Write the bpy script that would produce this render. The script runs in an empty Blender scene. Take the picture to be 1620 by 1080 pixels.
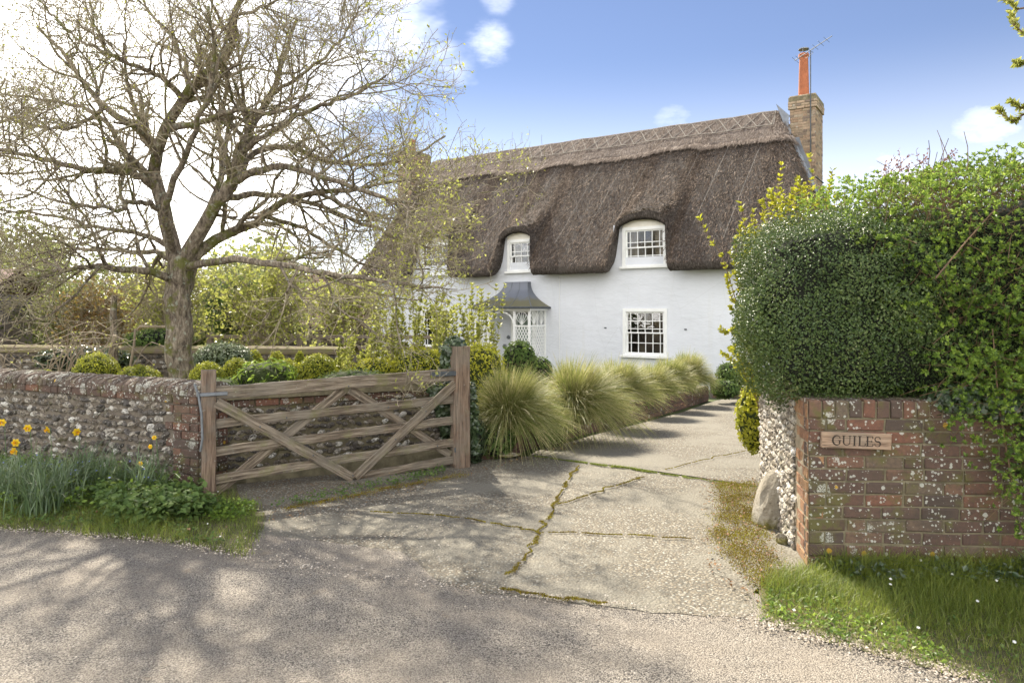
import bpy, math, random
import numpy as np
from mathutils import Vector, Matrix

random.seed(7)
RNG = np.random.default_rng(11)
scene = bpy.context.scene
COL = scene.collection
RAD = math.radians

# ------------------------------------------------------------------ camera, sky, sun, exposure
EYE = 1.54
F = 1125.0            # focal length in photo pixels (1620 wide)
HZ = 492.0            # horizon row
cam_d = bpy.data.cameras.new('camera')
cam = bpy.data.objects.new('camera', cam_d)
COL.objects.link(cam)
cam.location = (0, 0, EYE)
cam.rotation_euler = (RAD(90), 0, 0)
cam_d.sensor_width = 36
cam_d.lens = 25
cam_d.shift_y = -(540 - HZ) / 1620
cam_d.clip_end = 3000
scene.camera = cam

SUN_AZ = RAD(-19)      # from +Y, negative = to the left
SUN_EL = RAD(45)
sun_dir = Vector((math.sin(SUN_AZ) * math.cos(SUN_EL), math.cos(SUN_AZ) * math.cos(SUN_EL), math.sin(SUN_EL)))

world = bpy.data.worlds.new('World')
scene.world = world
world.use_nodes = True
wt = world.node_tree
for n in list(wt.nodes):
    wt.nodes.remove(n)


class NT:
    """Tiny node helper."""
    def __init__(self, tree):
        self.t = tree

    def n(self, kind, **kw):
        nd = self.t.nodes.new(kind)
        ins = kw.pop('ins', {})
        for k, v in kw.items():
            setattr(nd, k, v)
        for k, v in ins.items():
            self.set(nd, k, v)
        return nd

    def set(self, nd, k, v):
        sock = nd.inputs[k]
        if isinstance(v, bpy.types.NodeSocket):
            self.t.links.new(v, sock)
        elif isinstance(v, bpy.types.Node):
            self.t.links.new(v.outputs[0], sock)
        elif isinstance(v, (tuple, list)) and len(v) == 3 and sock.type == 'RGBA':
            sock.default_value = (*v, 1)
        else:
            sock.default_value = v

    def math(self, op, a, b=0.0, c=None, clamp=False):
        nd = self.n('ShaderNodeMath', operation=op, use_clamp=clamp)
        self.set(nd, 0, a)
        self.set(nd, 1, b)
        if c is not None:
            self.set(nd, 2, c)
        return nd.outputs[0]

    def mix(self, fac, a, b, blend='MIX'):
        nd = self.n('ShaderNodeMix', data_type='RGBA', blend_type=blend)
        self.set(nd, 0, fac)
        self.set(nd, 6, a)
        self.set(nd, 7, b)
        return nd.outputs[2]

    def ramp(self, fac, stops, interp='LINEAR'):
        nd = self.n('ShaderNodeValToRGB')
        cr = nd.color_ramp
        cr.interpolation = interp
        while len(cr.elements) < len(stops):
            cr.elements.new(0.5)
        for e, (p, c) in zip(cr.elements, stops):
            e.position = p
            e.color = (*c, 1) if len(c) == 3 else c
        self.set(nd, 0, fac)
        return nd.outputs[0]

    def noise(self, vec, scale, detail=4, rough=0.6, out=0, dist=0.0):
        nd = self.n('ShaderNodeTexNoise')
        if vec is not None:
            self.set(nd, 'Vector', vec)
        nd.inputs['Scale'].default_value = scale
        nd.inputs['Detail'].default_value = detail
        nd.inputs['Roughness'].default_value = rough
        nd.inputs['Distortion'].default_value = dist
        return nd.outputs[out]

    def voro(self, vec, scale, out='Distance', feature='F1', rand=1.0):
        nd = self.n('ShaderNodeTexVoronoi', feature=feature)
        if vec is not None:
            self.set(nd, 'Vector', vec)
        nd.inputs['Scale'].default_value = scale
        nd.inputs['Randomness'].default_value = rand
        return nd.outputs[out]

    def step(self, v, lo, hi):
        nd = self.n('ShaderNodeMapRange', interpolation_type='SMOOTHSTEP')
        self.set(nd, 0, v)
        nd.inputs[1].default_value = lo
        nd.inputs[2].default_value = hi
        return nd.outputs[0]

    def scalev(self, vec, s):
        nd = self.n('ShaderNodeVectorMath', operation='MULTIPLY')
        self.set(nd, 0, vec)
        nd.inputs[1].default_value = s
        return nd.outputs[0]


W = NT(wt)
sky = W.n('ShaderNodeTexSky', sky_type='NISHITA')
sky.sun_disc = False
sky.sun_elevation = SUN_EL
sky.sun_rotation = SUN_AZ
sky.air_density = 1.0
sky.dust_density = 0.0
sky.ozone_density = 3.0
tc = W.n('ShaderNodeTexCoord')
gen = tc.outputs['Generated']


def toward(az, el):
    """cosine of the angle to a compass direction (az from +Y, negative = left)"""
    d = W.n('ShaderNodeVectorMath', operation='DOT_PRODUCT')
    W.set(d, 0, gen)
    az, el = RAD(az), RAD(el)
    d.inputs[1].default_value = (math.sin(az) * math.cos(el), math.cos(az) * math.cos(el), math.sin(el))
    return d.outputs['Value']


# thin cloud round the sun, added fill cloud over the unseen sky, a clear part ahead to the right
veil_n = W.noise(W.scalev(gen, (1, 1, 2.0)), 2.4, 6, 0.6)
veil = W.step(W.math('ADD', toward(-42, 18), W.math('MULTIPLY', W.math('SUBTRACT', veil_n, 0.5), 0.36)), 0.84, 0.99)
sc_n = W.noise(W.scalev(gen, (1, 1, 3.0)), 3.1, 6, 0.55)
fill_bank = W.step(toward(20, 30), 0.45, -0.2)          # unseen cloud bank added outside the view to lift the ambient light
scr = W.math('MULTIPLY', W.step(W.math('ADD', sc_n, W.math('MULTIPLY', fill_bank, 0.18)), 0.58, 0.70), W.step(fill_bank, 0.0, 0.5))
wis_n = W.noise(W.scalev(gen, (1, 1, 2.4)), 14.0, 8, 0.62)
for az_, el_, r_, k_ in ((-1.9, 20.6, 2.4, 0.11), (-1.2, 23.8, 1.8, 0.08), (12.8, 14.4, 2.4, 0.06), (33.8, 11.6, 3.4, 0.10), (28.3, 8.0, 4.6, 0.16)):
    c_ = W.step(toward(az_, el_), math.cos(RAD(r_)), math.cos(RAD(r_ * 0.1)))
    c_ = W.math('MULTIPLY', c_, W.step(W.math('ADD', W.math('MULTIPLY', c_, 0.30), W.math('SUBTRACT', wis_n, 0.5)), 0.02, 0.42))
    scr = W.math('MAXIMUM', scr, W.math('MULTIPLY', c_, k_ * 2.0))
low = W.n('ShaderNodeSeparateXYZ')
W.set(low, 0, gen)
hazeb = W.math('MULTIPLY', W.step(low.outputs[2], 0.34, -0.02), 0.30)
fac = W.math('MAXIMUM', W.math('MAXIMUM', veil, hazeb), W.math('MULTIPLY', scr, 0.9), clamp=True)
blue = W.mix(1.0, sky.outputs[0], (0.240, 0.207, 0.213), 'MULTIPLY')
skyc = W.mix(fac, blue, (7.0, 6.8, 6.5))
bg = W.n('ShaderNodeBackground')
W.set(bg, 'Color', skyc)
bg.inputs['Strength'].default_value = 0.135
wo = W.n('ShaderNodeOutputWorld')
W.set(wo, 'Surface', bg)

sl = bpy.data.lights.new('sun', 'SUN')
sl.energy = 2.6
sl.angle = RAD(0.8)
sl.color = (1.0, 0.91, 0.76)
so = bpy.data.objects.new('sun', sl)
COL.objects.link(so)
so.rotation_euler = sun_dir.to_track_quat('Z', 'Y').to_euler()

scene.view_settings.view_transform = 'Standard'
scene.view_settings.look = 'None'
scene.view_settings.gamma = 1
scene.view_settings.use_curve_mapping = False
scene.view_settings.exposure = 2.16
scene.cycles.use_denoising = True
scene.cycles.max_bounces = 8
scene.cycles.transparent_max_bounces = 12


# ------------------------------------------------------------------ placing helpers
def terrain(y):
    if y < 7:
        return 0.0
    if y < 18:
        return -0.04 * (y - 7)
    if y < 32:
        return -0.44 - 0.04 * (y - 18)
    return -1.0


def P(px, py, Y):
    return Vector(((px - 810) / F * Y, Y, EYE - (py - HZ) / F * Y))


def G(px, py):
    """pixel on the ground -> point on the terrain"""
    k = (py - HZ) / F
    Y = EYE / k
    for _ in range(30):
        Y = (EYE - terrain(Y)) / k
    return Vector(((px - 810) / F * Y, Y, terrain(Y)))


# ------------------------------------------------------------------ object helpers
def link(o, parent=None):
    COL.objects.link(o)
    if parent is not None:
        o.parent = parent
    return o


def props(o, label=None, cat=None, group=None, kind=None):
    if label:
        o['label'] = label
    if cat:
        o['category'] = cat
    if group:
        o['group'] = group
    if kind:
        o['kind'] = kind
    return o


def empty(name, loc=(0, 0, 0), rz=0.0, label=None, cat=None, group=None):
    o = bpy.data.objects.new(name, None)
    o.empty_display_size = 0.2
    link(o)
    o.location = loc
    o.rotation_euler = (0, 0, rz)
    return props(o, label, cat, group)


def mesh_raw(name, verts, faces, mat=None, smooth=False):
    """verts (N,3); faces = list of lists or (M,k) array"""
    me = bpy.data.meshes.new(name)
    verts = np.asarray(verts, dtype=np.float32)
    if isinstance(faces, np.ndarray):
        M, k = faces.shape
        me.vertices.add(len(verts))
        me.vertices.foreach_set('co', verts.ravel())
        me.loops.add(M * k)
        me.loops.foreach_set('vertex_index', faces.astype(np.int32).ravel())
        me.polygons.add(M)
        me.polygons.foreach_set('loop_start', np.arange(0, M * k, k, dtype=np.int32))
        me.polygons.foreach_set('use_smooth', np.full(M, smooth))
        me.update(calc_edges=True)
    else:
        me.from_pydata([tuple(map(float, v)) for v in verts], [], faces)
        if smooth:
            me.polygons.foreach_set('use_smooth', [True] * len(me.polygons))
        me.update()
    if mat is not None:
        me.materials.append(mat)
    return me


def obj(name, me, parent=None, **kw):
    o = bpy.data.objects.new(name, me)
    link(o, parent)
    return props(o, **kw)


class MB:
    """collects shapes into one mesh"""
    def __init__(self):
        self.v, self.f = [], []

    def add(self, verts, faces):
        b = len(self.v)
        self.v += [tuple(v) for v in verts]
        self.f += [[b + i for i in f] for f in faces]
        return self

    def box(self, x0, x1, y0, y1, z0, z1):
        v = [(x, y, z) for x in (x0, x1) for y in (y0, y1) for z in (z0, z1)]
        return self.add(v, [[0, 1, 3, 2], [4, 6, 7, 5], [0, 4, 5, 1], [2, 3, 7, 6], [0, 2, 6, 4], [1, 5, 7, 3]])

    def cbox(self, x0, x1, y0, y1, z0, z1, c):
        """box with chamfered edges"""
        vs, idx = [], {}
        X, Y, Z = (x0, x1), (y0, y1), (z0, z1)
        for i in (0, 1):
            for j in (0, 1):
                for k in (0, 1):
                    sx, sy, sz = (1 if i == 0 else -1), (1 if j == 0 else -1), (1 if k == 0 else -1)
                    for a in range(3):
                        idx[(i, j, k, a)] = len(vs)
                        vs.append((X[i] + (0 if a == 0 else sx * c), Y[j] + (0 if a == 1 else sy * c), Z[k] + (0 if a == 2 else sz * c)))
        fs = []
        I = lambda i, j, k, a: idx[(i, j, k, a)]
        for i in (0, 1):
            q = [I(i, 0, 0, 0), I(i, 1, 0, 0), I(i, 1, 1, 0), I(i, 0, 1, 0)]
            fs.append(q if i else q[::-1])
            q = [I(0, i, 0, 1), I(1, i, 0, 1), I(1, i, 1, 1), I(0, i, 1, 1)]
            fs.append(q[::-1] if i else q)
            q = [I(0, 0, i, 2), I(1, 0, i, 2), I(1, 1, i, 2), I(0, 1, i, 2)]
            fs.append(q if i else q[::-1])
        for i in (0, 1):
            for j in (0, 1):
                q = [I(i, j, 0, 0), I(i, j, 1, 0), I(i, j, 1, 1), I(i, j, 0, 1)]
                fs.append(q if (i ^ j) else q[::-1])
                q = [I(0, i, j, 1), I(1, i, j, 1), I(1, i, j, 2), I(0, i, j, 2)]
                fs.append(q if (i ^ j) else q[::-1])
                q = [I(i, 0, j, 0), I(i, 1, j, 0), I(i, 1, j, 2), I(i, 0, j, 2)]
                fs.append(q[::-1] if (i ^ j) else q)
                for k in (0, 1):
                    t = [I(i, j, k, 0), I(i, j, k, 1), I(i, j, k, 2)]
                    fs.append(t if ((i + j + k) % 2) else t[::-1])
        return self.add(vs, fs)

    def tube(self, pts, r, sides=8, caps=True):
        pts = [Vector(p) for p in pts]
        rs = r if isinstance(r, (list, tuple)) else [r] * len(pts)
        b = len(self.v)
        ref = Vector((0.31, 0.17, 0.93)).normalized()
        for i, p in enumerate(pts):
            t = (pts[min(i + 1, len(pts) - 1)] - pts[max(i - 1, 0)]).normalized()
            a = t.cross(ref)
            if a.length < 0.05:
                a = t.cross(Vector((1, 0, 0)))
            a.normalize()
            c = t.cross(a)
            for s in range(sides):
                w = 2 * math.pi * s / sides
                self.v.append(tuple(p + (a * math.cos(w) + c * math.sin(w)) * rs[i]))
        for i in range(len(pts) - 1):
            for s in range(sides):
                s2 = (s + 1) % sides
                self.f.append([b + i * sides + s, b + i * sides + s2, b + (i + 1) * sides + s2, b + (i + 1) * sides + s])
        if caps:
            self.f.append([b + s for s in range(sides)][::-1])
            e = b + (len(pts) - 1) * sides
            self.f.append([e + s for s in range(sides)])
        return self

    def prism(self, poly, z0, z1):
        n = len(poly)
        v = [(x, y, z0) for x, y in poly] + [(x, y, z1) for x, y in poly]
        return self.add(v, [list(range(n))[::-1], [n + i for i in range(n)]] + [[i, (i + 1) % n, n + (i + 1) % n, n + i] for i in range(n)])

    def mesh(self, name, mat, smooth=False):
        return mesh_raw(name, self.v, self.f, mat, smooth)

    def build(self, name, mat, parent=None, smooth=False, **kw):
        return obj(name, self.mesh(name, mat, smooth), parent, **kw)


def tubes_batch(Pn, Rn, sides):
    """Pn (T,n,3), Rn (T,n) -> verts, quad faces"""
    T, n, _ = Pn.shape
    tan = np.empty_like(Pn)
    tan[:, 1:-1] = Pn[:, 2:] - Pn[:, :-2]
    tan[:, 0] = Pn[:, 1] - Pn[:, 0]
    tan[:, -1] = Pn[:, -1] - Pn[:, -2]
    tan /= np.linalg.norm(tan, axis=2, keepdims=True) + 1e-9
    ref = np.zeros_like(tan)
    ref[...] = np.array([0.31, 0.17, 0.93])
    a = np.cross(tan, ref)
    a /= np.linalg.norm(a, axis=2, keepdims=True) + 1e-6
    b = np.cross(tan, a)
    ang = np.arange(sides) * 2 * np.pi / sides
    ring = a[:, :, None, :] * np.cos(ang)[None, None, :, None] + b[:, :, None, :] * np.sin(ang)[None, None, :, None]
    V = Pn[:, :, None, :] + ring * Rn[:, :, None, None]
    i = np.arange(n - 1)[:, None]
    s = np.arange(sides)[None, :]
    s2 = (s + 1) % sides
    q = np.stack([i * sides + s, i * sides + s2, (i + 1) * sides + s2, (i + 1) * sides + s], -1).reshape(-1, 4)
    Fc = (np.arange(T)[:, None, None] * n * sides + q[None]).reshape(-1, 4)
    return V.reshape(-1, 3), Fc


def join_np(parts):
    vs, fs, b = [], [], 0
    for v, f in parts:
        vs.append(v)
        fs.append(f + b)
        b += len(v)
    return np.concatenate(vs), np.concatenate(fs)


def unit(v):
    return v / (np.linalg.norm(v, axis=-1, keepdims=True) + 1e-9)


def spawn(Pn, Rn, count, tmin, lmin, lmax, n, spread=0.8, up=0.1, wig=0.16, rscale=0.6, rtip=0.25, rng=RNG, taper_len=True, fwd=0.7):
    """children of a batch of branches"""
    T, m, _ = Pn.shape
    K = T * count
    src = np.repeat(np.arange(T), count)
    t = tmin + (1 - tmin) * rng.random(K) ** 0.85
    x = t * (m - 1)
    i = np.minimum(x.astype(int), m - 2)
    fr = (x - i)[:, None]
    p0 = Pn[src, i] * (1 - fr) + Pn[src, i + 1] * fr
    tan = unit(Pn[src, i + 1] - Pn[src, i])
    r0 = (Rn[src, i] * (1 - fr[:, 0]) + Rn[src, i + 1] * fr[:, 0]) * rscale
    rnd = rng.normal(size=(K, 3))
    perp = unit(rnd - (rnd * tan).sum(1, keepdims=True) * tan)
    d = unit(tan * fwd + perp * spread + np.array([0, 0, up]))
    L = (lmin + (lmax - lmin) * rng.random(K))
    if taper_len:
        L = L * (1.15 - 0.55 * t)
    out = np.empty((K, n, 3))
    out[:, 0] = p0
    step = (L / (n - 1))[:, None]
    for k in range(1, n):
        d = unit(d + rng.normal(size=(K, 3)) * wig + np.array([0, 0, up * 0.25]))
        out[:, k] = out[:, k - 1] + d * step
    w = np.linspace(1, rtip, n)[None]
    return out, r0[:, None] * w


def kites(pos, nrm, size, aspect=0.55, fold=0.25, rng=RNG, dirs=None, tip=0.0):
    """folded four-corner leaves. pos (N,3), nrm (N,3) leaf normal, size (N,)"""
    N = len(pos)
    if dirs is None:
        r = rng.normal(size=(N, 3))
        dirs = unit(r - (r * nrm).sum(1, keepdims=True) * nrm)
    side = np.cross(nrm, dirs)
    s = np.asarray(size).reshape(-1, 1) * np.ones((N, 1))
    a = pos
    l = pos + dirs * s * 0.5 + side * s * aspect * 0.5 + nrm * s * fold * 0.5
    t = pos + dirs * s - nrm * s * tip
    rr = pos + dirs * s * 0.5 - side * s * aspect * 0.5 + nrm * s * fold * 0.5
    V = np.stack([a, rr, t, l], 1).reshape(-1, 3)
    b = np.arange(N)[:, None] * 4
    Fc = np.concatenate([b + np.array([[0, 1, 2]]), b + np.array([[0, 2, 3]])], 1).reshape(-1, 3)
    return V, Fc


def blades(base, h, lean, width, rng=RNG, segs=2, droop=0.6, az=None):
    """grass blades: base (N,3); h (N,), lean (N,) horizontal reach as a share of h"""
    N = len(base)
    if az is None:
        az = rng.random(N) * 2 * np.pi
    d = np.stack([np.cos(az), np.sin(az), np.zeros(N)], 1)
    s = np.stack([-np.sin(az + rng.normal(size=N) * 0.6), np.cos(az), np.zeros(N)], 1)
    s = unit(s)
    rows = []
    for k in range(segs + 1):
        u = k / segs
        c = base + d * (h * lean * u ** 1.7)[:, None]
        c[:, 2] += h * (u - droop * lean * u ** 3 * 0.5)
        w = width * (1 - u) ** 0.7
        if k < segs:
            rows += [c - s * w[:, None] * 0.5, c + s * w[:, None] * 0.5]
        else:
            rows += [c]
    V = np.stack(rows, 1)
    m = V.shape[1]
    fs = []
    for k in range(segs - 1):
        fs += [[2 * k, 2 * k + 1, 2 * k + 3], [2 * k, 2 * k + 3, 2 * k + 2]]
    fs += [[2 * (segs - 1), 2 * (segs - 1) + 1, 2 * segs]]
    fs = np.array(fs)
    Fc = (np.arange(N)[:, None, None] * m + fs[None]).reshape(-1, 3)
    return V.reshape(-1, 3), Fc


# ------------------------------------------------------------------ materials
MATS = {}


def new_mat(name):
    m = bpy.data.materials.new(name)
    m.use_nodes = True
    t = m.node_tree
    for n in list(t.nodes):
        t.nodes.remove(n)
    N = NT(t)
    out = N.n('ShaderNodeOutputMaterial')
    bs = N.n('ShaderNodeBsdfPrincipled')
    t.links.new(bs.outputs[0], out.inputs[0])
    return m, N, bs, out


def bump(N, bs, h, strength=0.5, dist=0.01):
    b = N.n('ShaderNodeBump')
    b.inputs['Strength'].default_value = strength
    b.inputs['Distance'].default_value = dist
    N.set(b, 'Height', h)
    N.set(bs, 'Normal', b)


def wpos(N):
    return N.n('ShaderNodeNewGeometry').outputs['Position']


def prand(N):
    a = N.n('ShaderNodeObjectInfo').outputs['Random']
    b = N.n('ShaderNodeNewGeometry').outputs['Random Per Island']
    return N.math('FRACT', N.math('ADD', a, b))


def leaf_mat(name, stops, trans=0.4, rough=0.45, spec=0.5):
    m, N, bs, out = new_mat(name)
    r = N.n('ShaderNodeNewGeometry').outputs['Random Per Island']
    big = N.noise(wpos(N), 3.0, 2)
    v = N.math('ADD', N.math('MULTIPLY', r, 0.75), N.math('MULTIPLY', N.math('SUBTRACT', big, 0.35), 0.7), clamp=True)
    c = N.ramp(v, stops)
    N.set(bs, 'Base Color', c)
    bs.inputs['Roughness'].default_value = rough
    bs.inputs['Specular IOR Level'].default_value = spec
    tr = N.n('ShaderNodeBsdfTranslucent')
    N.set(tr, 'Color', N.mix(0.2, c, (0.5, 0.55, 0.12), 'MIX'))
    mx = N.n('ShaderNodeMixShader')
    mx.inputs[0].default_value = trans
    N.t.links.new(bs.outputs[0], mx.inputs[1])
    N.t.links.new(tr.outputs[0], mx.inputs[2])
    N.t.links.new(mx.outputs[0], out.inputs[0])
    return m


def lichen(N, p, col, amount=0.5, scale=22, white=(0.56, 0.55, 0.50)):
    """round pale lichen spots of mixed size over a base colour"""
    wob = N.n('ShaderNodeVectorMath', operation='ADD')
    N.set(wob, 0, p)
    N.set(wob, 1, N.scalev(N.noise(p, 90, 3, out=1), (0.016, 0.016, 0.016)))

    def spots(sc, power, rmax, chan):
        v = N.n('ShaderNodeTexVoronoi')
        N.set(v, 'Vector', wob)
        v.inputs['Scale'].default_value = sc
        sep = N.n('ShaderNodeSeparateColor')
        N.set(sep, 0, v.outputs['Color'])
        rad = N.math('MULTIPLY', N.math('POWER', sep.outputs[chan], power), rmax)
        return v, sep, rad
    patch = N.step(N.noise(p, 4.3, 5, 0.65), 0.60 - amount * 0.17, 0.74 - amount * 0.16)
    v, sep, rad = spots(scale * 2.6, 2.4, 0.50, 0)
    on = N.math('LESS_THAN', v.outputs['Distance'], N.math('MULTIPLY', rad, N.math('ADD', patch, 0.10)))
    v1, sep1, rad1 = spots(scale * 1.3, 3.4, 0.42, 1)
    on1 = N.math('LESS_THAN', v1.outputs['Distance'], N.math('MULTIPLY', rad1, N.math('ADD', patch, 0.08)))
    v2, sep2, rad2 = spots(scale * 0.36, 3.0, 0.50, 1)
    gran = N.step(N.noise(p, 120, 3, 0.7), 0.44, 0.54)
    big = N.math('MULTIPLY', N.math('LESS_THAN', N.math('ADD', v2.outputs['Distance'], N.math('MULTIPLY', N.noise(p, 60, 4, 0.7), 0.30)), N.math('ADD', rad2, N.math('MULTIPLY', patch, 0.20))), gran)
    on = N.math('MAXIMUM', on, on1)
    m = N.math('MAXIMUM', on, big)
    lc = N.mix(N.noise(p, 30, 3), white, (0.42, 0.45, 0.38))
    c = N.mix(N.math('MULTIPLY', m, N.math('ADD', 0.25, N.math('MULTIPLY', N.noise(p, 150, 4, 0.8), 1.0)), clamp=True), col, lc)
    yel = N.math('MULTIPLY', N.math('LESS_THAN', v2.outputs['Distance'], 0.13), N.math('GREATER_THAN', sep2.outputs[2], 0.86))
    return N.mix(yel, c, (0.42, 0.26, 0.03)), m


def brick_mat(name, stops, lich=0.5, moss=0.25):
    m, N, bs, out = new_mat(name)
    p = wpos(N)
    c = N.ramp(prand(N), stops)
    n1 = N.noise(p, 45, 5, 0.7)
    c = N.mix(N.math('MULTIPLY', N.step(n1, 0.35, 0.7), 0.55), c, (0.055, 0.04, 0.035))
    c = N.mix(N.math('MULTIPLY', N.step(N.noise(p, 1.9, 5, 0.7), 0.48, 0.66), 0.5 * min(1, moss * 2)), c, (0.05, 0.042, 0.034))
    c = N.mix(N.math('MULTIPLY', N.step(N.noise(p, 5.5, 5, 0.7), 0.50, 0.66), moss), c, (0.105, 0.10, 0.03))
    if lich:
        c, lm = lichen(N, p, c, lich)
    N.set(bs, 'Base Color', c)
    bs.inputs['Roughness'].default_value = 0.9
    bump(N, bs, N.noise(p, 130, 5, 0.75), 0.8, 0.006)
    return m


def mat_simple(name, col, rough=0.8, var=0.0, scale=20, bumpk=0.0, metal=0.0, bscale=None, col2=None, spec=0.5):
    m, N, bs, out = new_mat(name)
    p = wpos(N)
    c2 = col2 or tuple(x * (1 - var) for x in col)
    c = N.mix(N.step(N.noise(p, scale, 5, 0.65), 0.3, 0.7), col, c2)
    N.set(bs, 'Base Color', c)
    bs.inputs['Roughness'].default_value = rough
    bs.inputs['Metallic'].default_value = metal
    bs.inputs['Specular IOR Level'].default_value = spec
    if bumpk:
        bump(N, bs, N.noise(p, bscale or scale * 3, 5, 0.7), bumpk, 0.01)
    return m


# bricks
MATS['brick'] = brick_mat('old_red_brick', [(0, (0.10, 0.062, 0.046)), (0.3, (0.145, 0.082, 0.058)), (0.55, (0.085, 0.062, 0.048)), (0.82, (0.20, 0.09, 0.055)), (1, (0.14, 0.11, 0.075))], 1.35, 0.85)
MATS['brick_orange'] = brick_mat('buff_orange_brick', [(0, (0.33, 0.17, 0.08)), (0.5, (0.38, 0.22, 0.11)), (1, (0.27, 0.13, 0.07))], 0.2, 0.2)
MATS['brick_chimney'] = brick_mat('chimney_brick', [(0, (0.34, 0.23, 0.15)), (0.3, (0.48, 0.35, 0.24)), (0.6, (0.42, 0.32, 0.22)), (0.85, (0.20, 0.15, 0.12)), (1, (0.56, 0.46, 0.33))], 0.15, 0.1)
MATS['brick_low'] = brick_mat('low_wall_brick', [(0, (0.15, 0.08, 0.06)), (0.5, (0.20, 0.10, 0.075)), (1, (0.13, 0.085, 0.06))], 0.2, 0.5)
MATS['coping'] = brick_mat('coping_brick', [(0, (0.115, 0.085, 0.065)), (0.4, (0.15, 0.105, 0.08)), (0.75, (0.10, 0.08, 0.065)), (1, (0.19, 0.135, 0.10))], 1.9, 0.5)
MATS['mortar'] = mat_simple('lime_mortar', (0.23, 0.20, 0.125), 0.95, 0.5, 9, 0.8, bscale=90, col2=(0.12, 0.105, 0.065))
MATS['mortar_light'] = mat_simple('pale_lime_mortar', (0.40, 0.34, 0.24), 0.95, 0.4, 12, 0.9, bscale=90, col2=(0.25, 0.20, 0.13))
MATS['mortar_dark'] = mat_simple('dark_lime_mortar', (0.115, 0.095, 0.075), 0.95, 0.5, 14, 0.9, bscale=80, col2=(0.20, 0.17, 0.13))

# flint
def flint_mat(name, stops, lich):
    m, N, bs, out = new_mat(name)
    p = wpos(N)
    c = N.ramp(prand(N), stops)
    c = N.mix(N.step(N.noise(p, 38, 4, 0.7), 0.42, 0.66), c, (0.07, 0.062, 0.055))
    c = N.mix(N.math('MULTIPLY', N.step(N.noise(p, 60, 3), 0.60, 0.68), lich), c, (0.62, 0.60, 0.54))
    c = N.mix(N.math('MULTIPLY', N.step(N.noise(p, 6, 4), 0.58, 0.70), 0.5), c, (0.13, 0.12, 0.04))
    N.set(bs, 'Base Color', c)
    bs.inputs['Roughness'].default_value = 0.6
    bump(N, bs, N.noise(p, 110, 5, 0.7), 0.9, 0.008)
    return m


MATS['flint'] = flint_mat('flint', [(0, (0.055, 0.048, 0.042)), (0.3, (0.11, 0.093, 0.075)), (0.55, (0.18, 0.145, 0.105)), (0.75, (0.32, 0.28, 0.22)), (0.91, (0.56, 0.53, 0.47)), (1, (0.70, 0.68, 0.62))], 0.7)
MATS['flint_pale'] = flint_mat('pale_flint', [(0, (0.26, 0.22, 0.17)), (0.4, (0.42, 0.36, 0.27)), (0.7, (0.55, 0.50, 0.41)), (1, (0.66, 0.63, 0.57))], 0.4)

m, N, bs, out = new_mat('white_render')
p = wpos(N)
c = N.mix(N.step(N.noise(p, 0.9, 5, 0.6), 0.35, 0.7), (0.69, 0.715, 0.76), (0.64, 0.665, 0.705))
c = N.mix(N.math('MULTIPLY', N.step(N.noise(N.scalev(p, (1, 1, 0.12)), 5.0, 5, 0.7), 0.55, 0.75), 0.35), c, (0.62, 0.63, 0.62))
szz = N.n('ShaderNodeSeparateXYZ'); N.set(szz, 0, p)
damp = N.step(N.math('ADD', szz.outputs[2], N.math('MULTIPLY', N.noise(p, 3.0, 5, 0.7), 0.9)), 0.55, 0.0)
c = N.mix(N.math('MULTIPLY', damp, 0.45), c, (0.47, 0.48, 0.42))
hair = N.voro(N.scalev(p, (1, 1, 1)), 0.9, feature='DISTANCE_TO_EDGE')
c = N.mix(N.math('MULTIPLY', N.step(hair, 0.006, 0.0), 0.25), c, (0.4, 0.4, 0.4))
N.set(bs, 'Base Color', c); bs.inputs['Roughness'].default_value = 0.9
bump(N, bs, N.math('ADD', N.noise(N.scalev(p, (1, 1, 2.2)), 2.2, 4), N.math('MULTIPLY', N.noise(p, 22, 4), 0.12)), 0.55, 0.04)
MATS['render'] = m
MATS['white'] = mat_simple('white_paint', (0.84, 0.85, 0.83), 0.5, 0.07, 5)
MATS['cream'] = mat_simple('cream_panel', (0.76, 0.73, 0.64), 0.7, 0.08, 5)
MATS['lead'] = mat_simple('lead_sheet', (0.20, 0.22, 0.25), 0.5, 0.3, 4, 0.2, 0.3, bscale=20)
MATS['terracotta'] = mat_simple('terracotta', (0.42, 0.14, 0.06), 0.8, 0.3, 6, 0.2)
MATS['steel'] = mat_simple('grey_steel', (0.22, 0.24, 0.26), 0.5, 0.3, 12, 0.2, 0.6)
MATS['iron'] = mat_simple('painted_iron', (0.10, 0.115, 0.13), 0.55, 0.4, 15, 0.2, 0.4)
MATS['green_door'] = mat_simple('green_door_paint', (0.22, 0.29, 0.24), 0.5, 0.1, 5)
MATS['dark_room'] = mat_simple('room_dark', (0.05, 0.045, 0.04), 0.9)
MATS['curtain'] = mat_simple('curtain_cloth', (0.42, 0.37, 0.29), 0.95, 0.3, 9)
MATS['cable'] = mat_simple('black_cable', (0.02, 0.02, 0.022), 0.6)
MATS['letter'] = mat_simple('carved_letter', (0.035, 0.025, 0.018), 0.9)
m, N, bs, out = new_mat('pale_boulder')
p = wpos(N)
c = N.ramp(N.noise(p, 7, 6, 0.7), [(0.3, (0.17, 0.145, 0.105)), (0.5, (0.36, 0.32, 0.25)), (0.7, (0.50, 0.46, 0.38))])
c = N.mix(N.step(N.noise(p, 34, 5, 0.75), 0.56, 0.66), c, (0.16, 0.13, 0.09))
szz = N.n('ShaderNodeSeparateXYZ'); N.set(szz, 0, p)
c = N.mix(N.step(N.math('ADD', szz.outputs[2], N.math('MULTIPLY', N.noise(p, 16, 5, 0.7), 0.22)), 0.19, 0.10), c, (0.19, 0.17, 0.03))
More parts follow.
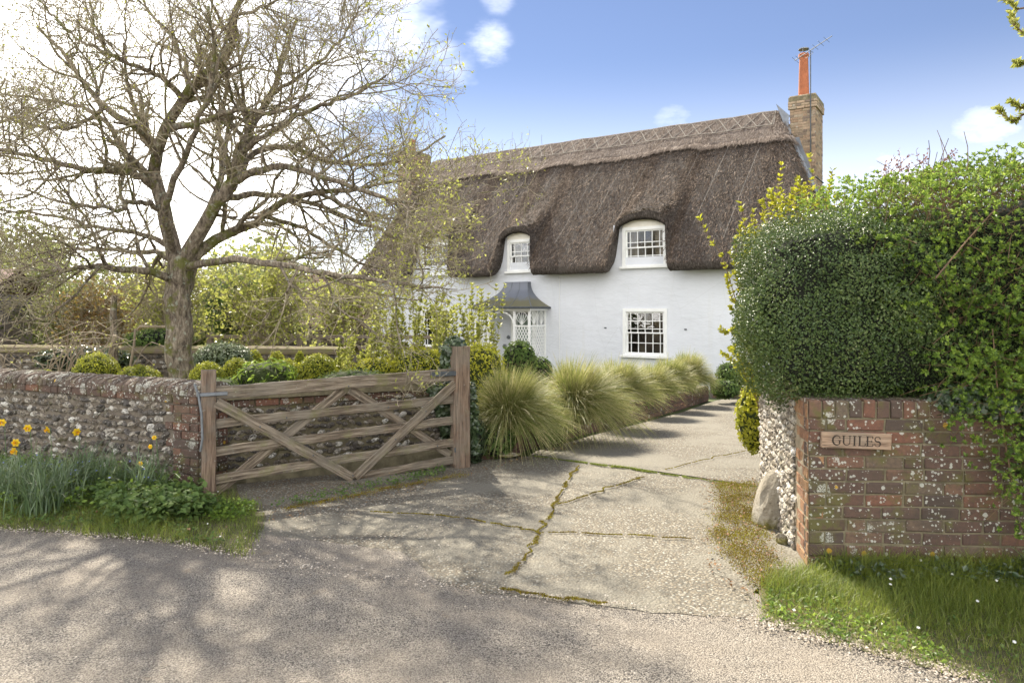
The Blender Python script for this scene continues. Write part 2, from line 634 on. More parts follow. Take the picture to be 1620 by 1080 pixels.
N.set(bs, 'Base Color', c); bs.inputs['Roughness'].default_value = 0.95
bump(N, bs, N.noise(p, 26, 7, 0.75), 1.0, 0.03)
MATS['clothrock'] = m
MATS['soil'] = mat_simple('garden_soil', (0.085, 0.062, 0.042), 0.95, 0.5, 8, 0.8, bscale=40, col2=(0.05, 0.055, 0.02))
MATS['field'] = mat_simple('field_grass', (0.09, 0.12, 0.03), 0.95, 0.4, 0.7, 0.3, bscale=6)
MATS['verge'] = mat_simple('verge_earth', (0.155, 0.125, 0.08), 0.95, 0.4, 14, 0.9, bscale=70, col2=(0.075, 0.085, 0.03))
MATS['tile'] = mat_simple('clay_tile', (0.17, 0.09, 0.075), 0.85, 0.4, 6, 0.3)
MATS['weatherboard'] = mat_simple('grey_boarding', (0.36, 0.31, 0.30), 0.85, 0.3, 6, 0.4)

# porch roof: lead with algae low down
m, N, bs, out = new_mat('porch_lead')
p = wpos(N)
sz = N.n('ShaderNodeSeparateXYZ'); N.set(sz, 0, p)
alg = N.step(N.math('ADD', sz.outputs[2], N.math('MULTIPLY', N.noise(p, 5, 4), 0.3)), 2.15, 1.96)
c = N.mix(alg, (0.17, 0.185, 0.22), (0.16, 0.15, 0.085))
N.set(bs, 'Base Color', c); bs.inputs['Roughness'].default_value = 0.55; bs.inputs['Metallic'].default_value = 0.2
bump(N, bs, N.noise(p, 9, 4), 0.3, 0.02)
MATS['porch_lead'] = m

# glass
m, N, bs, out = new_mat('window_glass')
bs.inputs['Base Color'].default_value = (0.8, 0.85, 0.9, 1)
bs.inputs['Roughness'].default_value = 0.03
tr = N.n('ShaderNodeBsdfTransparent'); gl = N.n('ShaderNodeBsdfGlossy'); gl.inputs['Roughness'].default_value = 0.02
fr = N.n('ShaderNodeFresnel'); fr.inputs[0].default_value = 1.7
wv = N.n('ShaderNodeBump'); wv.inputs['Strength'].default_value = 0.15; wv.inputs['Distance'].default_value = 0.02
N.set(wv, 'Height', N.noise(wpos(N), 5, 2)); N.set(gl, 'Normal', wv)
mx = N.n('ShaderNodeMixShader'); N.set(mx, 0, N.math('ADD', fr.outputs[0], 0.04, clamp=True))
N.t.links.new(tr.outputs[0], mx.inputs[1]); N.t.links.new(gl.outputs[0], mx.inputs[2]); N.t.links.new(mx.outputs[0], out.inputs[0])
MATS['glass'] = m


def thatch_mat(name, stops, k=1.0):
    m, N, bs, out = new_mat(name)
    tcn = N.n('ShaderNodeTexCoord').outputs['Object']
    st = N.scalev(tcn, (1, 0.42, 0.42))
    fine = N.noise(st, 26, 6, 0.82)
    spk = N.noise(st, 34, 5, 0.85)
    bigv = N.noise(N.scalev(tcn, (1, 0.2, 0.2)), 1.6, 4, 0.6)
    pat = N.noise(tcn, 1.1, 5, 0.6)
    v = N.math('ADD', N.math('MULTIPLY', fine, 0.62), N.math('ADD', N.math('MULTIPLY', bigv, 0.24), N.math('MULTIPLY', pat, 0.24)))
    c = N.ramp(v, stops)
    c = N.mix(N.math('MULTIPLY', N.step(spk, 0.54, 0.64), 0.85), c, (0.30, 0.265, 0.235))
    c = N.mix(N.math('MULTIPLY', N.step(spk, 0.47, 0.38), 0.8), c, (0.02, 0.016, 0.013))
    c = N.mix(N.math('MULTIPLY', N.step(N.noise(tcn, 2.7, 5, 0.7), 0.62, 0.74), 0.25), c, (0.13, 0.13, 0.05))
    c = N.mix(N.math('MULTIPLY', N.step(N.noise(N.scalev(tcn, (1.6, 0.16, 0.16)), 2.4, 5, 0.65), 0.52, 0.66), 0.35), c, (0.19, 0.175, 0.16))
    N.set(bs, 'Base Color', c)
    bs.inputs['Roughness'].default_value = 0.95
    bs.inputs['Specular IOR Level'].default_value = 0.2
    bump(N, bs, N.math('ADD', fine, N.math('MULTIPLY', spk, 0.9)), 1.0, 0.09 * k)
    return m


MATS['thatch'] = thatch_mat('water_reed_thatch', [(0.38, (0.034, 0.028, 0.025)), (0.5, (0.085, 0.070, 0.060)), (0.62, (0.150, 0.125, 0.108)), (0.8, (0.26, 0.225, 0.195))])
MATS['thatch_ridge'] = thatch_mat('ridge_thatch', [(0.35, (0.084, 0.062, 0.052)), (0.5, (0.180, 0.142, 0.120)), (0.62, (0.264, 0.216, 0.186)), (0.8, (0.360, 0.312, 0.276))])
MATS['spar'] = mat_simple('hazel_spar', (0.34, 0.31, 0.27), 0.9, 0.3, 20)
MATS['wire_net'] = mat_simple('netting_wire', (0.20, 0.19, 0.18), 0.7)

# weathered oak (grain along local X)
def wood_mat(name, c1, c2, c3, moss=0.3):
    m, N, bs, out = new_mat(name)
    oc = N.n('ShaderNodeTexCoord').outputs['Object']
    p = wpos(N)
    sep = N.scalev(oc, (2.2, 34, 34))
    g = N.noise(sep, 1.6, 6, 0.7)
    c = N.ramp(g, [(0.36, c1), (0.48, c2), (0.62, c3)])
    g2 = N.noise(N.scalev(oc, (3, 120, 120)), 1.5, 3, 0.7)
    crack = N.step(g2, 0.44, 0.34)
    c = N.mix(N.math('MULTIPLY', crack, 0.75), c, (0.03, 0.022, 0.016))
    c = N.mix(N.math('MULTIPLY', N.step(N.noise(p, 7, 5, 0.7), 0.52, 0.70), moss), c, (0.17, 0.17, 0.06))
    c = N.mix(N.step(N.noise(p, 28, 4, 0.7), 0.66, 0.72), c, (0.34, 0.33, 0.29))
    r = N.n('ShaderNodeObjectInfo').outputs['Random']
    c = N.mix(N.math('MULTIPLY', r, 0.35), c, N.mix(0.5, c, (0.06, 0.045, 0.032)))
    c = N.mix(N.math('MULTIPLY', N.step(N.noise(p, 3.1, 4, 0.7), 0.45, 0.62), 0.45), c, (0.20, 0.18, 0.145))
    N.set(bs, 'Base Color', c)
    bs.inputs['Roughness'].default_value = 0.85
    bump(N, bs, N.math('ADD', g, N.math('MULTIPLY', g2, 0.7)), 0.9, 0.008)
    return m


MATS['oak'] = wood_mat('weathered_oak', (0.06, 0.045, 0.032), (0.165, 0.128, 0.09), (0.34, 0.285, 0.215), 0.6)
MATS['oak_red'] = wood_mat('weathered_red_oak', (0.075, 0.048, 0.034), (0.185, 0.125, 0.085), (0.31, 0.225, 0.16), 0.3)
MATS['sign_wood'] = wood_mat('sign_oak', (0.24, 0.155, 0.10), (0.38, 0.26, 0.175), (0.47, 0.34, 0.24), 0.05)
MATS['old_wood'] = wood_mat('grey_fence_wood', (0.10, 0.08, 0.06), (0.19, 0.15, 0.11), (0.28, 0.23, 0.18), 0.3)

# bark
m, N, bs, out = new_mat('tree_bark')
p = wpos(N)
st = N.scalev(p, (1, 1, 0.28))
n1 = N.noise(st, 26, 6, 0.75)
vz = N.voro(N.scalev(p, (1, 1, 0.3)), 34)
c = N.ramp(n1, [(0.34, (0.05, 0.038, 0.028)), (0.5, (0.19, 0.155, 0.115)), (0.66, (0.40, 0.345, 0.265))])
c = N.mix(N.math('MULTIPLY', N.step(N.noise(p, 4.5, 5, 0.7), 0.50, 0.62), 0.85), c, (0.13, 0.14, 0.025))
c = N.mix(N.math('MULTIPLY', N.step(N.noise(p, 17, 4), 0.58, 0.66), 0.8), c, (0.34, 0.36, 0.29))
N.set(bs, 'Base Color', c); bs.inputs['Roughness'].default_value = 0.95
bump(N, bs, N.math('SUBTRACT', n1, N.math('MULTIPLY', vz, 0.5)), 1.0, 0.03)
MATS['bark'] = m
MATS['twig'] = mat_simple('twig_bark', (0.34, 0.29, 0.21), 0.9, 0.4, 3, 0, col2=(0.21, 0.185, 0.11))
MATS['twig_pale'] = mat_simple('pale_stem', (0.36, 0.30, 0.22), 0.9, 0.4, 5, 0)
MATS['twig_brown'] = mat_simple('brown_stem', (0.20, 0.13, 0.075), 0.9, 0.4, 5, 0)
MATS['twig_red'] = mat_simple('red_stem', (0.13, 0.05, 0.05), 0.9, 0.4, 5, 0)

LG = (0.30, 0.34, 0.04)
MATS['leaf_tree'] = leaf_mat('young_tree_leaf', [(0, (0.130, 0.156, 0.026)), (0.5, (0.247, 0.260, 0.039)), (1, (0.364, 0.351, 0.065))], 0.5)
MATS['leaf_yellow'] = leaf_mat('yellow_green_leaf', [(0, (0.19, 0.21, 0.045)), (0.5, (0.36, 0.38, 0.09)), (1, (0.52, 0.51, 0.17))], 0.5)
MATS['leaf_golden'] = leaf_mat('golden_leaf', [(0, (0.204, 0.228, 0.018)), (0.5, (0.396, 0.396, 0.024)), (1, (0.552, 0.504, 0.048))], 0.45)
MATS['leaf_box'] = leaf_mat('golden_box_leaf', [(0, (0.08, 0.12, 0.012)), (0.4, (0.24, 0.27, 0.02)), (1, (0.56, 0.54, 0.05))], 0.45)
MATS['leaf_dark'] = leaf_mat('dark_clipped_leaf', [(0, (0.022, 0.05, 0.012)), (0.5, (0.055, 0.095, 0.022)), (0.85, (0.11, 0.155, 0.04)), (1, (0.30, 0.32, 0.16))], 0.15, 0.42, 0.45)
MATS['leaf_hedge'] = leaf_mat('bright_hedge_leaf', [(0, (0.055, 0.115, 0.018)), (0.4, (0.115, 0.20, 0.03)), (0.75, (0.25, 0.37, 0.05)), (1, (0.42, 0.52, 0.10))], 0.5, 0.4)
MATS['leaf_mid'] = leaf_mat('mid_green_leaf', [(0, (0.046, 0.085, 0.023)), (0.5, (0.091, 0.156, 0.039)), (1, (0.169, 0.234, 0.065))], 0.3, 0.6, 0.25)
MATS['leaf_blue'] = leaf_mat('glaucous_leaf', [(0, (0.072, 0.108, 0.060)), (0.5, (0.156, 0.204, 0.132)), (1, (0.288, 0.336, 0.228))], 0.2, 0.5)
MATS['leaf_far'] = leaf_mat('distant_leaf', [(0, (0.10, 0.125, 0.05)), (0.5, (0.21, 0.24, 0.09)), (1, (0.34, 0.35, 0.15))], 0.4)
MATS['leaf_rust'] = leaf_mat('rusty_leaf', [(0, (0.12, 0.055, 0.03)), (0.5, (0.19, 0.10, 0.04)), (1, (0.20, 0.17, 0.05))], 0.4)
MATS['bud_purple'] = leaf_mat('purple_bud', [(0, (0.16, 0.05, 0.07)), (0.5, (0.24, 0.08, 0.10)), (1, (0.32, 0.15, 0.14))], 0.3)
MATS['ivy'] = leaf_mat('ivy_leaf', [(0, (0.018, 0.035, 0.014)), (0.5, (0.04, 0.07, 0.025)), (1, (0.09, 0.13, 0.06))], 0.12, 0.3, 0.8)
MATS['grass'] = leaf_mat('grass_blade', [(0, (0.08, 0.115, 0.018)), (0.5, (0.165, 0.22, 0.032)), (1, (0.34, 0.37, 0.07))], 0.45)
MATS['tussock'] = leaf_mat('tussock_blade', [(0, (0.10, 0.14, 0.035)), (0.35, (0.21, 0.24, 0.07)), (0.65, (0.40, 0.37, 0.16)), (0.85, (0.58, 0.51, 0.29)), (1, (0.66, 0.60, 0.42))], 0.4, 0.5)
MATS['daffleaf'] = leaf_mat('daffodil_leaf', [(0, (0.070, 0.119, 0.056)), (0.5, (0.119, 0.182, 0.084)), (1, (0.210, 0.266, 0.140))], 0.25, 0.35)
MATS['daffodil'] = leaf_mat('daffodil_yellow', [(0, (0.70, 0.45, 0.01)), (1, (0.80, 0.58, 0.02))], 0.4)
MATS['daff_orange'] = leaf_mat('daffodil_trumpet', [(0, (0.75, 0.36, 0.005)), (1, (0.80, 0.42, 0.01))], 0.3)
MATS['blue_flower'] = leaf_mat('blue_flower', [(0, (0.16, 0.22, 0.62)), (1, (0.30, 0.36, 0.72))], 0.3)
MATS['white_flower'] = leaf_mat('white_flower', [(0, (0.8, 0.8, 0.74)), (1, (0.85, 0.85, 0.82))], 0.2)
MATS['dead_leaf'] = leaf_mat('dead_leaf', [(0, (0.13, 0.065, 0.03)), (0.5, (0.24, 0.13, 0.06)), (1, (0.36, 0.24, 0.13))], 0.1, 0.8)
MATS['moss'] = leaf_mat('moss_tuft', [(0, (0.07, 0.045, 0.015)), (0.4, (0.17, 0.11, 0.02)), (0.7, (0.26, 0.22, 0.025)), (1, (0.36, 0.36, 0.04))], 0.25, 0.9, 0.2)
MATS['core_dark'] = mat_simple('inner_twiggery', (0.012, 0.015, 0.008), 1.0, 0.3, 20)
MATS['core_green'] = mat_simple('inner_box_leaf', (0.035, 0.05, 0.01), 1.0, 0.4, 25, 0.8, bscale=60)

# road
m, N, bs, out = new_mat('old_asphalt')
p = wpos(N)
v = N.n('ShaderNodeTexVoronoi'); N.set(v, 'Vector', p); v.inputs['Scale'].default_value = 140
sepc = N.n('ShaderNodeSeparateColor'); N.set(sepc, 0, v.outputs['Color'])
c = N.ramp(sepc.outputs[0], [(0, (0.205, 0.182, 0.15)), (0.35, (0.285, 0.255, 0.212)), (0.65, (0.335, 0.30, 0.25)), (0.9, (0.40, 0.36, 0.305)), (1, (0.50, 0.46, 0.40))])
c = N.mix(N.step(v.outputs['Distance'], 0.45, 0.75), c, (0.075, 0.066, 0.058))
c = N.mix(N.math('MULTIPLY', N.step(N.noise(p, 1.3, 5, 0.6), 0.40, 0.65), 0.45), c, (0.30, 0.255, 0.20))
c = N.mix(N.math('MULTIPLY', N.step(N.noise(p, 0.55, 3, 0.5), 0.50, 0.68), 0.35), c, (0.11, 0.10, 0.095))
c = N.mix(N.step(N.noise(p, 34, 2), 0.735, 0.76), c, (0.04, 0.035, 0.03))
c = N.mix(N.math('MULTIPLY', N.step(N.noise(N.scalev(p, (0.25, 1.2, 1)), 1.7, 5, 0.7), 0.45, 0.62), 0.30), c, (0.16, 0.14, 0.115))
c = N.mix(N.math('MULTIPLY', N.step(N.noise(p, 3.4, 6, 0.75), 0.60, 0.70), 0.35), c, (0.34, 0.26, 0.17))
N.set(bs, 'Base Color', c); bs.inputs['Roughness'].default_value = 0.8; bs.inputs['Specular IOR Level'].default_value = 0.35
bump(N, bs, N.math('ADD', N.math('MULTIPLY', N.math('SUBTRACT', 1.0, v.outputs['Distance']), 0.8), N.noise(p, 9, 4)), 1.0, 0.008)
MATS['asphalt'] = m

# exposed-aggregate concrete
m, N, bs, out = new_mat('aggregate_concrete')
p = wpos(N)
v = N.n('ShaderNodeTexVoronoi'); N.set(v, 'Vector', p); v.inputs['Scale'].default_value = 62
sepc = N.n('ShaderNodeSeparateColor'); N.set(sepc, 0, v.outputs['Color'])
stone = N.ramp(sepc.outputs[1], [(0, (0.083, 0.063, 0.041)), (0.25, (0.142, 0.113, 0.076)), (0.55, (0.219, 0.182, 0.127)), (0.8, (0.296, 0.264, 0.202)), (1, (0.390, 0.390, 0.348))])
c = N.mix(N.step(v.outputs['Distance'], 0.38, 0.62), stone, (0.101, 0.091, 0.070))
worn = N.step(N.noise(p, 0.75, 6, 0.66), 0.43, 0.56)
c = N.mix(N.math('ADD', 0.12, N.math('MULTIPLY', worn, 0.72)), c, N.mix(N.noise(p, 60, 4, 0.8), (0.154, 0.141, 0.111), (0.237, 0.220, 0.174)))
c = N.mix(N.math('MULTIPLY', N.step(N.noise(p, 2.1, 6, 0.7), 0.60, 0.74), 0.55), c, (0.101, 0.069, 0.035))
c = N.mix(N.math('MULTIPLY', N.step(N.noise(p, 0.8, 5, 0.7), 0.58, 0.72), 0.4), c, (0.065, 0.062, 0.051))
c = N.mix(N.step(N.noise(p, 26, 2), 0.72, 0.75), c, (0.035, 0.028, 0.019))
N.set(bs, 'Base Color', c); bs.inputs['Roughness'].default_value = 0.85
bump(N, bs, N.math('ADD', N.math('SUBTRACT', 1.0, v.outputs['Distance']), N.math('MULTIPLY', N.noise(p, 6, 5), 1.5)), 1.0, 0.008)
MATS['concrete'] = m


# ------------------------------------------------------------------ piece meshes shared by alike pieces
def brick_mesh(seed, mat):
    rr = random.Random(seed)
    mb = MB().cbox(-0.5, 0.5, 0, 1, -0.5, 0.5, 0.0)
    # chamfer in real proportion is set by hand: brick is 215 x 100 x 65
    mb = MB()
    cx, cy, cz = 0.03, 0.06, 0.10
    jit = lambda s: (rr.random() - 0.5) * s
    xs, zs = (-0.5, -0.5 + cx, 0.5 - cx, 0.5), (-0.5, -0.5 + cz, 0.5 - cz, 0.5)
    # front face at y=0 (outer), body back to y=1
    v = []
    for z in zs:
        for x in xs:
            edge = (abs(x) > 0.49) or (abs(z) > 0.49)
            v.append((x + jit(0.028), (cy + jit(0.08)) if edge else jit(0.06), z + jit(0.09)))
    f = []
    for a in range(3):
        for b in range(3):
            i = a * 4 + b
            f.append([i, i + 1, i + 5, i + 4])
    rim = [0, 1, 2, 3, 7, 11, 15, 14, 13, 12, 8, 4]
    k = len(v)
    for i in rim:
        v.append((v[i][0], 1, v[i][2]))
    for a in range(12):
        b = (a + 1) % 12
        f.append([rim[b], rim[a], k + a, k + b])
    mb.add(v, f)
    me = mb.mesh('brick', mat)
    return me


def flint_mesh(seed, mat):
    rr = random.Random(seed)
    # half-nodule facing -Y, about 1 across
    v, f = [(rr.uniform(-.12, .12), -0.40 * rr.uniform(.7, 1.2), rr.uniform(-.12, .12))], []
    n = 7
    for ring, (r, y) in enumerate(((0.30, -0.30), (0.50, -0.06), (0.46, 0.2))):
        for i in range(n):
            a = 2 * math.pi * (i + 0.5 * ring) / n
            q = r * rr.uniform(0.78, 1.18)
            v.append((q * math.cos(a), y * rr.uniform(0.5, 1.35), q * math.sin(a) * 0.8))
    for i in range(n):
        j = (i + 1) % n
        f.append([0, 1 + i, 1 + j])
        for ring in (0, 1):
            a, b = 1 + ring * n, 1 + (ring + 1) * n
            f.append([a + i, b + i, b + j, a + j])
    # faces point to -Y: check winding through the normals
    me = mesh_raw('flint', v, f, mat, smooth=False)
    return me


BR = {k: [brick_mesh(i, MATS[k]) for i in range(5)] for k in ('brick', 'brick_orange', 'brick_chimney', 'brick_low', 'coping')}
FL = {k: [flint_mesh(i + 50, MATS[k]) for i in range(9)] for k in ('flint', 'flint_pale')}


def place_pieces(name, items, parent, limit=290, keyfn=None, restname=None):
    """items: (mesh, Matrix local to parent, size weight). The largest in the photo become parts, the rest one joined part."""
    pi = parent.matrix_basis
    if keyfn is None:
        def keyfn(M, s):
            w = pi @ M.translation
            return s / max(0.5, (w - Vector((0, 0, EYE))).length)
    items = sorted(items, key=lambda it: -keyfn(it[1], it[2]))
    for me, M, s in items[:limit]:
        o = bpy.data.objects.new(name, me)
        COL.objects.link(o)
        o.parent = parent
        o.matrix_basis = M
    rest = items[limit:]
    if rest:
        vs, fs, b = [], [], 0
        mats = rest[0][0].materials[0]
        for me, M, s in rest:
            co = np.empty(len(me.vertices) * 3, dtype=np.float32)
            me.vertices.foreach_get('co', co)
            co = co.reshape(-1, 3)
            A = np.array(M)
            co = co @ A[:3, :3].T + A[:3, 3]
            vs.append(co)
            fs += [[b + i for i in pl.vertices] for pl in me.polygons]
            b += len(co)
        o = obj(restname or ('small_' + name), mesh_raw(name + '_rest', np.concatenate(vs), fs, mats), parent)
        o['kind'] = 'stuff'


def face_matrix(origin, udir, x, z, out, sx, sy, sz, roll=0.0, yaw=0.0):
    """piece on a vertical face. udir = unit 2D direction along the face, outward normal = (udir.y, -udir.x). x along, z up."""
    ux, uy = udir
    nx, ny = uy, -ux
    px = origin[0] + ux * x + nx * out
    py = origin[1] + uy * x + ny * out
    R = Matrix(((ux, -nx, 0), (uy, -ny, 0), (0, 0, 1))).to_4x4()   # local X along, local -Y outward
    return Matrix.Translation((px, py, z)) @ R @ Matrix.Rotation(yaw, 4, 'Z') @ Matrix.Rotation(roll, 4, 'Y') @ Matrix.Diagonal((sx, sy, sz, 1))


def brick_face(items, meshes, origin, udir, x0, x1, z0, rows, rnd, out=0.006, ch=0.075, skip=None, pattern='mix', depth=0.09, alt=None):
    for r in range(rows):
        z = z0 + (r + 0.5) * ch
        x = x0 - (0.11 if r % 2 else 0.0) - rnd.random() * 0.03
        while x < x1 - 0.02:
            L = 0.215 if rnd.random() < 0.78 else 0.105
            a, b = max(x, x0), min(x + L, x1)
            if b - a > 0.035:
                mx = (a + b) / 2
                if skip is None or not skip(mx, z):
                    ms = meshes if alt is None else alt(mx, z, meshes)
                    items.append((rnd.choice(ms), face_matrix(origin, udir, mx, z + rnd.gauss(0, 0.0015), out + rnd.uniform(-0.003, 0.004), b - a - 0.002, depth, ch - 0.011, rnd.gauss(0, 0.006)), b - a))
            x += L + 0.011


def flint_face(items, meshes, origin, udir, x0, x1, z0, z1, rnd, sp=0.062, smin=0.045, smax=0.085, out=0.0, skip=None, big=0.0, zs=0.8, ph=None):
    nz = int((z1 - z0) / (sp * 0.85))
    nx = int((x1 - x0) / sp)
    for j in range(nz):
        for i in range(nx):
            x = x0 + (i + 0.5 + (0.5 if j % 2 else 0)) * sp + rnd.gauss(0, sp * 0.13)
            z = z0 + (j + 0.5) * (z1 - z0) / nz + rnd.gauss(0, sp * 0.11)
            if x > x1 or (skip and skip(x, z)):
                continue
            s = rnd.uniform(smin, smax)
            if rnd.random() < big:
                s *= 1.4
            items.append((rnd.choice(meshes), face_matrix(origin, udir, x, z, out, s * rnd.uniform(0.9, 1.3), s * 0.75, s * zs * rnd.uniform(0.8, 1.15), rnd.uniform(-0.6, 0.6)), s))


# ================================================================== THE SETTING
# ground sheet with the road, the verges, the drive
def grid_sheet(name, xs, ys, zf, mat):
    xs, ys = np.array(xs), np.array(ys)
    X, Y = np.meshgrid(xs, ys)
    Z = np.vectorize(zf)(X, Y)
    V = np.stack([X, Y, Z], -1).reshape(-1, 3)
    nx = len(xs)
    i = np.arange(len(ys) - 1)[:, None] * nx + np.arange(nx - 1)[None]
    Fc = np.stack([i, i + 1, i + nx + 1, i + nx], -1).reshape(-1, 4)
    return obj(name, mesh_raw(name, V, Fc, mat, True), kind='structure')


ys = list(np.linspace(-30, 7, 8)) + list(np.linspace(8, 32, 25)) + [50, 100, 300, 900, 2000]
xs = [-2000, -600, -200, -80, -40, -20, -10, 0, 10, 20, 40, 80, 200, 600, 2000]
grid_sheet('ground', xs, ys, lambda x, y: terrain(y) - 0.03, MATS['field'])


def sheet_poly(name, pts2, zoff, mat, dens=0.25, kind='structure', relief=0.0):
    """fan-free polygon: fill with a triangulated grid clipped to the outline (via bmesh)"""
    import bmesh
    bm = bmesh.new()
    vs = [bm.verts.new((x, y, 0)) for x, y in pts2]
    f = bm.faces.new(vs)
    x0, x1 = min(p[0] for p in pts2), max(p[0] for p in pts2)
    y0, y1 = min(p[1] for p in pts2), max(p[1] for p in pts2)
    y = y0 + dens
    while y < y1:
        bmesh.ops.bisect_plane(bm, geom=bm.verts[:] + bm.edges[:] + bm.faces[:], plane_co=(0, y, 0), plane_no=(0, 1, 0))
        y += dens
    x = x0 + dens
    while x < x1:
        bmesh.ops.bisect_plane(bm, geom=bm.verts[:] + bm.edges[:] + bm.faces[:], plane_co=(x, 0, 0), plane_no=(1, 0, 0))
        x += dens
    for v in bm.verts:
        v.co.z = terrain(v.co.y) + zoff + relief * (math.sin(v.co.x * 2.1 + 1.3 * math.sin(v.co.y * 1.7)) + math.sin(v.co.y * 2.7 + v.co.x))
    if f.normal.z < 0:
        pass
    bmesh.ops.recalc_face_normals(bm, faces=bm.faces)
    me = bpy.data.meshes.new(name)
    bm.to_mesh(me)
    bm.free()
    me.materials.append(mat)
    me.polygons.foreach_set('use_smooth', [True] * len(me.polygons))
    return obj(name, me, kind=kind)


def g2(px, py):
    p = G(px, py)
    return (p.x, p.y)


def wig(pts, amp=0.02, seed=1, n=6):
    r = random.Random(seed)
    out = []
    for (a, b) in zip(pts[:-1], pts[1:]):
        for k in range(n):
            t = k / n
            out.append((a[0] + (b[0] - a[0]) * t + r.gauss(0, amp), a[1] + (b[1] - a[1]) * t + r.gauss(0, amp)))
    out.append(pts[-1])
    return out


road_edge = [(-40, 7.0), (-9, 5.6), g2(0, 832), g2(120, 842), g2(280, 856), g2(390, 882), g2(480, 894), g2(600, 912), g2(700, 924), g2(780, 938), g2(900, 952), g2(1030, 966), g2(1180, 980), g2(1300, 1010), g2(1430, 1044), g2(1560, 1082), (2.9, 2.6), (6, 1.6), (40, -3)]
road_poly = [(-40, -12)] + [(40, -12)] + [(x, y + 0.45) for x, y in road_edge][::-1]
sheet_poly('road', road_poly, 0.0, MATS['asphalt'], 0.8, relief=0.0)

# drive: three concrete slabs parted by joints
dl = [g2(390, 878), g2(400, 800), g2(560, 772), g2(735, 742), g2(800, 722), g2(848, 711)]      # left edge of near slabs
jr = g2(1225, 776)
jl = g2(838, 722)
near_edge = [g2(390, 884), g2(480, 897), g2(600, 914), g2(700, 926), g2(780, 939), g2(900, 953), g2(1030, 967), g2(1175, 981)]
slab1 = near_edge[::1] + [g2(1205, 915), (1.84, 4.15), (2.1, 6.0), (jr[0] + .15, jr[1] - .04)] + [(jl[0], jl[1] - 0.012)] + [(-0.50, 7.36), (-2.45, 6.30), g2(395, 820)]
sheet_poly('driveway_concrete', wig(slab1, 0.012, 5, 5)[:-1], 0.003, MATS['concrete'], 0.4, relief=0.003)
slab2 = [(jl[0], jl[1] + 0.012), (jr[0] + .15, jr[1] - 0.012), (3.2, 7.5), (5.2, 14.2), (4.7, 15.3), g2(1130, 634), g2(1080, 652), g2(1000, 673), g2(930, 691), g2(850, 713)]
sheet_poly('driveway_concrete', slab2, 0.003, MATS['concrete'], 0.5, relief=0.003)

# verges
vl = [(-14, 5.9), (-9, 5.58)] + [g2(0, 835), g2(120, 845), g2(280, 859), g2(388, 882), g2(408, 850), g2(420, 820), g2(400, 800), (-2.35, 6.2), (-2.5, 6.40), (-5.4, 7.75), (-14, 12)]
left_verge = sheet_poly('left_verge', wig(vl, 0.02, 4, 5)[:-1], 0.005, MATS['verge'], 0.4)
vr = [g2(1205, 985), g2(1300, 1012), g2(1430, 1047), g2(1560, 1085), (2.9, 2.55), (6, 1.5), (8, 1.5), (8, 4.4), (1.9, 4.4), (1.72, 4.25), g2(1215, 900), g2(1190, 940)]
right_verge = sheet_poly('right_verge', wig(vr, 0.02, 6, 6)[:-1], 0.006, MATS['verge'], 0.4)

# raised garden
GA = [(-2.62, 6.42), (-0.62, 7.62), (-0.05, 7.85), (0.35, 8.45), (1.6, 10.6), (2.9, 13.4), (3.6, 15.4), (3.7, 17.5), (-4.5, 24.0), (-16, 24.0), (-16, 13.0), (-5.5, 7.9)]


def garden_z(x, y):
    t = min(max((y - 8.5) / 9.0, 0), 1)
    z = 0.40 * (1 - t) + (-0.28) * t
    # lower towards the bed beside the drive
    k = min(max((x + 1.3) / 0.9, 0), 1)
    return z * (1 - k) + (terrain(y) + 0.24) * k


gsheet = sheet_poly('garden_ground', GA, 0, MATS['soil'], 0.5)
for v in gsheet.data.vertices:
    v.co.z = garden_z(v.co.x, v.co.y)


# ================================================================== THE COTTAGE
K = 1.17
F0 = Vector((3.08, 16.5, 0))
eye = Vector((0, 0, EYE))
hloc = F0 * K + eye * (1 - K)
house = empty('thatched_cottage', hloc, math.atan2(-0.546, 0.838), 'long white cottage under a dark thatched roof with eyebrow windows', 'cottage')
house.scale = (K, K, K)

WL, WR = -8.67, 3.35
WT = 2.8
# facade with openings (x0,x1,z0,z1)
GW = (-0.545, 0.545, 0.50, 1.60)
GWL = (-6.75, -5.65, 0.52, 1.60)
DR = (-3.62, -2.98, -0.45, 1.50)
ops = sorted([GW, GWL, DR])
mb = MB()
cx = WL
for (a, b, z0, z1) in ops:
    mb.box(cx, a, 0, 0.3, -0.8, WT)
    mb.box(a, b, 0, 0.3, z1, WT)
    mb.box(a, b, 0, 0.3, -0.8, z0)
    cx = b
mb.box(cx, WR, 0, 0.3, -0.8, WT)
mb.box(WL, WL + 0.3, 0.3, 6, -0.8, WT)
mb.box(WR - 0.3, WR, 0.3, 6, -0.8, WT)
mb.box(WL, WR, 5.7, 6, -0.8, WT - 0.002)
mb.build('wall', MATS['render'], house)

UW = [(-0.555, 0.54, 2.575, 3.63), (-3.81, -3.0, 2.56, 3.52), (-6.78, -5.60, 2.56, 3.58)]


def notch(x):
    N_ = 0.0
    for (a, b, z0, z1) in UW:
        c, h = (a + b) / 2, (b - a) / 2 + 0.14
        d = abs(x - c)
        h += -0.07 if x < c else -0.10
        H = (z1 - 2.43) + 0.02
        if d < h:
            arch = 1 - 0.16 * (d / h) ** 2.4
            N_ = max(N_, H * arch)
        elif d < h + 0.17:
            t = 1 - (d - h) / 0.17
            N_ = max(N_, H * 0.84 * (t ** 1.6))
    return N_


def gbump(x):
    g = 0.0
    for (a, b, z0, z1) in UW:
        c, h = (a + b) / 2, (b - a) / 2
        d = max(0, abs(x - c) - h * 0.7)
        g = max(g, math.exp(-(d / 0.75) ** 2))
    return g


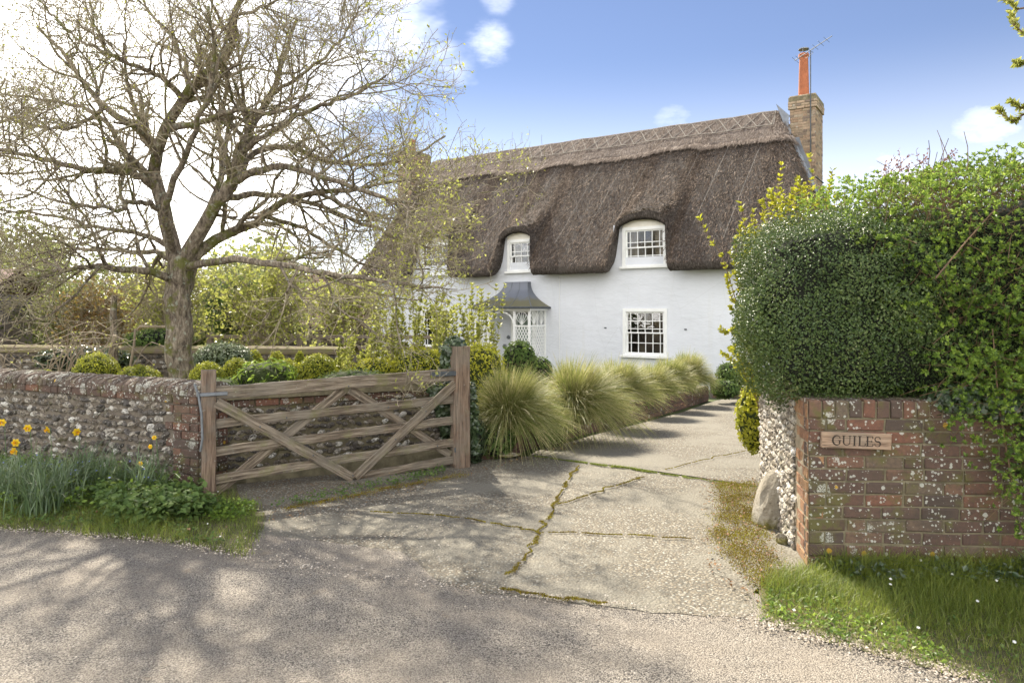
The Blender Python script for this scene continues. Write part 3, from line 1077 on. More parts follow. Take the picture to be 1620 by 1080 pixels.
RZ, EZ = 6.6, 2.61
RL, RR = -8.6, 2.28
EL, ER = -8.98, 3.9
YF, YB = -0.52, 6.52
per = []        # (ex, ey, nx, ny, rx, N, G)
xsf = set(np.arange(EL + 0.25, ER - 0.3, 0.07))
for (a, b, z0, z1) in UW:
    for c in (a - 0.10, b + 0.08):
        for d in np.linspace(-0.2, 0.2, 15):
            xsf.add(c + d)
for x in sorted(xsf):
    per.append((x, YF, 0, -1, min(max(x, RL), RR), notch(x), gbump(x)))
for k in range(1, 6):
    a = k / 6 * math.pi / 2
    per.append((ER - 0.3 + 0.3 * math.sin(a), YF + 0.3 - 0.3 * math.cos(a), math.sin(a), -math.cos(a), RR, 0, 0))
for y in np.arange(YF + 0.3, YB - 0.25, 0.25):
    per.append((ER, y, 1, 0, RR, 0, 0))
for k in range(0, 6):
    a = k / 6 * math.pi / 2
    per.append((ER - 0.3 + 0.3 * math.cos(a), YB - 0.3 + 0.3 * math.sin(a), math.cos(a), math.sin(a), RR, 0, 0))
for x in np.arange(ER - 0.3, EL + 0.2, -0.5):
    per.append((x, YB, 0, 1, min(max(x, RL), RR), 0, 0))
for k in range(0, 6):
    a = k / 6 * math.pi / 2
    per.append((EL + 0.3 - 0.3 * math.sin(a), YB - 0.3 + 0.3 * math.cos(a), -math.sin(a), math.cos(a), RL, 0, 0))
for y in np.arange(YB - 0.3, YF + 0.3, -0.25):
    per.append((EL, y, -1, 0, RL, 0, 0))
for k in range(0, 5):
    a = k / 5 * math.pi / 2
    per.append((EL + 0.3 - 0.3 * math.cos(a), YF + 0.3 - 0.3 * math.sin(a), -math.cos(a), -math.sin(a), RL, 0, 0))

ROWS = 34


def hash2(a, b):
    s = math.sin(a * 12.9898 + b * 78.233) * 43758.5453
    return s - math.floor(s) - 0.5


def wav(x, y):
    return 0.018 * math.sin(x * 2.3 + 0.7 * y) + 0.012 * math.sin(x * 5.1 - y * 2.2) + 0.012 * math.sin(x * 11.3 + y * 6)


def roof_col(pe, lift=0.0, v0=0.0, v1=1.0, rows=ROWS, section=True):
    ex, ey, nx, ny, rx, Nn, Gb = pe
    col = []
    rec = 0.27 * min(1, Nn / 1.0)
    ex2, ey2 = ex - nx * rec, ey - ny * rec
    zb = 2.43 + Nn
    if section:
        for (off, dz) in ((0.66, 0.34), (0.30, 0.05), (0.12, 0.0), (0.03, 0.05)):
            o2 = max(off - rec * 0.8, 0.0) if off > 0.2 else off
            col.append((ex2 - nx * o2, ey2 - ny * o2, zb + dz + 0.012 * hash2(ex, off)))
    for j in range(rows + 1):
        v = v0 + (v1 - v0) * j / rows
        x, y = ex2 + (rx - ex2) * v, ey2 + (3 - ey2) * v
        hz = EZ + Nn
        full = ((ex - x) ** 2 + (ey - y) ** 2) ** 0.5
        vv = ((ey2 - ey) / (3 - ey) if ny != 0 else 0)
        vplane = vv + (1 - vv) * v
        zp = EZ + (RZ - EZ) * vplane
        zl = hz - (EZ + (RZ - EZ) * vv)       # how far the lip stands above the plane
        w = min(1, v / 0.52)
        B = zl * (1 - w) ** 2
        Bs = 0.30 * Gb * (1 - w) ** 2 * min(1, v / 0.14) * (1 - min(1, Nn))
        z = zp + max(B, Bs)
        # belly: thatch bulges slightly, ridge is rounded
        z += 0.10 * math.sin(math.pi * min(v, 1)) + wav(ex, v * 4) * (1 - v * 0.7)
        if v > 0.93:
            z -= 0.10 * ((v - 0.93) / 0.07) ** 2
        x -= 0
        ln = 0.66
        col.append((x + nx * lift * ln, y + ny * lift * ln, z + lift * 0.75 + 0.010 * hash2(ex * 3, v * 7)))
    return col


def skin(cols, closed=True):
    n = len(cols[0])
    V = np.array([p for c in cols for p in c])
    m = len(cols)
    fs = []
    for i in range(m if closed else m - 1):
        j = (i + 1) % m
        for k in range(n - 1):
            fs.append([i * n + k, j * n + k, j * n + k + 1, i * n + k + 1])
    return V, np.array(fs)


V, Fc = skin([roof_col(p) for p in per])
roof = obj('roof', mesh_raw('roof', V, Fc, MATS['thatch'], True), house)

# ridge layer, lower edge ragged
def ridge_v(pe, i):
    base = 0.735 if pe[3] != 0 or True else 0.75
    return base + 0.012 * math.sin(pe[0] * 2.2) + 0.010 * hash2(pe[0], 1.7)


cols = []
for i, pe in enumerate(per):
    v0 = ridge_v(pe, i)
    low = roof_col(pe, -0.03, v0 - 0.004, v0, 1, False)
    cols.append([low[0]] + roof_col(pe, 0.055, v0, 1.0, 12, False))
V, Fc = skin(cols)
obj('ridge_layer', mesh_raw('ridge_layer', V, Fc, MATS['thatch_ridge'], True), roof)

# loose reed ends, brushed over the coat, and a frayed ridge skirt
colsF = [roof_col(p) for p in per]
frontidx = [i for i, p in enumerate(per) if (p[3] == -1 or p[2] > 0.0) and p[1] < 4]
def reed_strip(count, vlo, vhi, length, width, lift, tilt, seed):
    r = np.random.default_rng(seed)
    base = []
    dirs = []
    for _ in range(count):
        i = frontidx[int(r.random() * (len(frontidx) - 1))]
        c = colsF[i]
        n = len(c) - 5
        v = vlo + (vhi - vlo) * r.random()
        k = 4 + v * n
        a = int(k)
        fr = k - a
        p0, p1 = Vector(c[a]), Vector(c[min(a + 1, len(c) - 1)])
        p = p0.lerp(p1, fr)
        d = (p0 - p1)
        if d.length < 1e-4:
            continue
        d.normalize()
        pe = per[i]
        nn = Vector((pe[2] * 0.66, pe[3] * 0.66, 0.75))
        nn = (nn - d * nn.dot(d)).normalized()
        p = p + nn * lift + Vector((r.normal() * 0.03, 0, 0))
        base.append(p)
        dirs.append((d + nn * tilt * r.random() + Vector((r.normal() * 0.22, 0, 0))).normalized())
    base = np.array(base)
    dirs = np.array(dirs)
    side = unit(np.cross(dirs, np.array([0.1, -0.7, 0.7])))
    L = (length * (0.5 + r.random(len(base))))[:, None]
    w = width
    V = np.stack([base - side * w, base + side * w, base + dirs * L], 1).reshape(-1, 3)
    return V, np.arange(len(V)).reshape(-1, 3)


MATS['reed'] = leaf_mat('reed_end', [(0, (0.046, 0.034, 0.026)), (0.5, (0.117, 0.086, 0.065)), (0.85, (0.234, 0.182, 0.143)), (1, (0.442, 0.364, 0.299))], 0.05, 0.9, 0.1)
MATS['reed_ridge'] = leaf_mat('ridge_reed_end', [(0, (0.096, 0.072, 0.060)), (0.5, (0.204, 0.162, 0.132)), (1, (0.396, 0.336, 0.288))], 0.05, 0.9, 0.1)
V, Fc = reed_strip(34000, 0.0, 0.73, 0.10, 0.010, 0.0, 0.55, 5)
o = obj('reed_ends', mesh_raw('reed_ends', V, Fc, MATS['reed']), roof); o['kind'] = 'stuff'
V, Fc = reed_strip(9000, 0.725, 0.97, 0.10, 0.010, 0.055, 0.25, 6)
V2, Fc2 = reed_strip(6000, 0.725, 0.75, 0.15, 0.011, 0.055, 0.3, 7)
V, Fc = join_np([(V, Fc), (V2, Fc2)])
o = obj('ridge_reed_ends', mesh_raw('ridge_reed_ends', V, Fc, MATS['reed_ridge']), roof); o['kind'] = 'stuff'


def on_roof(x, v, lift=0.07):
    """point on the front slope ridge layer at eave station x"""
    pe = (x, YF, 0, -1, min(max(x, RL), RR), 0, gbump(x))
    return Vector(roof_col(pe, lift, v, 1.0, 1, False)[0])


rod_mesh = MB().tube([(0, 0, 0), (0.5, 0, 0), (1, 0, 0)], 0.5, 5).mesh('ligger', MATS['spar'])


def rod(a, b, r, name, parent, me=rod_mesh):
    d = b - a
    o = bpy.data.objects.new(name, me)
    COL.objects.link(o)
    o.parent = parent
    o.matrix_basis = Matrix.Translation(a) @ d.to_track_quat('X', 'Z').to_matrix().to_4x4() @ Matrix.Diagonal((d.length, r * 2, r * 2, 1))
    return o


VT, VB = 0.965, 0.84
x = RL + 0.1
stepx = 0.36
while x < RR + 0.1:
    xa, xb = x, min(x + stepx, RR + 0.35)
    for (va, vb) in ((VT, VB), (VB, VT)):
        pa, pb = on_roof(xa, va), on_roof(xb, vb)
        pm = on_roof((xa + xb) / 2, (va + vb) / 2, 0.112)
        rod(pa, pb, 0.009, 'spar', roof)
    for vv in (VT, VB):
        rod(on_roof(xa, vv, 0.075), on_roof(xb, vv, 0.075), 0.008, 'ligger', roof)
    x += stepx
# netting wires running down the slope
mbw = MB()
for xw in (-7.6, -6.1, -4.6, -3.7, -2.3, -1.6, -0.9, 0.4, 1.1, 1.9):
    pts = [on_roof(xw + 0.5 * (v - 0.2), v, 0.02) for v in np.linspace(0.30 if abs(xw) < 0.8 else 0.12, 0.73, 12)]
    mbw.tube(pts, 0.0028, 4, False)
mbw.build('netting_wire', MATS['wire_net'], roof)


# windows -----------------------------------------------------------------
pane_me = MB().box(-0.5, 0.5, 0, 0.004, -0.5, 0.5).mesh('pane', MATS['glass'])


def window(x0, x1, z0, z1, cols, rows, arched=False, parent=house, curt=True, sill=True):
    """sash window; cols/rows are lists of relative pane sizes"""
    fw = 0.075
    yF = -0.03
    wmb = MB()
    top = z1 - (0.13 if arched else 0)
    wmb.box(x0, x0 + fw, yF, 0.10, z0, top)
    wmb.box(x1 - fw, x1, yF, 0.10, z0, top)
    wmb.box(x0 + fw, x1 - fw, yF, 0.10, top - fw, top)
    wmb.box(x0 + fw, x1 - fw, yF, 0.10, z0, z0 + fw * 0.6)
    w = wmb.build('window', MATS['white'], parent)
    if arched:
        # arched boarded head over the sash
        n = 14
        pts = []
        for k in range(n + 1):
            t = -1 + 2 * k / n
            pts.append(((x0 + x1) / 2 + t * (x1 - x0) / 2, z1 + 0.10 - 0.12 * abs(t) ** 2.2))
        v = [(x, -0.012, z) for x, z in pts] + [(x, 0.1, z) for x, z in pts]
        v += [(x, -0.012, top) for x, z in pts] + [(x, 0.1, top) for x, z in pts]
        f = [[k, k + 1, 2 * (n + 1) + k + 1, 2 * (n + 1) + k] for k in range(n)]
        f += [[k, n + 1 + k, n + 2 + k, k + 1] for k in range(n)]
        f = [q[::-1] for q in f]
        h = MB().add(v, f).build('window_head', MATS['cream'], w)
        r = MB()
        for k in range(n):
            (xa, za), (xb, zb) = pts[k], pts[k + 1]
            r.add([(xa, -0.04, za - 0.05), (xb, -0.04, zb - 0.05), (xb, -0.04, zb), (xa, -0.04, za), (xa, 0, za - 0.05), (xb, 0, zb - 0.05), (xb, 0, zb), (xa, 0, za)],
                  [[0, 1, 2, 3], [0, 4, 5, 1], [3, 2, 6, 7]])
        r.build('frame', MATS['white'], w)
    if sill:
        MB().cbox(x0 - 0.05, x1 + 0.05, -0.09, -0.031, z0 - 0.045, z0 + 0.012, 0.006).build('sill', MATS['white'], w)
    ix0, ix1, iz0, iz1 = x0 + fw, x1 - fw, z0 + fw * 0.6, top - fw
    # sashes
    mid = iz0 + (iz1 - iz0) * 0.5
    sb = 0.035
    s = MB()
    for (za, zb, yy) in ((iz0, mid + 0.016, 0.045), (mid - 0.016, iz1, 0.012)):
        s.box(ix0, ix0 + sb, yy, yy + 0.03, za, zb)
        s.box(ix1 - sb, ix1, yy, yy + 0.03, za, zb)
        s.box(ix0 + sb, ix1 - sb, yy, yy + 0.03, za, za + sb * 0.9)
        s.box(ix0 + sb, ix1 - sb, yy, yy + 0.03, zb - sb * 0.9, zb)
    s.build('sash', MATS['white'], w)
    gx0, gx1 = ix0 + sb, ix1 - sb
    bars = MB()
    gb = 0.018
    cw = np.cumsum([0] + cols) / sum(cols)
    for (za, zb, yy, rws) in ((iz0 + sb * .9, mid + 0.016 - sb * .9, 0.05, rows[1]), (mid - 0.016 + sb * .9, iz1 - sb * .9, 0.017, rows[0])):
        rw = np.cumsum([0] + rws) / sum(rws)
        for c in cw[1:-1]:
            xx = gx0 + (gx1 - gx0) * c
            bars.box(xx - gb / 2, xx + gb / 2, yy, yy + 0.02, za, zb)
        for q in rw[1:-1]:
            zz = za + (zb - za) * q
            bars.box(gx0, gx1, yy + 0.001, yy + 0.021, zz - gb / 2, zz + gb / 2)
        for i in range(len(cw) - 1):
            for j in range(len(rw) - 1):
                xa, xb = gx0 + (gx1 - gx0) * cw[i] , gx0 + (gx1 - gx0) * cw[i + 1]
                a, b = za + (zb - za) * rw[j], za + (zb - za) * rw[j + 1]
                o = bpy.data.objects.new('pane', pane_me)
                COL.objects.link(o)
                o.parent = w
                o.location = ((xa + xb) / 2, yy + 0.009, (a + b) / 2)
                o.rotation_euler = (random.gauss(0, 0.012), 0, random.gauss(0, 0.012))
                o.scale = (xb - xa, 1, b - a)
    bars.build('glazing_bar', MATS['white'], w)
    # room behind: a shallow dark box, and curtains where the photo has them
    rm = MB()
    rm.box(x0 + 0.02, x1 - 0.02, 0.75, 0.78, z0, top)
    rm.box(x0 - 0.01, x0 + 0.02, 0.101, 0.78, z0, top)
    rm.box(x1 - 0.02, x1 + 0.01, 0.101, 0.78, z0, top)
    rm.box(x0 + 0.02, x1 - 0.02, 0.101, 0.78, z0 - 0.02, z0)
    rm.box(x0 + 0.02, x1 - 0.02, 0.101, 0.78, top, top + 0.02)
    rm.build('room_recess', MATS['dark_room'], w)
    if curt:
        for (ca, cb) in ((ix0, ix0 + (ix1 - ix0) * 0.27), (ix1 - (ix1 - ix0) * 0.30, ix1)):
            n = 24
            v, f = [], []
            for k in range(n + 1):
                xx = ca + (cb - ca) * k / n
                yy = 0.20 + 0.022 * math.sin(k * 1.7)
                v += [(xx, yy, z0 + 0.02), (xx, yy, top - 0.03)]
            f = [[2 * k, 2 * k + 2, 2 * k + 3, 2 * k + 1] for k in range(n)]
            MB().add(v, f).build('curtain', MATS['curtain'], w)
    return w


C6 = [0.42, 1, 1, 1, 1, 0.42]
window(*GW, C6, ([0.42, 1, 1], [1, 1]), False, curt=False)
window(*GWL, C6, ([0.42, 1, 1], [1, 1]), False, curt=False)
# upstairs
window(*UW[0], C6, ([0.42, 1], [1, 1]), True)
window(*UW[1], [0.5, 1, 1, 0.5], ([0.5, 1], [1, 1]), True)
window(*UW[2], C6, ([0.42, 1], [1, 1]), True)
# dormer cheeks behind the thatch
mb = MB()
for (a, b, z0, z1) in UW:
    mb.box(a - 0.25, a, 0.02, 0.3, WT + 0.001, z1 - 0.05)
    mb.box(b, b + 0.06, 0.02, 0.3, WT + 0.001, z1 - 0.22)
mb.build('dormer_cheek', MATS['render'], house)

# anchor plates on the wall
for (ax, az) in ((-1.0, 1.14), (0.98, 1.13)):
    MB().cbox(ax - 0.03, ax + 0.03, -0.02, -0.001, az - 0.014, az + 0.014, 0.004).build('wall_tie', MATS['iron'], house)
MB().tube([(-2.26, -0.012, 0.2), (-2.26, -0.012, 2.40)], 0.007, 6).build('wall_cable', MATS['white'], house)

# porch ----------------------------------------------------------------------
PX0, PX1, PD = -4.27, -2.66, 0.78
PT = 1.60
porch = bpy.data.objects.new('porch', None)
link(porch, house)
# swept lead roof: concave hipped
hcols = []
cxm = (-3.98 + -3.20) / 2
def porch_ring(s):
    # s 0..1 bottom..top
    q = (1 - s) ** 2.3
    x0 = -3.80 + (PX0 - 0.13 + 3.80) * q
    x1 = -3.10 + (PX1 + 0.13 + 3.10) * q
    y = -0.16 + (-PD - 0.13 + 0.16) * q
    z = PT + 0.05 + s * 0.64
    return [(x0, 0, z), (x0, y, z), (x1, y, z), (x1, 0, z)]
mbp = MB()
rings = [porch_ring(s) for s in np.linspace(0, 1, 15)]
for a, b in zip(rings[:-1], rings[1:]):
    for k in range(3):
        mbp.add([a[k], a[k + 1], b[k + 1], b[k]], [[0, 1, 2, 3]])
mbp.add(rings[-1], [[0, 1, 2, 3]])
mbp.build('porch_roof', MATS['porch_lead'], porch)
mbp = MB()
mbp.tube([r[2] for r in rings], 0.012, 6)
mbp.tube([r[1] for r in rings], 0.012, 6)
for fx in (0.33, 0.66):
    mbp.tube([Vector(r[1]).lerp(Vector(r[2]), fx) + Vector((0, -0.004, 0)) for r in rings], 0.010, 6)
mbp.build('lead_roll', MATS['lead'], porch)
mbp = MB()
mbp.cbox(PX0 - 0.16, PX1 + 0.16, -PD - 0.16, -0.001, PT, PT + 0.049, 0.012)
mbp.build('gutter', MATS['iron'], porch)
MB().cbox(PX0 - 0.06, PX1 + 0.06, -PD - 0.06, -0.001, PT - 0.05, PT - 0.001, 0.004).build('fascia', MATS['white'], porch)
ptop = PT - 0.052


def post(x, y, w=0.045):
    MB().box(x - w / 2, x + w / 2, y - w / 2, y + w / 2, -0.45, ptop).build('post', MATS['white'], porch)


def lattice(p0, p1, name='lattice_panel'):
    """p0,p1 2D ends of a panel. fan head above, diamond lattice below, louvres at the foot"""
    p0, p1 = Vector((*p0, 0)), Vector((*p1, 0))
    L = (p1 - p0).length
    u = (p1 - p0) / L
    nrm = Vector((u.y, -u.x, 0))
    mb = MB()
    def strip(a, b, w=0.014, t=0.012, lay=0.0):
        (xa, za), (xb, zb) = a, b
        dx, dz = xb - xa, zb - za
        l = math.hypot(dx, dz)
        if l < 1e-5:
            return
        sx, sz = -dz / l * w / 2, dx / l * w / 2
        q = [(xa + sx, za + sz), (xb + sx, zb + sz), (xb - sx, zb - sz), (xa - sx, za - sz)]
        v = [tuple(p0 + u * x + nrm * (lay + t / 2) + Vector((0, 0, z))) for x, z in q] + [tuple(p0 + u * x + nrm * (lay - t / 2) + Vector((0, 0, z))) for x, z in q]
        mb.add(v, [[0, 1, 2, 3], [7, 6, 5, 4], [0, 4, 5, 1], [1, 5, 6, 2], [2, 6, 7, 3], [3, 7, 4, 0]])
    zl1 = 1.18          # top of lattice
    zl0 = 0.36
    for z in (zl1, zl0, 0.02, -0.2, -0.42):
        strip((0, z), (L, z), 0.03, 0.02)
    # diamonds: tall, narrow
    dw = L / max(2, round(L / 0.085))
    slope = 1.75
    k = -int((zl1 - zl0) / slope / dw) - 1
    for sgn in (1, -1):
        for i in range(-40, 60):
            x0 = i * dw
            pts = []
            # line x = x0 + sgn*(z-zl0)/slope ; clip to 0..L
            za, zb = zl0, zl1
            xa, xb = x0, x0 + sgn * (zb - za) / slope
            t0, t1 = 0.0, 1.0
            dx = xb - xa
            if abs(dx) > 1e-6:
                ta, tb = (0 - xa) / dx, (L - xa) / dx
                t0, t1 = max(t0, min(ta, tb)), min(t1, max(ta, tb))
            if t1 - t0 > 0.02:
                strip((xa + dx * t0, za + (zb - za) * t0), (xa + dx * t1, za + (zb - za) * t1), 0.016, 0.008, 0.004 * sgn)
    # fan head
    nf = max(1, round(L / 0.36))
    for q in range(nf):
        c = (q + 0.5) * L / nf
        r = L / nf / 2
        H = ptop - zl1
        N_ = 14
        pts = [(c + r * 0.92 * math.cos(a), zl1 + 0.10 + (H - 0.12) * math.sin(a)) for a in np.linspace(0, math.pi, N_)]
        for a, b in zip(pts[:-1], pts[1:]):
            strip(a, b, 0.014, 0.010)
        for a in np.linspace(0.35, math.pi - 0.35, 7):
            strip((c, zl1 + 0.02), (c + r * 0.9 * math.cos(a), zl1 + 0.10 + (H - 0.12) * math.sin(a)), 0.011, 0.009, 0.003)
        strip((c - r * 0.92, zl1), (c - r * 0.92, ptop), 0.012, 0.010)
        strip((c + r * 0.92, zl1), (c + r * 0.92, ptop), 0.012, 0.010)
    # louvred foot
    for z in np.arange(-0.40, zl0 - 0.03, 0.045):
        strip((0, z), (L, z), 0.03, 0.010, 0.006)
    mb.build(name, MATS['white'], porch)


YP = -PD
for (x, y) in ((PX0, YP), (-3.87, YP), (-3.10, YP), (PX1, YP), (PX0, -0.03), (PX1, -0.03)):
    post(x, y)
lattice((PX0 + 0.023, YP), (-3.87 - 0.023, YP))
lattice((-3.10 + 0.023, YP), (PX1 - 0.023, YP))
lattice((PX1, YP + 0.023), (PX1, -0.053))
lattice((PX0, YP + 0.023), (PX0, -0.053))
# arch over the opening
mba = MB()
N_ = 18
xc, rr_ = (-3.87 + -3.10) / 2, (0.77 - 0.045) / 2
prev = None
for a in np.linspace(0, math.pi, N_):
    p_ = (xc + rr_ * math.cos(a), ptop - 0.30 + 0.28 * math.sin(a))
    q_ = (xc + (rr_ + 0.0) * math.cos(a) * 0.93, ptop - 0.30 + 0.25 * math.sin(a))
    if prev:
        (pp, pq) = prev
        v = [(pp[0], YP - 0.02, pp[1]), (p_[0], YP - 0.02, p_[1]), (q_[0], YP - 0.02, q_[1]), (pq[0], YP - 0.02, pq[1])]
        v += [(x, YP + 0.02, z) for x, _, z in v]
        mba.add(v, [[0, 1, 2, 3], [7, 6, 5, 4], [0, 4, 5, 1], [2, 6, 7, 3]])
    prev = (p_, q_)
mba.build('arch', MATS['white'], porch)
MB().box(PX0 - 0.1, PX1 + 0.1, -PD - 0.1, -0.001, -0.6, -0.44).build('step', MATS['clothrock'], porch)
# front door
door = MB().box(DR[0] + 0.061, DR[1] - 0.061, 0.10, 0.15, -0.44, 1.44).build('door', MATS['green_door'], house)
mbd = MB()
for (a, b, c, d) in ((0.05, 0.24, 0.95, 1.35), (0.28, 0.47, 0.95, 1.35), (0.05, 0.24, 0.3, 0.88), (0.28, 0.47, 0.3, 0.88), (0.05, 0.24, -0.36, 0.2), (0.28, 0.47, -0.36, 0.2)):
    mbd.cbox(DR[0] + 0.061 + a, DR[0] + 0.061 + b, 0.085, 0.099, c, d, 0.005)
mbd.build('door_panel', MATS['green_door'], door)
MB().tube([(DR[1] - 0.12, 0.099, 0.5), (DR[1] - 0.12, 0.05, 0.5)], [0.02, 0.03], 10).build('door_knob', MATS['steel'], door)
mbf = MB()
mbf.box(DR[0] - 0.06, DR[0] + 0.06, -0.04, 0.2, -0.44, 1.50)
mbf.box(DR[1] - 0.06, DR[1] + 0.06, -0.04, 0.2, -0.44, 1.50)
mbf.box(DR[0] - 0.10, DR[1] + 0.10, -0.05, 0.2, 1.501, 1.57)
mbf.build('door_frame', MATS['white'], house)
MB().box(DR[0], DR[1], 0.28, 0.31, -0.6, 1.6).build('hall_recess', MATS['dark_room'], house)
MB().tube([(-3.78, -0.001, 0.86), (-3.78, -0.05, 0.86)], [0.05, 0.035], 10).build('doorbell', MATS['steel'], house)
MB().cbox(-3.92, -3.84, -0.06, -0.001, 0.60, 0.68, 0.01).build('outside_tap', MATS['steel'], house)

# chimneys -------------------------------------------------------------------
rnd = random.Random(4)


def chimney(x0, x1, y0, y1, z0, z1, potx, poty, potr, poth, cap=True, bricks=True, fl=True):
    core = MB().box(x0 + 0.008, x1 - 0.008, y0 + 0.008, y1 - 0.008, z0, z1 - 0.01).build('chimney', MATS['mortar_light'], house)
    if bricks:
        items = []
        ch = 0.064
        rows = int((z1 - z0) / ch)
        faces = (((x0, y0), (1, 0), x1 - x0), ((x1, y0), (0, 1), y1 - y0))
        for r in range(rows):
            top = r >= rows - 4
            ov = 0.035 if top and r < rows - 1 else (0.02 if top else 0)
            z = z0 + (r + 0.5) * ch
            for (og, ud, L) in faces:
                og2 = (og[0] - ud[0] * ov, og[1] - ud[1] * ov)
                L2 = L + 2 * ov
                xx = -(0.09 if r % 2 else 0)
                while xx < L2 - 0.02:
                    l = 0.185 if rnd.random() < 0.6 else 0.09
                    a, b = max(xx, 0), min(xx + l, L2)
                    if b - a > 0.03:
                        items.append((rnd.choice(BR['brick_chimney']), face_matrix(og2, ud, (a + b) / 2, z, 0.004 + ov + rnd.uniform(-.002, .003), b - a - 0.002, 0.08, ch - 0.010), 1 - 0.001 * (rows - r)))
                    xx += l + 0.010
        place_pieces('brick', items, core, 290, keyfn=lambda M, s: M.translation.z, restname='lower_bricks')
        # solid backing for the corbelled top
        MB().box(x0 - 0.028, x1 + 0.028, y0 - 0.028, y1 + 0.028, z1 - ch * 4 + 0.004, z1 - 0.012).build('corbel', MATS['mortar'], core)
    MB().cbox(x0 - 0.01, x1 + 0.01, y0 - 0.01, y1 + 0.01, z1 - 0.01, z1 + 0.03, 0.01).build('flaunching', MATS['mortar_light'], core)
    pr = [(0, potr * 1.18), (0.03, potr * 1.18), (0.05, potr), (poth - 0.1, potr * 0.80), (poth - 0.08, potr * 0.98), (poth - 0.02, potr * 0.98), (poth, potr * 0.86)]
    MB().tube([(potx, poty, z1 + 0.03 + z) for z, _ in pr], [r for _, r in pr], 20).build('chimney_pot', MATS['terracotta'], core, smooth=False)
    if cap:
        MB().tube([(potx, poty, z1 + 0.13 + poth), (potx, poty, z1 + 0.15 + poth), (potx, poty, z1 + 0.17 + poth)], [potr * 0.98, potr * 0.98, potr * 0.6], 18).build('cowl', MATS['steel'], core)
        mbc = MB()
        for a in (0.5, 2.6, 4.7):
            mbc.tube([(potx + potr * .75 * math.cos(a), poty + potr * .75 * math.sin(a), z1 + poth), (potx + potr * .75 * math.cos(a), poty + potr * .75 * math.sin(a), z1 + poth + 0.14)], 0.008, 5)
        mbc.build('cowl_leg', MATS['steel'], core)
    return core


CX0, CX1, CY0, CY1 = 2.66, 3.24, 2.6, 3.55
ch1 = chimney(CX0, CX1, CY0, CY1, 3.2, 6.70, 2.93, 2.86, 0.125, 1.06)
# lead flashing against the thatch: follows the hip plane to the left of and below the stack
def hip_z(x, y=3.0):
    vy = (x - RR) / (ER - RR)
    return RZ - (RZ - EZ) * vy + 0.12
lf = MB()
prev = None
for k in range(13):
    t = k / 12
    xx = CX0 - 0.10 + t * 1.0
    z = hip_z(xx) + 0.02
    prev_ = [(xx, CY0 - 0.16, z - 0.01), (xx, CY0 - 0.04, z + 0.04), (xx, CY0 - 0.012, z + 0.16 + 0.05 * (k % 2))]
    if prev:
        for a in range(2):
            lf.add([prev[a], prev_[a], prev_[a + 1], prev[a + 1]], [[0, 1, 2, 3]])
    prev = prev_
z = hip_z(CX0 - 0.25) + 0.1
lf.add([(CX0 - 0.012, CY0 - 0.16, hip_z(CX0) + 0.0), (CX0 - 0.012, CY0 - 0.012, hip_z(CX0) + 0.5), (CX0 - 0.012, CY1, hip_z(CX0) + 0.5), (CX0 - 0.30, CY1, hip_z(CX0 - .3) + 0.06), (CX0 - 0.30, CY0 - 0.1, hip_z(CX0 - .3) + 0.06)], [[0, 1, 2, 3, 4]])
lf.build('flashing', MATS['lead'], ch1)
# flashing draped from the stack's left corner down its face, as in the photo
lf = MB()
lf.add([(CX0 - 0.02, CY0 - 0.014, 5.72), (CX0 + 0.22, CY0 - 0.014, 5.72), (CX0 + 0.30, CY0 - 0.014, 5.45), (CX0 + 0.45, CY0 - 0.014, 5.05), (CX0 + 0.56, CY0 - 0.016, 4.6), (CX0 + 0.50, CY0 - 0.10, 4.3), (CX0 + 0.22, CY0 - 0.22, 5.0), (CX0 - 0.05, CY0 - 0.26, 5.6)], [[0, 1, 2, 3, 4, 5, 6, 7][::-1]])
lf.build('flashing', MATS['lead'], ch1)
MB().box(CX0 - 0.02, CX1 + 0.03, CY0 - 0.02, CY1 + 0.03, 4.72, 4.735).build('strap', MATS['iron'], ch1)
# aerial and mast on the stack's corner
mba = MB()
ax, ay = CX1 - 0.10, CY0 - 0.04
mba.tube([(ax, ay, 5.2), (ax, ay, 7.72)], 0.013, 6)
mba.build('aerial_mast', MATS['iron'], ch1)
mba = MB()
b0, b1 = Vector((ax - 0.35, ay - 0.05, 7.55)), Vector((ax + 0.46, ay + 0.1, 8.02))
mba.tube([b0, b1], 0.011, 5)
d_ = (b1 - b0)
for t in (0.02, 0.1, 0.2, 0.3, 0.42, 0.55, 0.7, 0.85):
    c_ = b0 + d_ * t
    s_ = 0.10 if t > 0.05 else 0.13
    mba.tube([c_ + Vector((-0.05, -s_, 0.04)), c_ + Vector((0.05, s_, -0.04))], 0.005, 4)
mba.tube([b0 + d_ * 0.5 + Vector((0, 0, 0)), b0 + d_ * 0.46 + Vector((0.02, 0, -0.1)), b0 + d_ * 0.3 + Vector((0.0, 0, -0.12))], 0.006, 4)
mba.build('aerial', MATS['steel'], ch1)
chimney(-10.0, -9.35, 2.6, 3.5, -0.5, 6.9, -9.7, 3.0, 0.13, 0.45, cap=False, bricks=True)


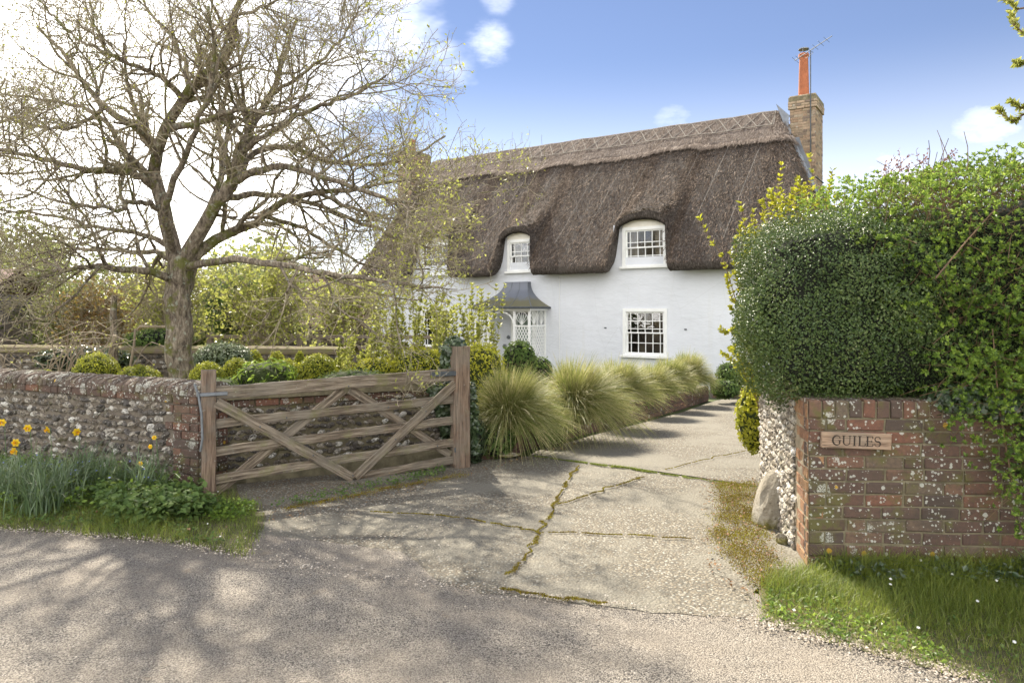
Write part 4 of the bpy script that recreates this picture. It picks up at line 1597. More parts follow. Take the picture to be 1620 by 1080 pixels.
# ================================================================== WALLS IN FRONT
# ---- right-hand brick wall with flint return
rnd = random.Random(21)
rw = empty('brick_wall', (0, 0, 0), 0, 'old lichened red brick wall with a sunlit flint return under the hedges', 'wall')
A = (1.775, 4.25)
ud = Vector((1.285, -0.06)).normalized()
udf = (ud.x, ud.y)
B2 = (2.04, 5.8)
rv = Vector((A[0] - B2[0], A[1] - B2[1]))
RLEN = rv.length
rv.normalize()
udr = (rv.x, rv.y)                 # along the return, from far end to the corner; outward normal = (rv.y,-rv.x) = to the left
H0 = 0.90
core = MB()
e = 0.005
fx = (A[0] + udf[0] * 4.6, A[1] + udf[1] * 4.6)
poly = [(A[0] + e, A[1] + e), (fx[0], fx[1] + e), (fx[0], fx[1] + 0.34), (A[0] + 0.42, A[1] + 0.36), (B2[0] + 0.40, B2[1] + 0.0), (B2[0] + 0.9, B2[1] + 0.35), (B2[0] + 0.6, B2[1] + 0.6), (B2[0] + e, B2[1] + e)]
core.prism(poly, -0.15, 1.0)
core.build('mortar_core', MATS['mortar'], rw)
# pale mortar skin on the sunlit return
Rn = (rv.y, -rv.x)
rx0 = lambda s, o=0: (B2[0] + rv.x * s + Rn[0] * o, B2[1] + rv.y * s + Rn[1] * o)
a_, b_ = rx0(0, 0.0), rx0(RLEN - 0.004, 0.0)
skinm = MB()
nn = 26
for k in range(nn):
    for j in range(16):
        s0, s1 = RLEN * k / nn, RLEN * (k + 1) / nn - (0.004 if k == nn - 1 else 0)
        z0, z1 = -0.1 + 1.1 * j / 16, -0.1 + 1.1 * (j + 1) / 16
        q = lambda s, z: (*rx0(s, 0.002 + 0.006 * hash2(round(s * 50), round(z * 50))), z)
        skinm.add([q(s0, z0), q(s1, z0), q(s1, z1), q(s0, z1)], [[0, 1, 2, 3]])
skinm.build('mortar_face', MATS['mortar_light'], rw)

items = []
brick_face(items, BR['brick'], A, udf, 0.0, 3.0, 0.0 - 0.075, 13, rnd, out=0.004)
# brick-on-edge top course
x = 0.0
while x < 3.0:
    w_ = 0.068 + rnd.uniform(-0.004, 0.006)
    items.append((rnd.choice(BR['brick']), face_matrix(A, udf, x + w_ / 2, 0.9 + 0.055, 0.006 + rnd.uniform(-.004, .004), w_ - 0.002, 0.11, 0.104, rnd.gauss(0, 0.02)), 0.1))
    x += w_ + 0.010
place_pieces('brick', items, rw, 250)
items = []
# quoins on the return, toothed
for r in range(13):
    z = -0.075 + (r + 0.5) * 0.075
    L = 0.21 if r % 2 else 0.10
    x = RLEN
    items.append((rnd.choice(BR['brick_orange']), face_matrix(B2, udr, x - L / 2 - 0.004, z, 0.008 + rnd.uniform(-.003, .003), L - 0.012, 0.09, 0.064, rnd.gauss(0, 0.01)), L))
    L2 = 0.10 if r % 2 else 0.20
    items.append((rnd.choice(BR['brick_orange']), face_matrix(B2, udr, x - L - L2 / 2 - 0.004, z, 0.006 + rnd.uniform(-.003, .003), L2 - 0.012, 0.09, 0.064, rnd.gauss(0, 0.01)), L2))
x = RLEN - 0.02
while x > 0.9:
    items.append((rnd.choice(BR['brick_orange']), face_matrix(B2, udr, x - 0.05, 0.94, 0.008, 0.092, 0.1, 0.09, rnd.gauss(0, 0.02)), 0.1))
    x -= 0.104
place_pieces('quoin_brick', items, rw, 290)
items = []
flint_face(items, FL['flint_pale'], B2, udr, 0.0, RLEN - 0.30, -0.05, 0.97, rnd, sp=0.058, smin=0.05, smax=0.085, out=0.012, zs=1.0)
place_pieces('flint', items, rw, 290)

# leaning boulder at the foot of the return
def rock(name, loc, size, seed, mat, lean=0.0, label=None):
    r = random.Random(seed)
    import bmesh
    bm = bmesh.new()
    bmesh.ops.create_icosphere(bm, subdivisions=3, radius=1)
    off = [(Vector((r.gauss(0, 1), r.gauss(0, 1), r.gauss(0, 1))).normalized(), r.uniform(0.55, 0.95)) for _ in range(13)]
    for v in bm.verts:
        for nrm, d in off:
            k = v.co.dot(nrm)
            if k > d:
                v.co -= nrm * (k - d) * 0.93
        v.co = Vector((v.co.x * size[0], v.co.y * size[1], v.co.z * size[2]))
        v.co += Vector((r.gauss(0, 1), r.gauss(0, 1), r.gauss(0, 1))) * 0.003
    me = bpy.data.meshes.new(name)
    bm.to_mesh(me)
    bm.free()
    me.materials.append(mat)
    o = obj(name, me)
    o.location = loc
    o.rotation_euler = (0, lean, r.uniform(-0.4, 0.4))
    return props(o, label, 'stone')


rock('boulder', (1.865, 5.14, 0.12), (0.105, 0.17, 0.33), 3, MATS['clothrock'], 0.24, 'large pale boulder leaning against the foot of the flint return')
rock('stone', (1.79, 4.72, 0.02), (0.035, 0.05, 0.06), 8, MATS['clothrock'], 0.1, 'small grey stone between the boulder and the brick corner')

# name board -----------------------------------------------------------------
sx, sz = 2.035 - A[0], 0.775
sgn = empty('name_board', (A[0] + udf[0] * sx + 0, A[1] + udf[1] * sx - 0.030, sz), math.atan2(udf[1], udf[0]), 'carved oak name board reading GUILES on the brick wall', 'sign')
sgn.rotation_euler = (0, RAD(1.6), math.atan2(udf[1], udf[0]))
MB().cbox(-0.202, 0.202, -0.012, 0.012, -0.047, 0.047, 0.003).build('board', MATS['sign_wood'], sgn)


def stroke(mb, pts, w, y0=-0.0135, y1=-0.0105):
    """thick polyline in the XZ plane; w a width or a list"""
    n = len(pts)
    ws = w if isinstance(w, list) else [w] * n
    L, R = [], []
    for i in range(n):
        a, b = pts[max(i - 1, 0)], pts[min(i + 1, n - 1)]
        dx, dz = b[0] - a[0], b[1] - a[1]
        l = math.hypot(dx, dz) or 1
        L.append((pts[i][0] - dz / l * ws[i] / 2, pts[i][1] + dx / l * ws[i] / 2))
        R.append((pts[i][0] + dz / l * ws[i] / 2, pts[i][1] - dx / l * ws[i] / 2))
    for i in range(n - 1):
        q = [L[i], L[i + 1], R[i + 1], R[i]]
        v = [(x, y0, z) for x, z in q] + [(x, y1, z) for x, z in q]
        mb.add(v, [[0, 1, 2, 3], [7, 6, 5, 4], [0, 4, 5, 1], [1, 5, 6, 2], [2, 6, 7, 3], [3, 7, 4, 0]])


def arc(cx, cz, rx, rz, a0, a1, n=14):
    return [(cx + rx * math.cos(RAD(a0 + (a1 - a0) * k / n)), cz + rz * math.sin(RAD(a0 + (a1 - a0) * k / n))) for k in range(n + 1)]


def letter(ch, x, h=0.056):
    mb = MB()
    b, t = -h / 2, h / 2
    tk, th = 0.0085, 0.004
    ser = lambda xx, zz, w=0.020: stroke(mb, [(xx - w / 2, zz), (xx + w / 2, zz)], 0.0035)
    if ch == 'G':
        pts = arc(x, 0, 0.024, h / 2, 48, 312)
        stroke(mb, pts, [0.003 + 0.007 * abs(math.sin(math.pi * k / 14)) for k in range(15)])
        stroke(mb, [(x + 0.016, -0.020), (x + 0.017, 0.0)], tk * .9)
        ser(x + 0.016, 0.0)
        stroke(mb, [(x + 0.016, 0.020), (x + 0.018, 0.010)], 0.004)
    elif ch == 'U':
        stroke(mb, [(x - 0.018, t), (x - 0.018, -0.010)] + arc(x, -0.010, 0.018, 0.017, 180, 270, 8), [tk] * 2 + [tk - 0.0045 * k / 8 for k in range(9)])
        stroke(mb, arc(x, -0.010, 0.018, 0.017, 270, 360, 8) + [(x + 0.018, t)], th)
        ser(x - 0.018, t); ser(x + 0.018, t, 0.016)
    elif ch == 'I':
        stroke(mb, [(x, b), (x, t)], tk); ser(x, b); ser(x, t)
    elif ch == 'L':
        stroke(mb, [(x - 0.010, b), (x - 0.010, t)], tk); ser(x - 0.010, t)
        stroke(mb, [(x - 0.020, b + 0.001), (x + 0.022, b + 0.001)], th)
        stroke(mb, [(x + 0.021, b), (x + 0.023, b + 0.014)], 0.005)
    elif ch == 'E':
        stroke(mb, [(x - 0.012, b), (x - 0.012, t)], tk)
        for z, l in ((b, 0.019), (0.0, 0.013), (t, 0.018)):
            stroke(mb, [(x - 0.020, z), (x + l, z)], th)
        stroke(mb, [(x + 0.018, t), (x + 0.018, t - 0.012)], 0.0045)
        stroke(mb, [(x + 0.019, b), (x + 0.020, b + 0.013)], 0.0045)
        stroke(mb, [(x + 0.013, -0.006), (x + 0.013, 0.006)], 0.004)
    elif ch == 'S':
        up = arc(x, 0.0135, 0.0155, 0.0145, 30, 270, 12)
        lo = arc(x, -0.0145, 0.0165, 0.0145, 90, -150, 12)
        n_ = len(up) + len(lo)
        stroke(mb, up + lo[1:], [0.0035 + 0.006 * math.exp(-((k - n_ / 2) / 5) ** 2) for k in range(n_ - 1)])
        stroke(mb, [(x + 0.0135, 0.023), (x + 0.0145, 0.012)], 0.004)
        stroke(mb, [(x - 0.0145, -0.023), (x - 0.0155, -0.012)], 0.004)
    mb.build('letter', MATS['letter'], sgn)


for ch_, x in zip('GUILES', (-0.115, -0.058, -0.013, 0.027, 0.074, 0.120)):
    letter(ch_, x)

# ---- left flint wall facing the lane, with its pier
lw = empty('flint_wall', (0, 0, 0), 0, 'flint garden wall with rounded brick coping behind the daffodils', 'wall')
E0 = (-2.69, 6.12)
ldir = Vector((-2.67, 1.32)).normalized()
U0 = (E0[0] + ldir.x * 8.0, E0[1] + ldir.y * 8.0)        # far (left) end; face direction runs from U0 to E0
ul = (-ldir.x, -ldir.y)
nl = (ul[1], -ul[0])                                       # outward normal (towards the camera)
TH = 0.30
HW = 0.78
core = MB()
back = (-nl[0], -nl[1])
pl = lambda s, o: (U0[0] + ul[0] * s + nl[0] * o, U0[1] + ul[1] * s + nl[1] * o)
core.prism([pl(0, -e), pl(7.985, -e), pl(7.985, -TH), pl(0, -TH)], -0.15, HW)
core.build('mortar_core', MATS['mortar_dark'], lw)
items = []
for r in range(11):                                         # pier: courses of brick at the end
    z = -0.03 + (r + 0.5) * 0.075
    wd = 0.42 if r % 2 else 0.33
    x = 8.0
    first = True
    while x > 8.0 - wd + 0.03:
        L = (0.105 if r % 2 else 0.215) if first else 0.215 if r % 2 else 0.105
        first = False
        L = min(L, x - (8.0 - wd))
        items.append((rnd.choice(BR['brick']), face_matrix(U0, ul, x - L / 2, z, 0.012 + rnd.uniform(-.004, .006), L - 0.011, 0.09, 0.064, rnd.gauss(0, 0.012)), L))
        x -= L
# brick string course just under the coping
x = 8.0
while x > 1.5:
    L = 0.215 if rnd.random() < 0.7 else 0.105
    items.append((rnd.choice(BR['brick']), face_matrix(U0, ul, x - L / 2, HW - 0.01 + 0.001 * rnd.random(), 0.022 + rnd.uniform(-.004, .006), L - 0.011, 0.09, 0.066, rnd.gauss(0, 0.012)), L))
    x -= L + 0.002
# end face of the pier (looks toward the gate)
en = (ul[0], ul[1])
for r in range(11):
    z = -0.03 + (r + 0.5) * 0.075
    for a, b in (((0.0, 0.105), (0.115, 0.30)) if r % 2 else ((0.0, 0.19), (0.20, 0.30))):
        items.append((rnd.choice(BR['brick']), face_matrix(E0, (-nl[0], -nl[1]), (a + b) / 2, z, 0.010, b - a - 0.008, 0.08, 0.064), b - a))
place_pieces('brick', items, lw, 290)
# rounded coping bricks
def coping_mesh(seed):
    r = random.Random(seed)
    n = 9
    v, f = [], []
    for s, yy in ((0, -0.5), (1, -0.36), (2, 0.36), (3, 0.5)):
        sc = 1.0 if s in (1, 2) else 0.93
        for k in range(n):
            a = math.pi * k / (n - 1)
            v.append((yy, (math.cos(a) * 0.5 * sc) + r.gauss(0, 0.012), (math.sin(a) ** 0.72) * sc * (1 + r.gauss(0, 0.02))))
    for s in range(3):
        for k in range(n - 1):
            a = s * n + k
            f.append([a, a + n, a + n + 1, a + 1])
    f.append(list(range(n)))
    f.append(list(range(3 * n, 4 * n))[::-1])
    return mesh_raw('coping_brick', v, f, MATS['coping'])


COPE = [coping_mesh(i) for i in range(6)]
items = []
x = 8.03
i = 0
while x > 0.2:
    w_ = 0.072 + rnd.uniform(-0.004, 0.007)
    c = pl(x - w_ / 2, -TH / 2)
    R = Matrix(((ul[0], -nl[0], 0), (ul[1], -nl[1], 0), (0, 0, 1))).to_4x4()
    items.append((rnd.choice(COPE), Matrix.Translation((c[0], c[1], HW + 0.028 + rnd.uniform(-.004, .004))) @ R @ Matrix.Rotation(rnd.gauss(0, .02), 4, 'Z') @ Matrix.Rotation(rnd.gauss(0, .03), 4, 'Y') @ Matrix.Diagonal((w_, TH + 0.07, 0.115 + rnd.uniform(-.004, .004), 1)), w_))
    x -= w_ + 0.012
place_pieces('coping_brick', items, lw, 290)
cm = MB()
cm.prism([pl(0, 0.012), pl(7.99, 0.012), pl(7.99, -TH - 0.012), pl(0, -TH - 0.012)], HW + 0.002, HW + 0.075)
cm.build('coping_mortar', MATS['mortar'], lw)
items = []
flint_face(items, FL['flint'], U0, ul, 3.0, 7.98, 0.0, HW - 0.05, rnd, sp=0.072, smin=0.058, smax=0.095, out=0.0, big=0.12,
           skip=lambda x, z: x > 8.0 - (0.42 if int((z + 0.03) / 0.075) % 2 else 0.33) - 0.02)
place_pieces('flint', items, lw, 290)

# ---- inner wall, behind the open gate
iw = empty('flint_wall', (0, 0, 0), 0, 'low flint wall with red brick band right behind the open gate', 'wall')
I0 = (-2.66, 6.36)
I1 = (-0.56, 7.50)
iv = Vector((I1[0] - I0[0], I1[1] - I0[1]))
IL = iv.length
iv.normalize()
ui = (iv.x, iv.y)
ni = (iv.y, -iv.x)
pi_ = lambda s, o: (I0[0] + ui[0] * s + ni[0] * o, I0[1] + ui[1] * s + ni[1] * o)
MB().prism([pi_(0.0, -e), pi_(IL, -e), pi_(IL, -0.28), pi_(0.0, -0.28)], -0.15, 0.80).build('mortar_core', MATS['mortar'], iw)
items = []
x = 0.02
while x < IL - 0.05:
    L = 0.215 if rnd.random() < 0.8 else 0.105
    items.append((rnd.choice(BR['brick']), face_matrix(I0, ui, x + L / 2, 0.70, 0.018, L - 0.011, 0.09, 0.062, rnd.gauss(0, 0.01)), L))
    items.append((rnd.choice(BR['brick']), face_matrix(I0, ui, x + L / 2 + 0.07, 0.625, 0.010, L - 0.011, 0.09, 0.062, rnd.gauss(0, 0.01)), L) if rnd.random() < 0.25 else items[-1])
    x += L + 0.002
items = list(dict.fromkeys([(a, tuple(map(tuple, m)), s) for a, m, s in items]))
items = [(a, Matrix(m), s) for a, m, s in items]
place_pieces('brick', items, iw, 200)
MB().prism([pi_(-0.02, 0.045), pi_(IL, 0.045), pi_(IL, -0.32), pi_(-0.02, -0.32)], 0.742, 0.815).build('coping_slab', MATS['mortar'], iw)
items = []
flint_face(items, FL['flint'], I0, ui, 0.02, IL - 0.05, 0.10, 0.66, rnd, sp=0.068, smin=0.055, smax=0.09, out=0.0)
place_pieces('flint', items, iw, 290)
# stone kerb at its foot
kb = MB()
n = 22
prev = None
for k in range(n + 1):
    s = 0.25 + (IL + 0.05 - 0.25) * k / n
    w1, hh = 0.14 + 0.012 * hash2(k, 3), 0.10 + 0.05 * k / n + 0.012 * hash2(k, 9)
    sec = [(*pi_(s, w1), -0.05), (*pi_(s, w1 - 0.008), hh - 0.02), (*pi_(s, w1 - 0.03), hh), (*pi_(s, 0.0), hh + 0.012)]
    if prev:
        for a in range(3):
            kb.add([prev[a], sec[a], sec[a + 1], prev[a + 1]], [[0, 1, 2, 3]])
    prev = sec
kb.build('stone_kerb', MATS['mortar'], iw)

# ---- low brick retaining wall along the drive
lowl = [(-0.45, 7.42), (-0.02, 7.72)] + [(p_[0] - 0.10, p_[1] + 0.16) for p_ in (g2(850, 711), g2(930, 689), g2(1000, 671), g2(1080, 650), g2(1132, 633))]
rt = empty('retaining_wall', (0, 0, 0), 0, 'low mossy brick retaining wall beneath the tussock grasses by the drive', 'wall')
items = []
cm = MB()
for (a, b) in zip(lowl[:-1], lowl[1:]):
    d = Vector((b[0] - a[0], b[1] - a[1]))
    L = d.length
    d.normalize()
    nd = (d.y, -d.x)
    zt0, zt1 = terrain(a[1]), terrain(b[1])
    v = []
    for (q, zt) in ((a, zt0), (b, zt1)):
        for o_ in (-0.012, -0.2):
            for zz in (-0.15, 0.292):
                v.append((q[0] + nd[0] * o_, q[1] + nd[1] * o_, zt + zz))
    cm.add(v, [[0, 1, 5, 4], [2, 6, 7, 3], [1, 3, 7, 5], [0, 4, 6, 2], [0, 2, 3, 1], [4, 5, 7, 6]])
    seg = []
    brick_face(seg, BR['brick_low'], a, (d.x, d.y), 0, L, -0.03, 4, rnd, out=0.004)
    for me, M, s in seg:
        t = ((M.translation.x - a[0]) * d.x + (M.translation.y - a[1]) * d.y) / L
        M = Matrix.Translation((0, 0, zt0 + (zt1 - zt0) * t)) @ M
        items.append((me, M, s))
cm.build('mortar_core', MATS['mortar_dark'], rt)
place_pieces('brick', items, rt, 290)

# ---- low wall closing the far end of the drive
ew = empty('end_wall', (0, 0, 0), 0, 'short dark brick wall closing the far end of the drive', 'wall')
ea, eb = g2(1128, 628), g2(1235, 628)
zt = terrain(ea[1])
d = Vector((eb[0] - ea[0], eb[1] - ea[1])); L = d.length; d.normalize(); nd = (d.y, -d.x)
MB().prism([(ea[0], ea[1] + .012), (eb[0], eb[1] + .012), (eb[0], eb[1] + .25), (ea[0], ea[1] + .25)], zt - 0.2, zt + 0.36).build('mortar_core', MATS['mortar_dark'], ew)
items = []
brick_face(items, BR['brick_low'], ea, (d.x, d.y), 0, L, zt - 0.01, 5, rnd, out=0.004)
place_pieces('brick', items, ew, 290)

# ---- back garden wall
bw = empty('back_wall', (0, 0, 0), 0, 'mossy topped flint wall across the back of the garden', 'wall')
BY = 12.4
b0, b1 = (-11.5, BY + 0.8), (-2.75, BY - 0.1)
d = Vector((b1[0] - b0[0], b1[1] - b0[1])); BLn = d.length; d.normalize(); ub = (d.x, d.y); nb = (d.y, -d.x)
pb = lambda s, o: (b0[0] + ub[0] * s + nb[0] * o, b0[1] + ub[1] * s + nb[1] * o)
MB().prism([pb(0, -e), pb(BLn, -e), pb(BLn, -0.3), pb(0, -0.3)], -0.2, 0.80).build('mortar_core', MATS['mortar_dark'], bw)
cpm = MB()
n = 60
prev = None
for k in range(n + 1):
    s = BLn * k / n
    sec = [(*pb(s, 0.04), 0.79)] + [(*pb(s, 0.04 - 0.19 * (1 - math.cos(a))), 0.80 + (0.12 + 0.015 * hash2(k, 2)) * math.sin(a)) for a in np.linspace(0.2, math.pi - 0.2, 6)] + [(*pb(s, -0.34), 0.79)]
    if prev:
        for a in range(len(sec) - 1):
            cpm.add([prev[a], sec[a], sec[a + 1], prev[a + 1]], [[0, 1, 2, 3]])
    prev = sec
MATS['mossy'] = mat_simple('mossy_coping', (0.17, 0.16, 0.05), 0.95, 0.4, 9, 0.8, bscale=60, col2=(0.16, 0.12, 0.09))
cpm.build('coping', MATS['mossy'], bw)
items = []
flint_face(items, FL['flint'], b0, ub, 0.0, BLn, 0.1, 0.78, rnd, sp=0.11, smin=0.08, smax=0.12, out=0.0)
place_pieces('flint', items, bw, 290)


# ================================================================== GATE
gate = empty('farm_gate', (-2.505, 5.87, 0), math.atan2(1.17, 1.954), 'open weathered oak field gate with crossed braces', 'gate')


def bar(name, a, b, w, t, parent, mat=None, y=0.0, ch=0.005, taper=1.0, label=None):
    """timber from a to b (x,z in the gate plane), width w, thickness t; own object with local X along it"""
    mat = mat or MATS['oak']
    a, b = Vector((a[0], y, a[1])), Vector((b[0], y, b[1]))
    d = b - a
    L = d.length
    me = MB()
    n = 10
    r = random.Random(hash((name, a.x, b.x)) & 0xffff)
    vs, fs = [], []
    for i in range(n + 1):
        x = L * i / n
        k = 1 + (taper - 1) * i / n
        hw, ht = w / 2 * k, t / 2
        o1, o2 = r.gauss(0, 0.0022), r.gauss(0, 0.0022)
        cc = ch
        for (yy, zz) in ((-ht + cc, -hw + o1), (-ht, -hw + cc + o1), (-ht, hw - cc + o2), (-ht + cc, hw + o2), (ht - cc, hw + o2), (ht, hw - cc + o2), (ht, -hw + cc + o1), (ht - cc, -hw + o1)):
            vs.append((x, yy, zz))
    for i in range(n):
        for k in range(8):
            k2 = (k + 1) % 8
            fs.append([i * 8 + k, i * 8 + k2, (i + 1) * 8 + k2, (i + 1) * 8 + k])
    fs = [f[::-1] for f in fs]
    fs.append(list(range(8)))
    fs.append([n * 8 + k for k in range(8)][::-1])
    me.add(vs, fs)
    o = me.build(name, mat, parent)
    ang = math.atan2(d.z, d.x)
    o.location = a
    o.rotation_euler = (0, -ang, 0)
    if label:
        o['label'] = label
    return o


bar('stile', (0.0, 0.0), (0.0, 1.055), 0.105, 0.085, gate, MATS['oak_red'])
bar('rail', (0.055, 0.862), (2.27, 0.915), 0.105, 0.06, gate, y=0.0, taper=1.15, label='thick mossy top rail')
bar('rail', (0.055, 0.609), (2.25, 0.672), 0.078, 0.03, gate)
bar('rail', (0.055, 0.378), (2.25, 0.465), 0.078, 0.03, gate)
bar('rail', (0.055, 0.149), (2.25, 0.248), 0.078, 0.03, gate)
bar('rail', (1.24, 0.02), (2.25, 0.075), 0.075, 0.03, gate)
bar('brace', (0.055, 0.79), (1.215, 0.02), 0.085, 0.028, gate, y=-0.031)
bar('brace', (1.235, 0.03), (2.25, 0.83), 0.085, 0.028, gate, y=-0.032)
bar('brace', (1.14, 0.82), (0.055, 0.03), 0.078, 0.026, gate, y=0.030)
bar('brace', (1.21, 0.82), (2.22, 0.12), 0.078, 0.026, gate, y=0.031)
bar('hanging_stile', (2.275, 0.03), (2.275, 0.97), 0.08, 0.07, gate, MATS['oak_red'])
# ironwork
mbh = MB()
mbh.cbox(1.98, 2.36, -0.052, -0.040, 0.905, 0.952, 0.004)
hs = mbh.build('hinge_strap', MATS['iron'], gate)
for xx in (2.03, 2.14, 2.26):
    MB().tube([(xx, -0.053, 0.928), (xx, -0.060, 0.928)], 0.009, 8).build('bolt', MATS['steel'], hs)
MB().cbox(2.235, 2.32, -0.052, -0.040, 0.155, 0.20, 0.004).build('hinge_strap', MATS['iron'], gate)
mbl = MB()
mbl.cbox(-0.10, 0.14, -0.058, -0.046, 0.843, 0.873, 0.004)
mbl.build('latch', MATS['steel'], gate)
MB().tube([(-0.115, -0.06, 0.95), (-0.085, -0.065, 0.86), (-0.062, -0.07, 0.70), (-0.056, -0.07, 0.5), (-0.07, -0.06, 0.40)], 0.010, 6).build('latch_lever', MATS['steel'], gate)
for s_, z_ in ((1.21, 0.05), (0.40, 0.56), (0.85, 0.27), (1.62, 0.34), (1.93, 0.58), (1.17, 0.86), (0.62, 0.62), (1.55, 0.645), (2.05, 0.236)):
    MB().tube([(s_, -0.046, z_), (s_, -0.050, z_)], 0.007, 8).build('bolt', MATS['iron'], gate)

gp = empty('gate_post', (-0.515, 7.075, 0), math.atan2(1.17, 1.954), 'tall reddish oak gate post with ivy on its top', 'post')
pm = bar('post', (0.0, -0.1), (0.0, 1.19), 0.155, 0.15, gp, MATS['oak_red'], y=0.0, ch=0.012)
pm.location = (0.0, 0.0, -0.1)
pm.rotation_euler = (0, RAD(-90), 0)

# ================================================================== BACKGROUND BUILDINGS
# tiled open barn beyond the cottage's left end
barn = empty('cart_shed', (-7.2, 31, -1.0), RAD(-14), 'open fronted shed with a plain clay tiled roof behind the cottage', 'shed')
mb = MB()
mb.add([(-4, -0.4, 1.95), (6, -0.4, 1.95), (6, 2.6, 4.3), (-4, 2.6, 4.3), (-4, -0.4, 1.85), (6, -0.4, 1.85), (6, 2.6, 4.2), (-4, 2.6, 4.2), (-4, 5.6, 1.9), (6, 5.6, 1.9)],
       [[0, 1, 2, 3], [5, 4, 7, 6], [0, 4, 5, 1], [3, 2, 9, 8], [1, 5, 6, 2], [0, 3, 7, 4]])
br = mb.build('roof', MATS['tile'], barn)
items = []
tile_me = MB().cbox(-0.5, 0.5, 0, 1, -0.5, 0.5, 0.02).mesh('tile', MATS['tile'])
tl = MB()
sl_ = Vector((0, 3.0, 2.35)).normalized()
k = 0
for r in range(23):
    for c in range(0, 44):
        x = -4 + c * 0.23 + (0.11 if r % 2 else 0)
        p0 = Vector((x, -0.42, 1.965)) + sl_ * (r * 0.165)
        tl.add([tuple(p0), tuple(p0 + Vector((0.22, 0, 0))), tuple(p0 + Vector((0.22, 0, 0)) + sl_ * 0.17 + Vector((0, .01, -0.012))), tuple(p0 + sl_ * 0.17 + Vector((0, .01, -0.012))),
                tuple(p0 - Vector((0, 0, 0.02))), tuple(p0 + Vector((0.22, 0, -0.02)))], [[0, 1, 2, 3], [4, 5, 1, 0]])
o = tl.build('roof_tiles', MATS['tile'], br)
o['kind'] = 'stuff'
mb = MB()
for x in (-3.8, -1.3, 1.2, 3.7):
    mb2 = MB().box(x - 0.1, x + 0.1, -0.1, 0.1, 0, 1.9).build('post', MATS['old_wood'], barn)
MB().box(-4, 6, 4.9, 5.0, 0, 1.95).build('wall', MATS['weatherboard'], barn)
MB().box(-4.05, -3.95, 0.0, 5.0, 0, 1.95).build('wall', MATS['weatherboard'], barn)

# outbuilding at the left edge
shed = empty('garden_shed', (-11.5, 13.9, -0.3), RAD(14), 'grey boarded garden shed with a brown tiled roof at the left edge', 'shed')
for k in range(13):
    MB().cbox(-2.6, 0.95, -0.014 - 0.006, 0.01, 0.05 + k * 0.165, 0.05 + k * 0.165 + 0.16, 0.004).build('plank', MATS['weatherboard'], shed)
MB().box(-2.6, 0.93, 0.012, 2.6, 0.0, 2.2).build('wall', MATS['weatherboard'], shed)
MB().add([(-2.9, -0.3, 2.15), (1.15, -0.3, 2.15), (1.15, 1.3, 2.75), (-2.9, 1.3, 2.75), (1.15, 2.9, 2.15), (-2.9, 2.9, 2.15), (1.15, -0.3, 2.05), (-2.9, -0.3, 2.05), (1.15, 1.3, 2.65)],
         [[0, 1, 2, 3], [3, 2, 4, 5], [0, 7, 6, 1], [1, 6, 8, 2]]).build('roof', MATS['tile'], shed)

# field fence behind the garden
fence = empty('post_and_rail_fence', (-7.3, 17.2, -0.3), RAD(-2), 'grey post and rail fence with a cross braced panel beyond the garden', 'fence')
for k in range(6):
    bar('post', (k * 1.1, 0), (k * 1.1, 1.32 if k != 1 else 1.42), 0.13, 0.12, fence, MATS['old_wood'])
for z in (1.22, 0.95, 0.65):
    for k in range(5):
        bar('rail', (k * 1.1 + 0.05, z), (k * 1.1 + 1.07, z + 0.01 * (k % 2)), 0.085, 0.04, fence, MATS['old_wood'], y=-0.07)
bar('brace', (1.15, 1.2), (2.15, 0.7), 0.07, 0.03, fence, MATS['old_wood'], y=-0.10)
bar('brace', (2.15, 1.2), (1.65, 0.9), 0.07, 0.03, fence, MATS['old_wood'], y=-0.10)
bar('brace', (4.45, 1.15), (5.4, 0.7), 0.07, 0.03, fence, MATS['old_wood'], y=-0.10)


# ================================================================== TREES
def smooth_path(ctrl, n):
    c = np.array(ctrl, dtype=float)
    m = len(c)
    ext = np.vstack([2 * c[0] - c[1], c, 2 * c[-1] - c[-2]])
    out = []
    for u in np.linspace(0, m - 1 - 1e-6, n):
        i = int(u)
        t = u - i
        p0, p1, p2, p3 = ext[i], ext[i + 1], ext[i + 2], ext[i + 3]
        out.append(0.5 * ((2 * p1) + (-p0 + p2) * t + (2 * p0 - 5 * p1 + 4 * p2 - p3) * t * t + (-p0 + 3 * p1 - 3 * p2 + p3) * t ** 3))
    return np.array(out)


TY = 8.6
tree = empty('apple_tree', (-4.0, TY, 0.38), 0, 'big bare spreading old tree with mossy limbs behind the flint wall', 'tree')
tl_ = np.array(tree.location)


def limb(pts, r0, r1, n=20):
    """pts: (px, py, dy) -> resampled local path"""
    w = [np.array(P(px, py, TY + dy)) - tl_ for px, py, dy in pts]
    path = smooth_path(w, n)
    path[1:-1] += RNG.normal(size=(n - 2, 3)) * 0.012
    return path, np.linspace(r0, r1, n)


trunk_c = [(288, 668, 0), (287, 610, 0), (285, 540, 0), (283, 480, 0), (285, 440, 0), (288, 405, 0)]
tp, tr_ = limb(trunk_c, 0.15, 0.135, 26)
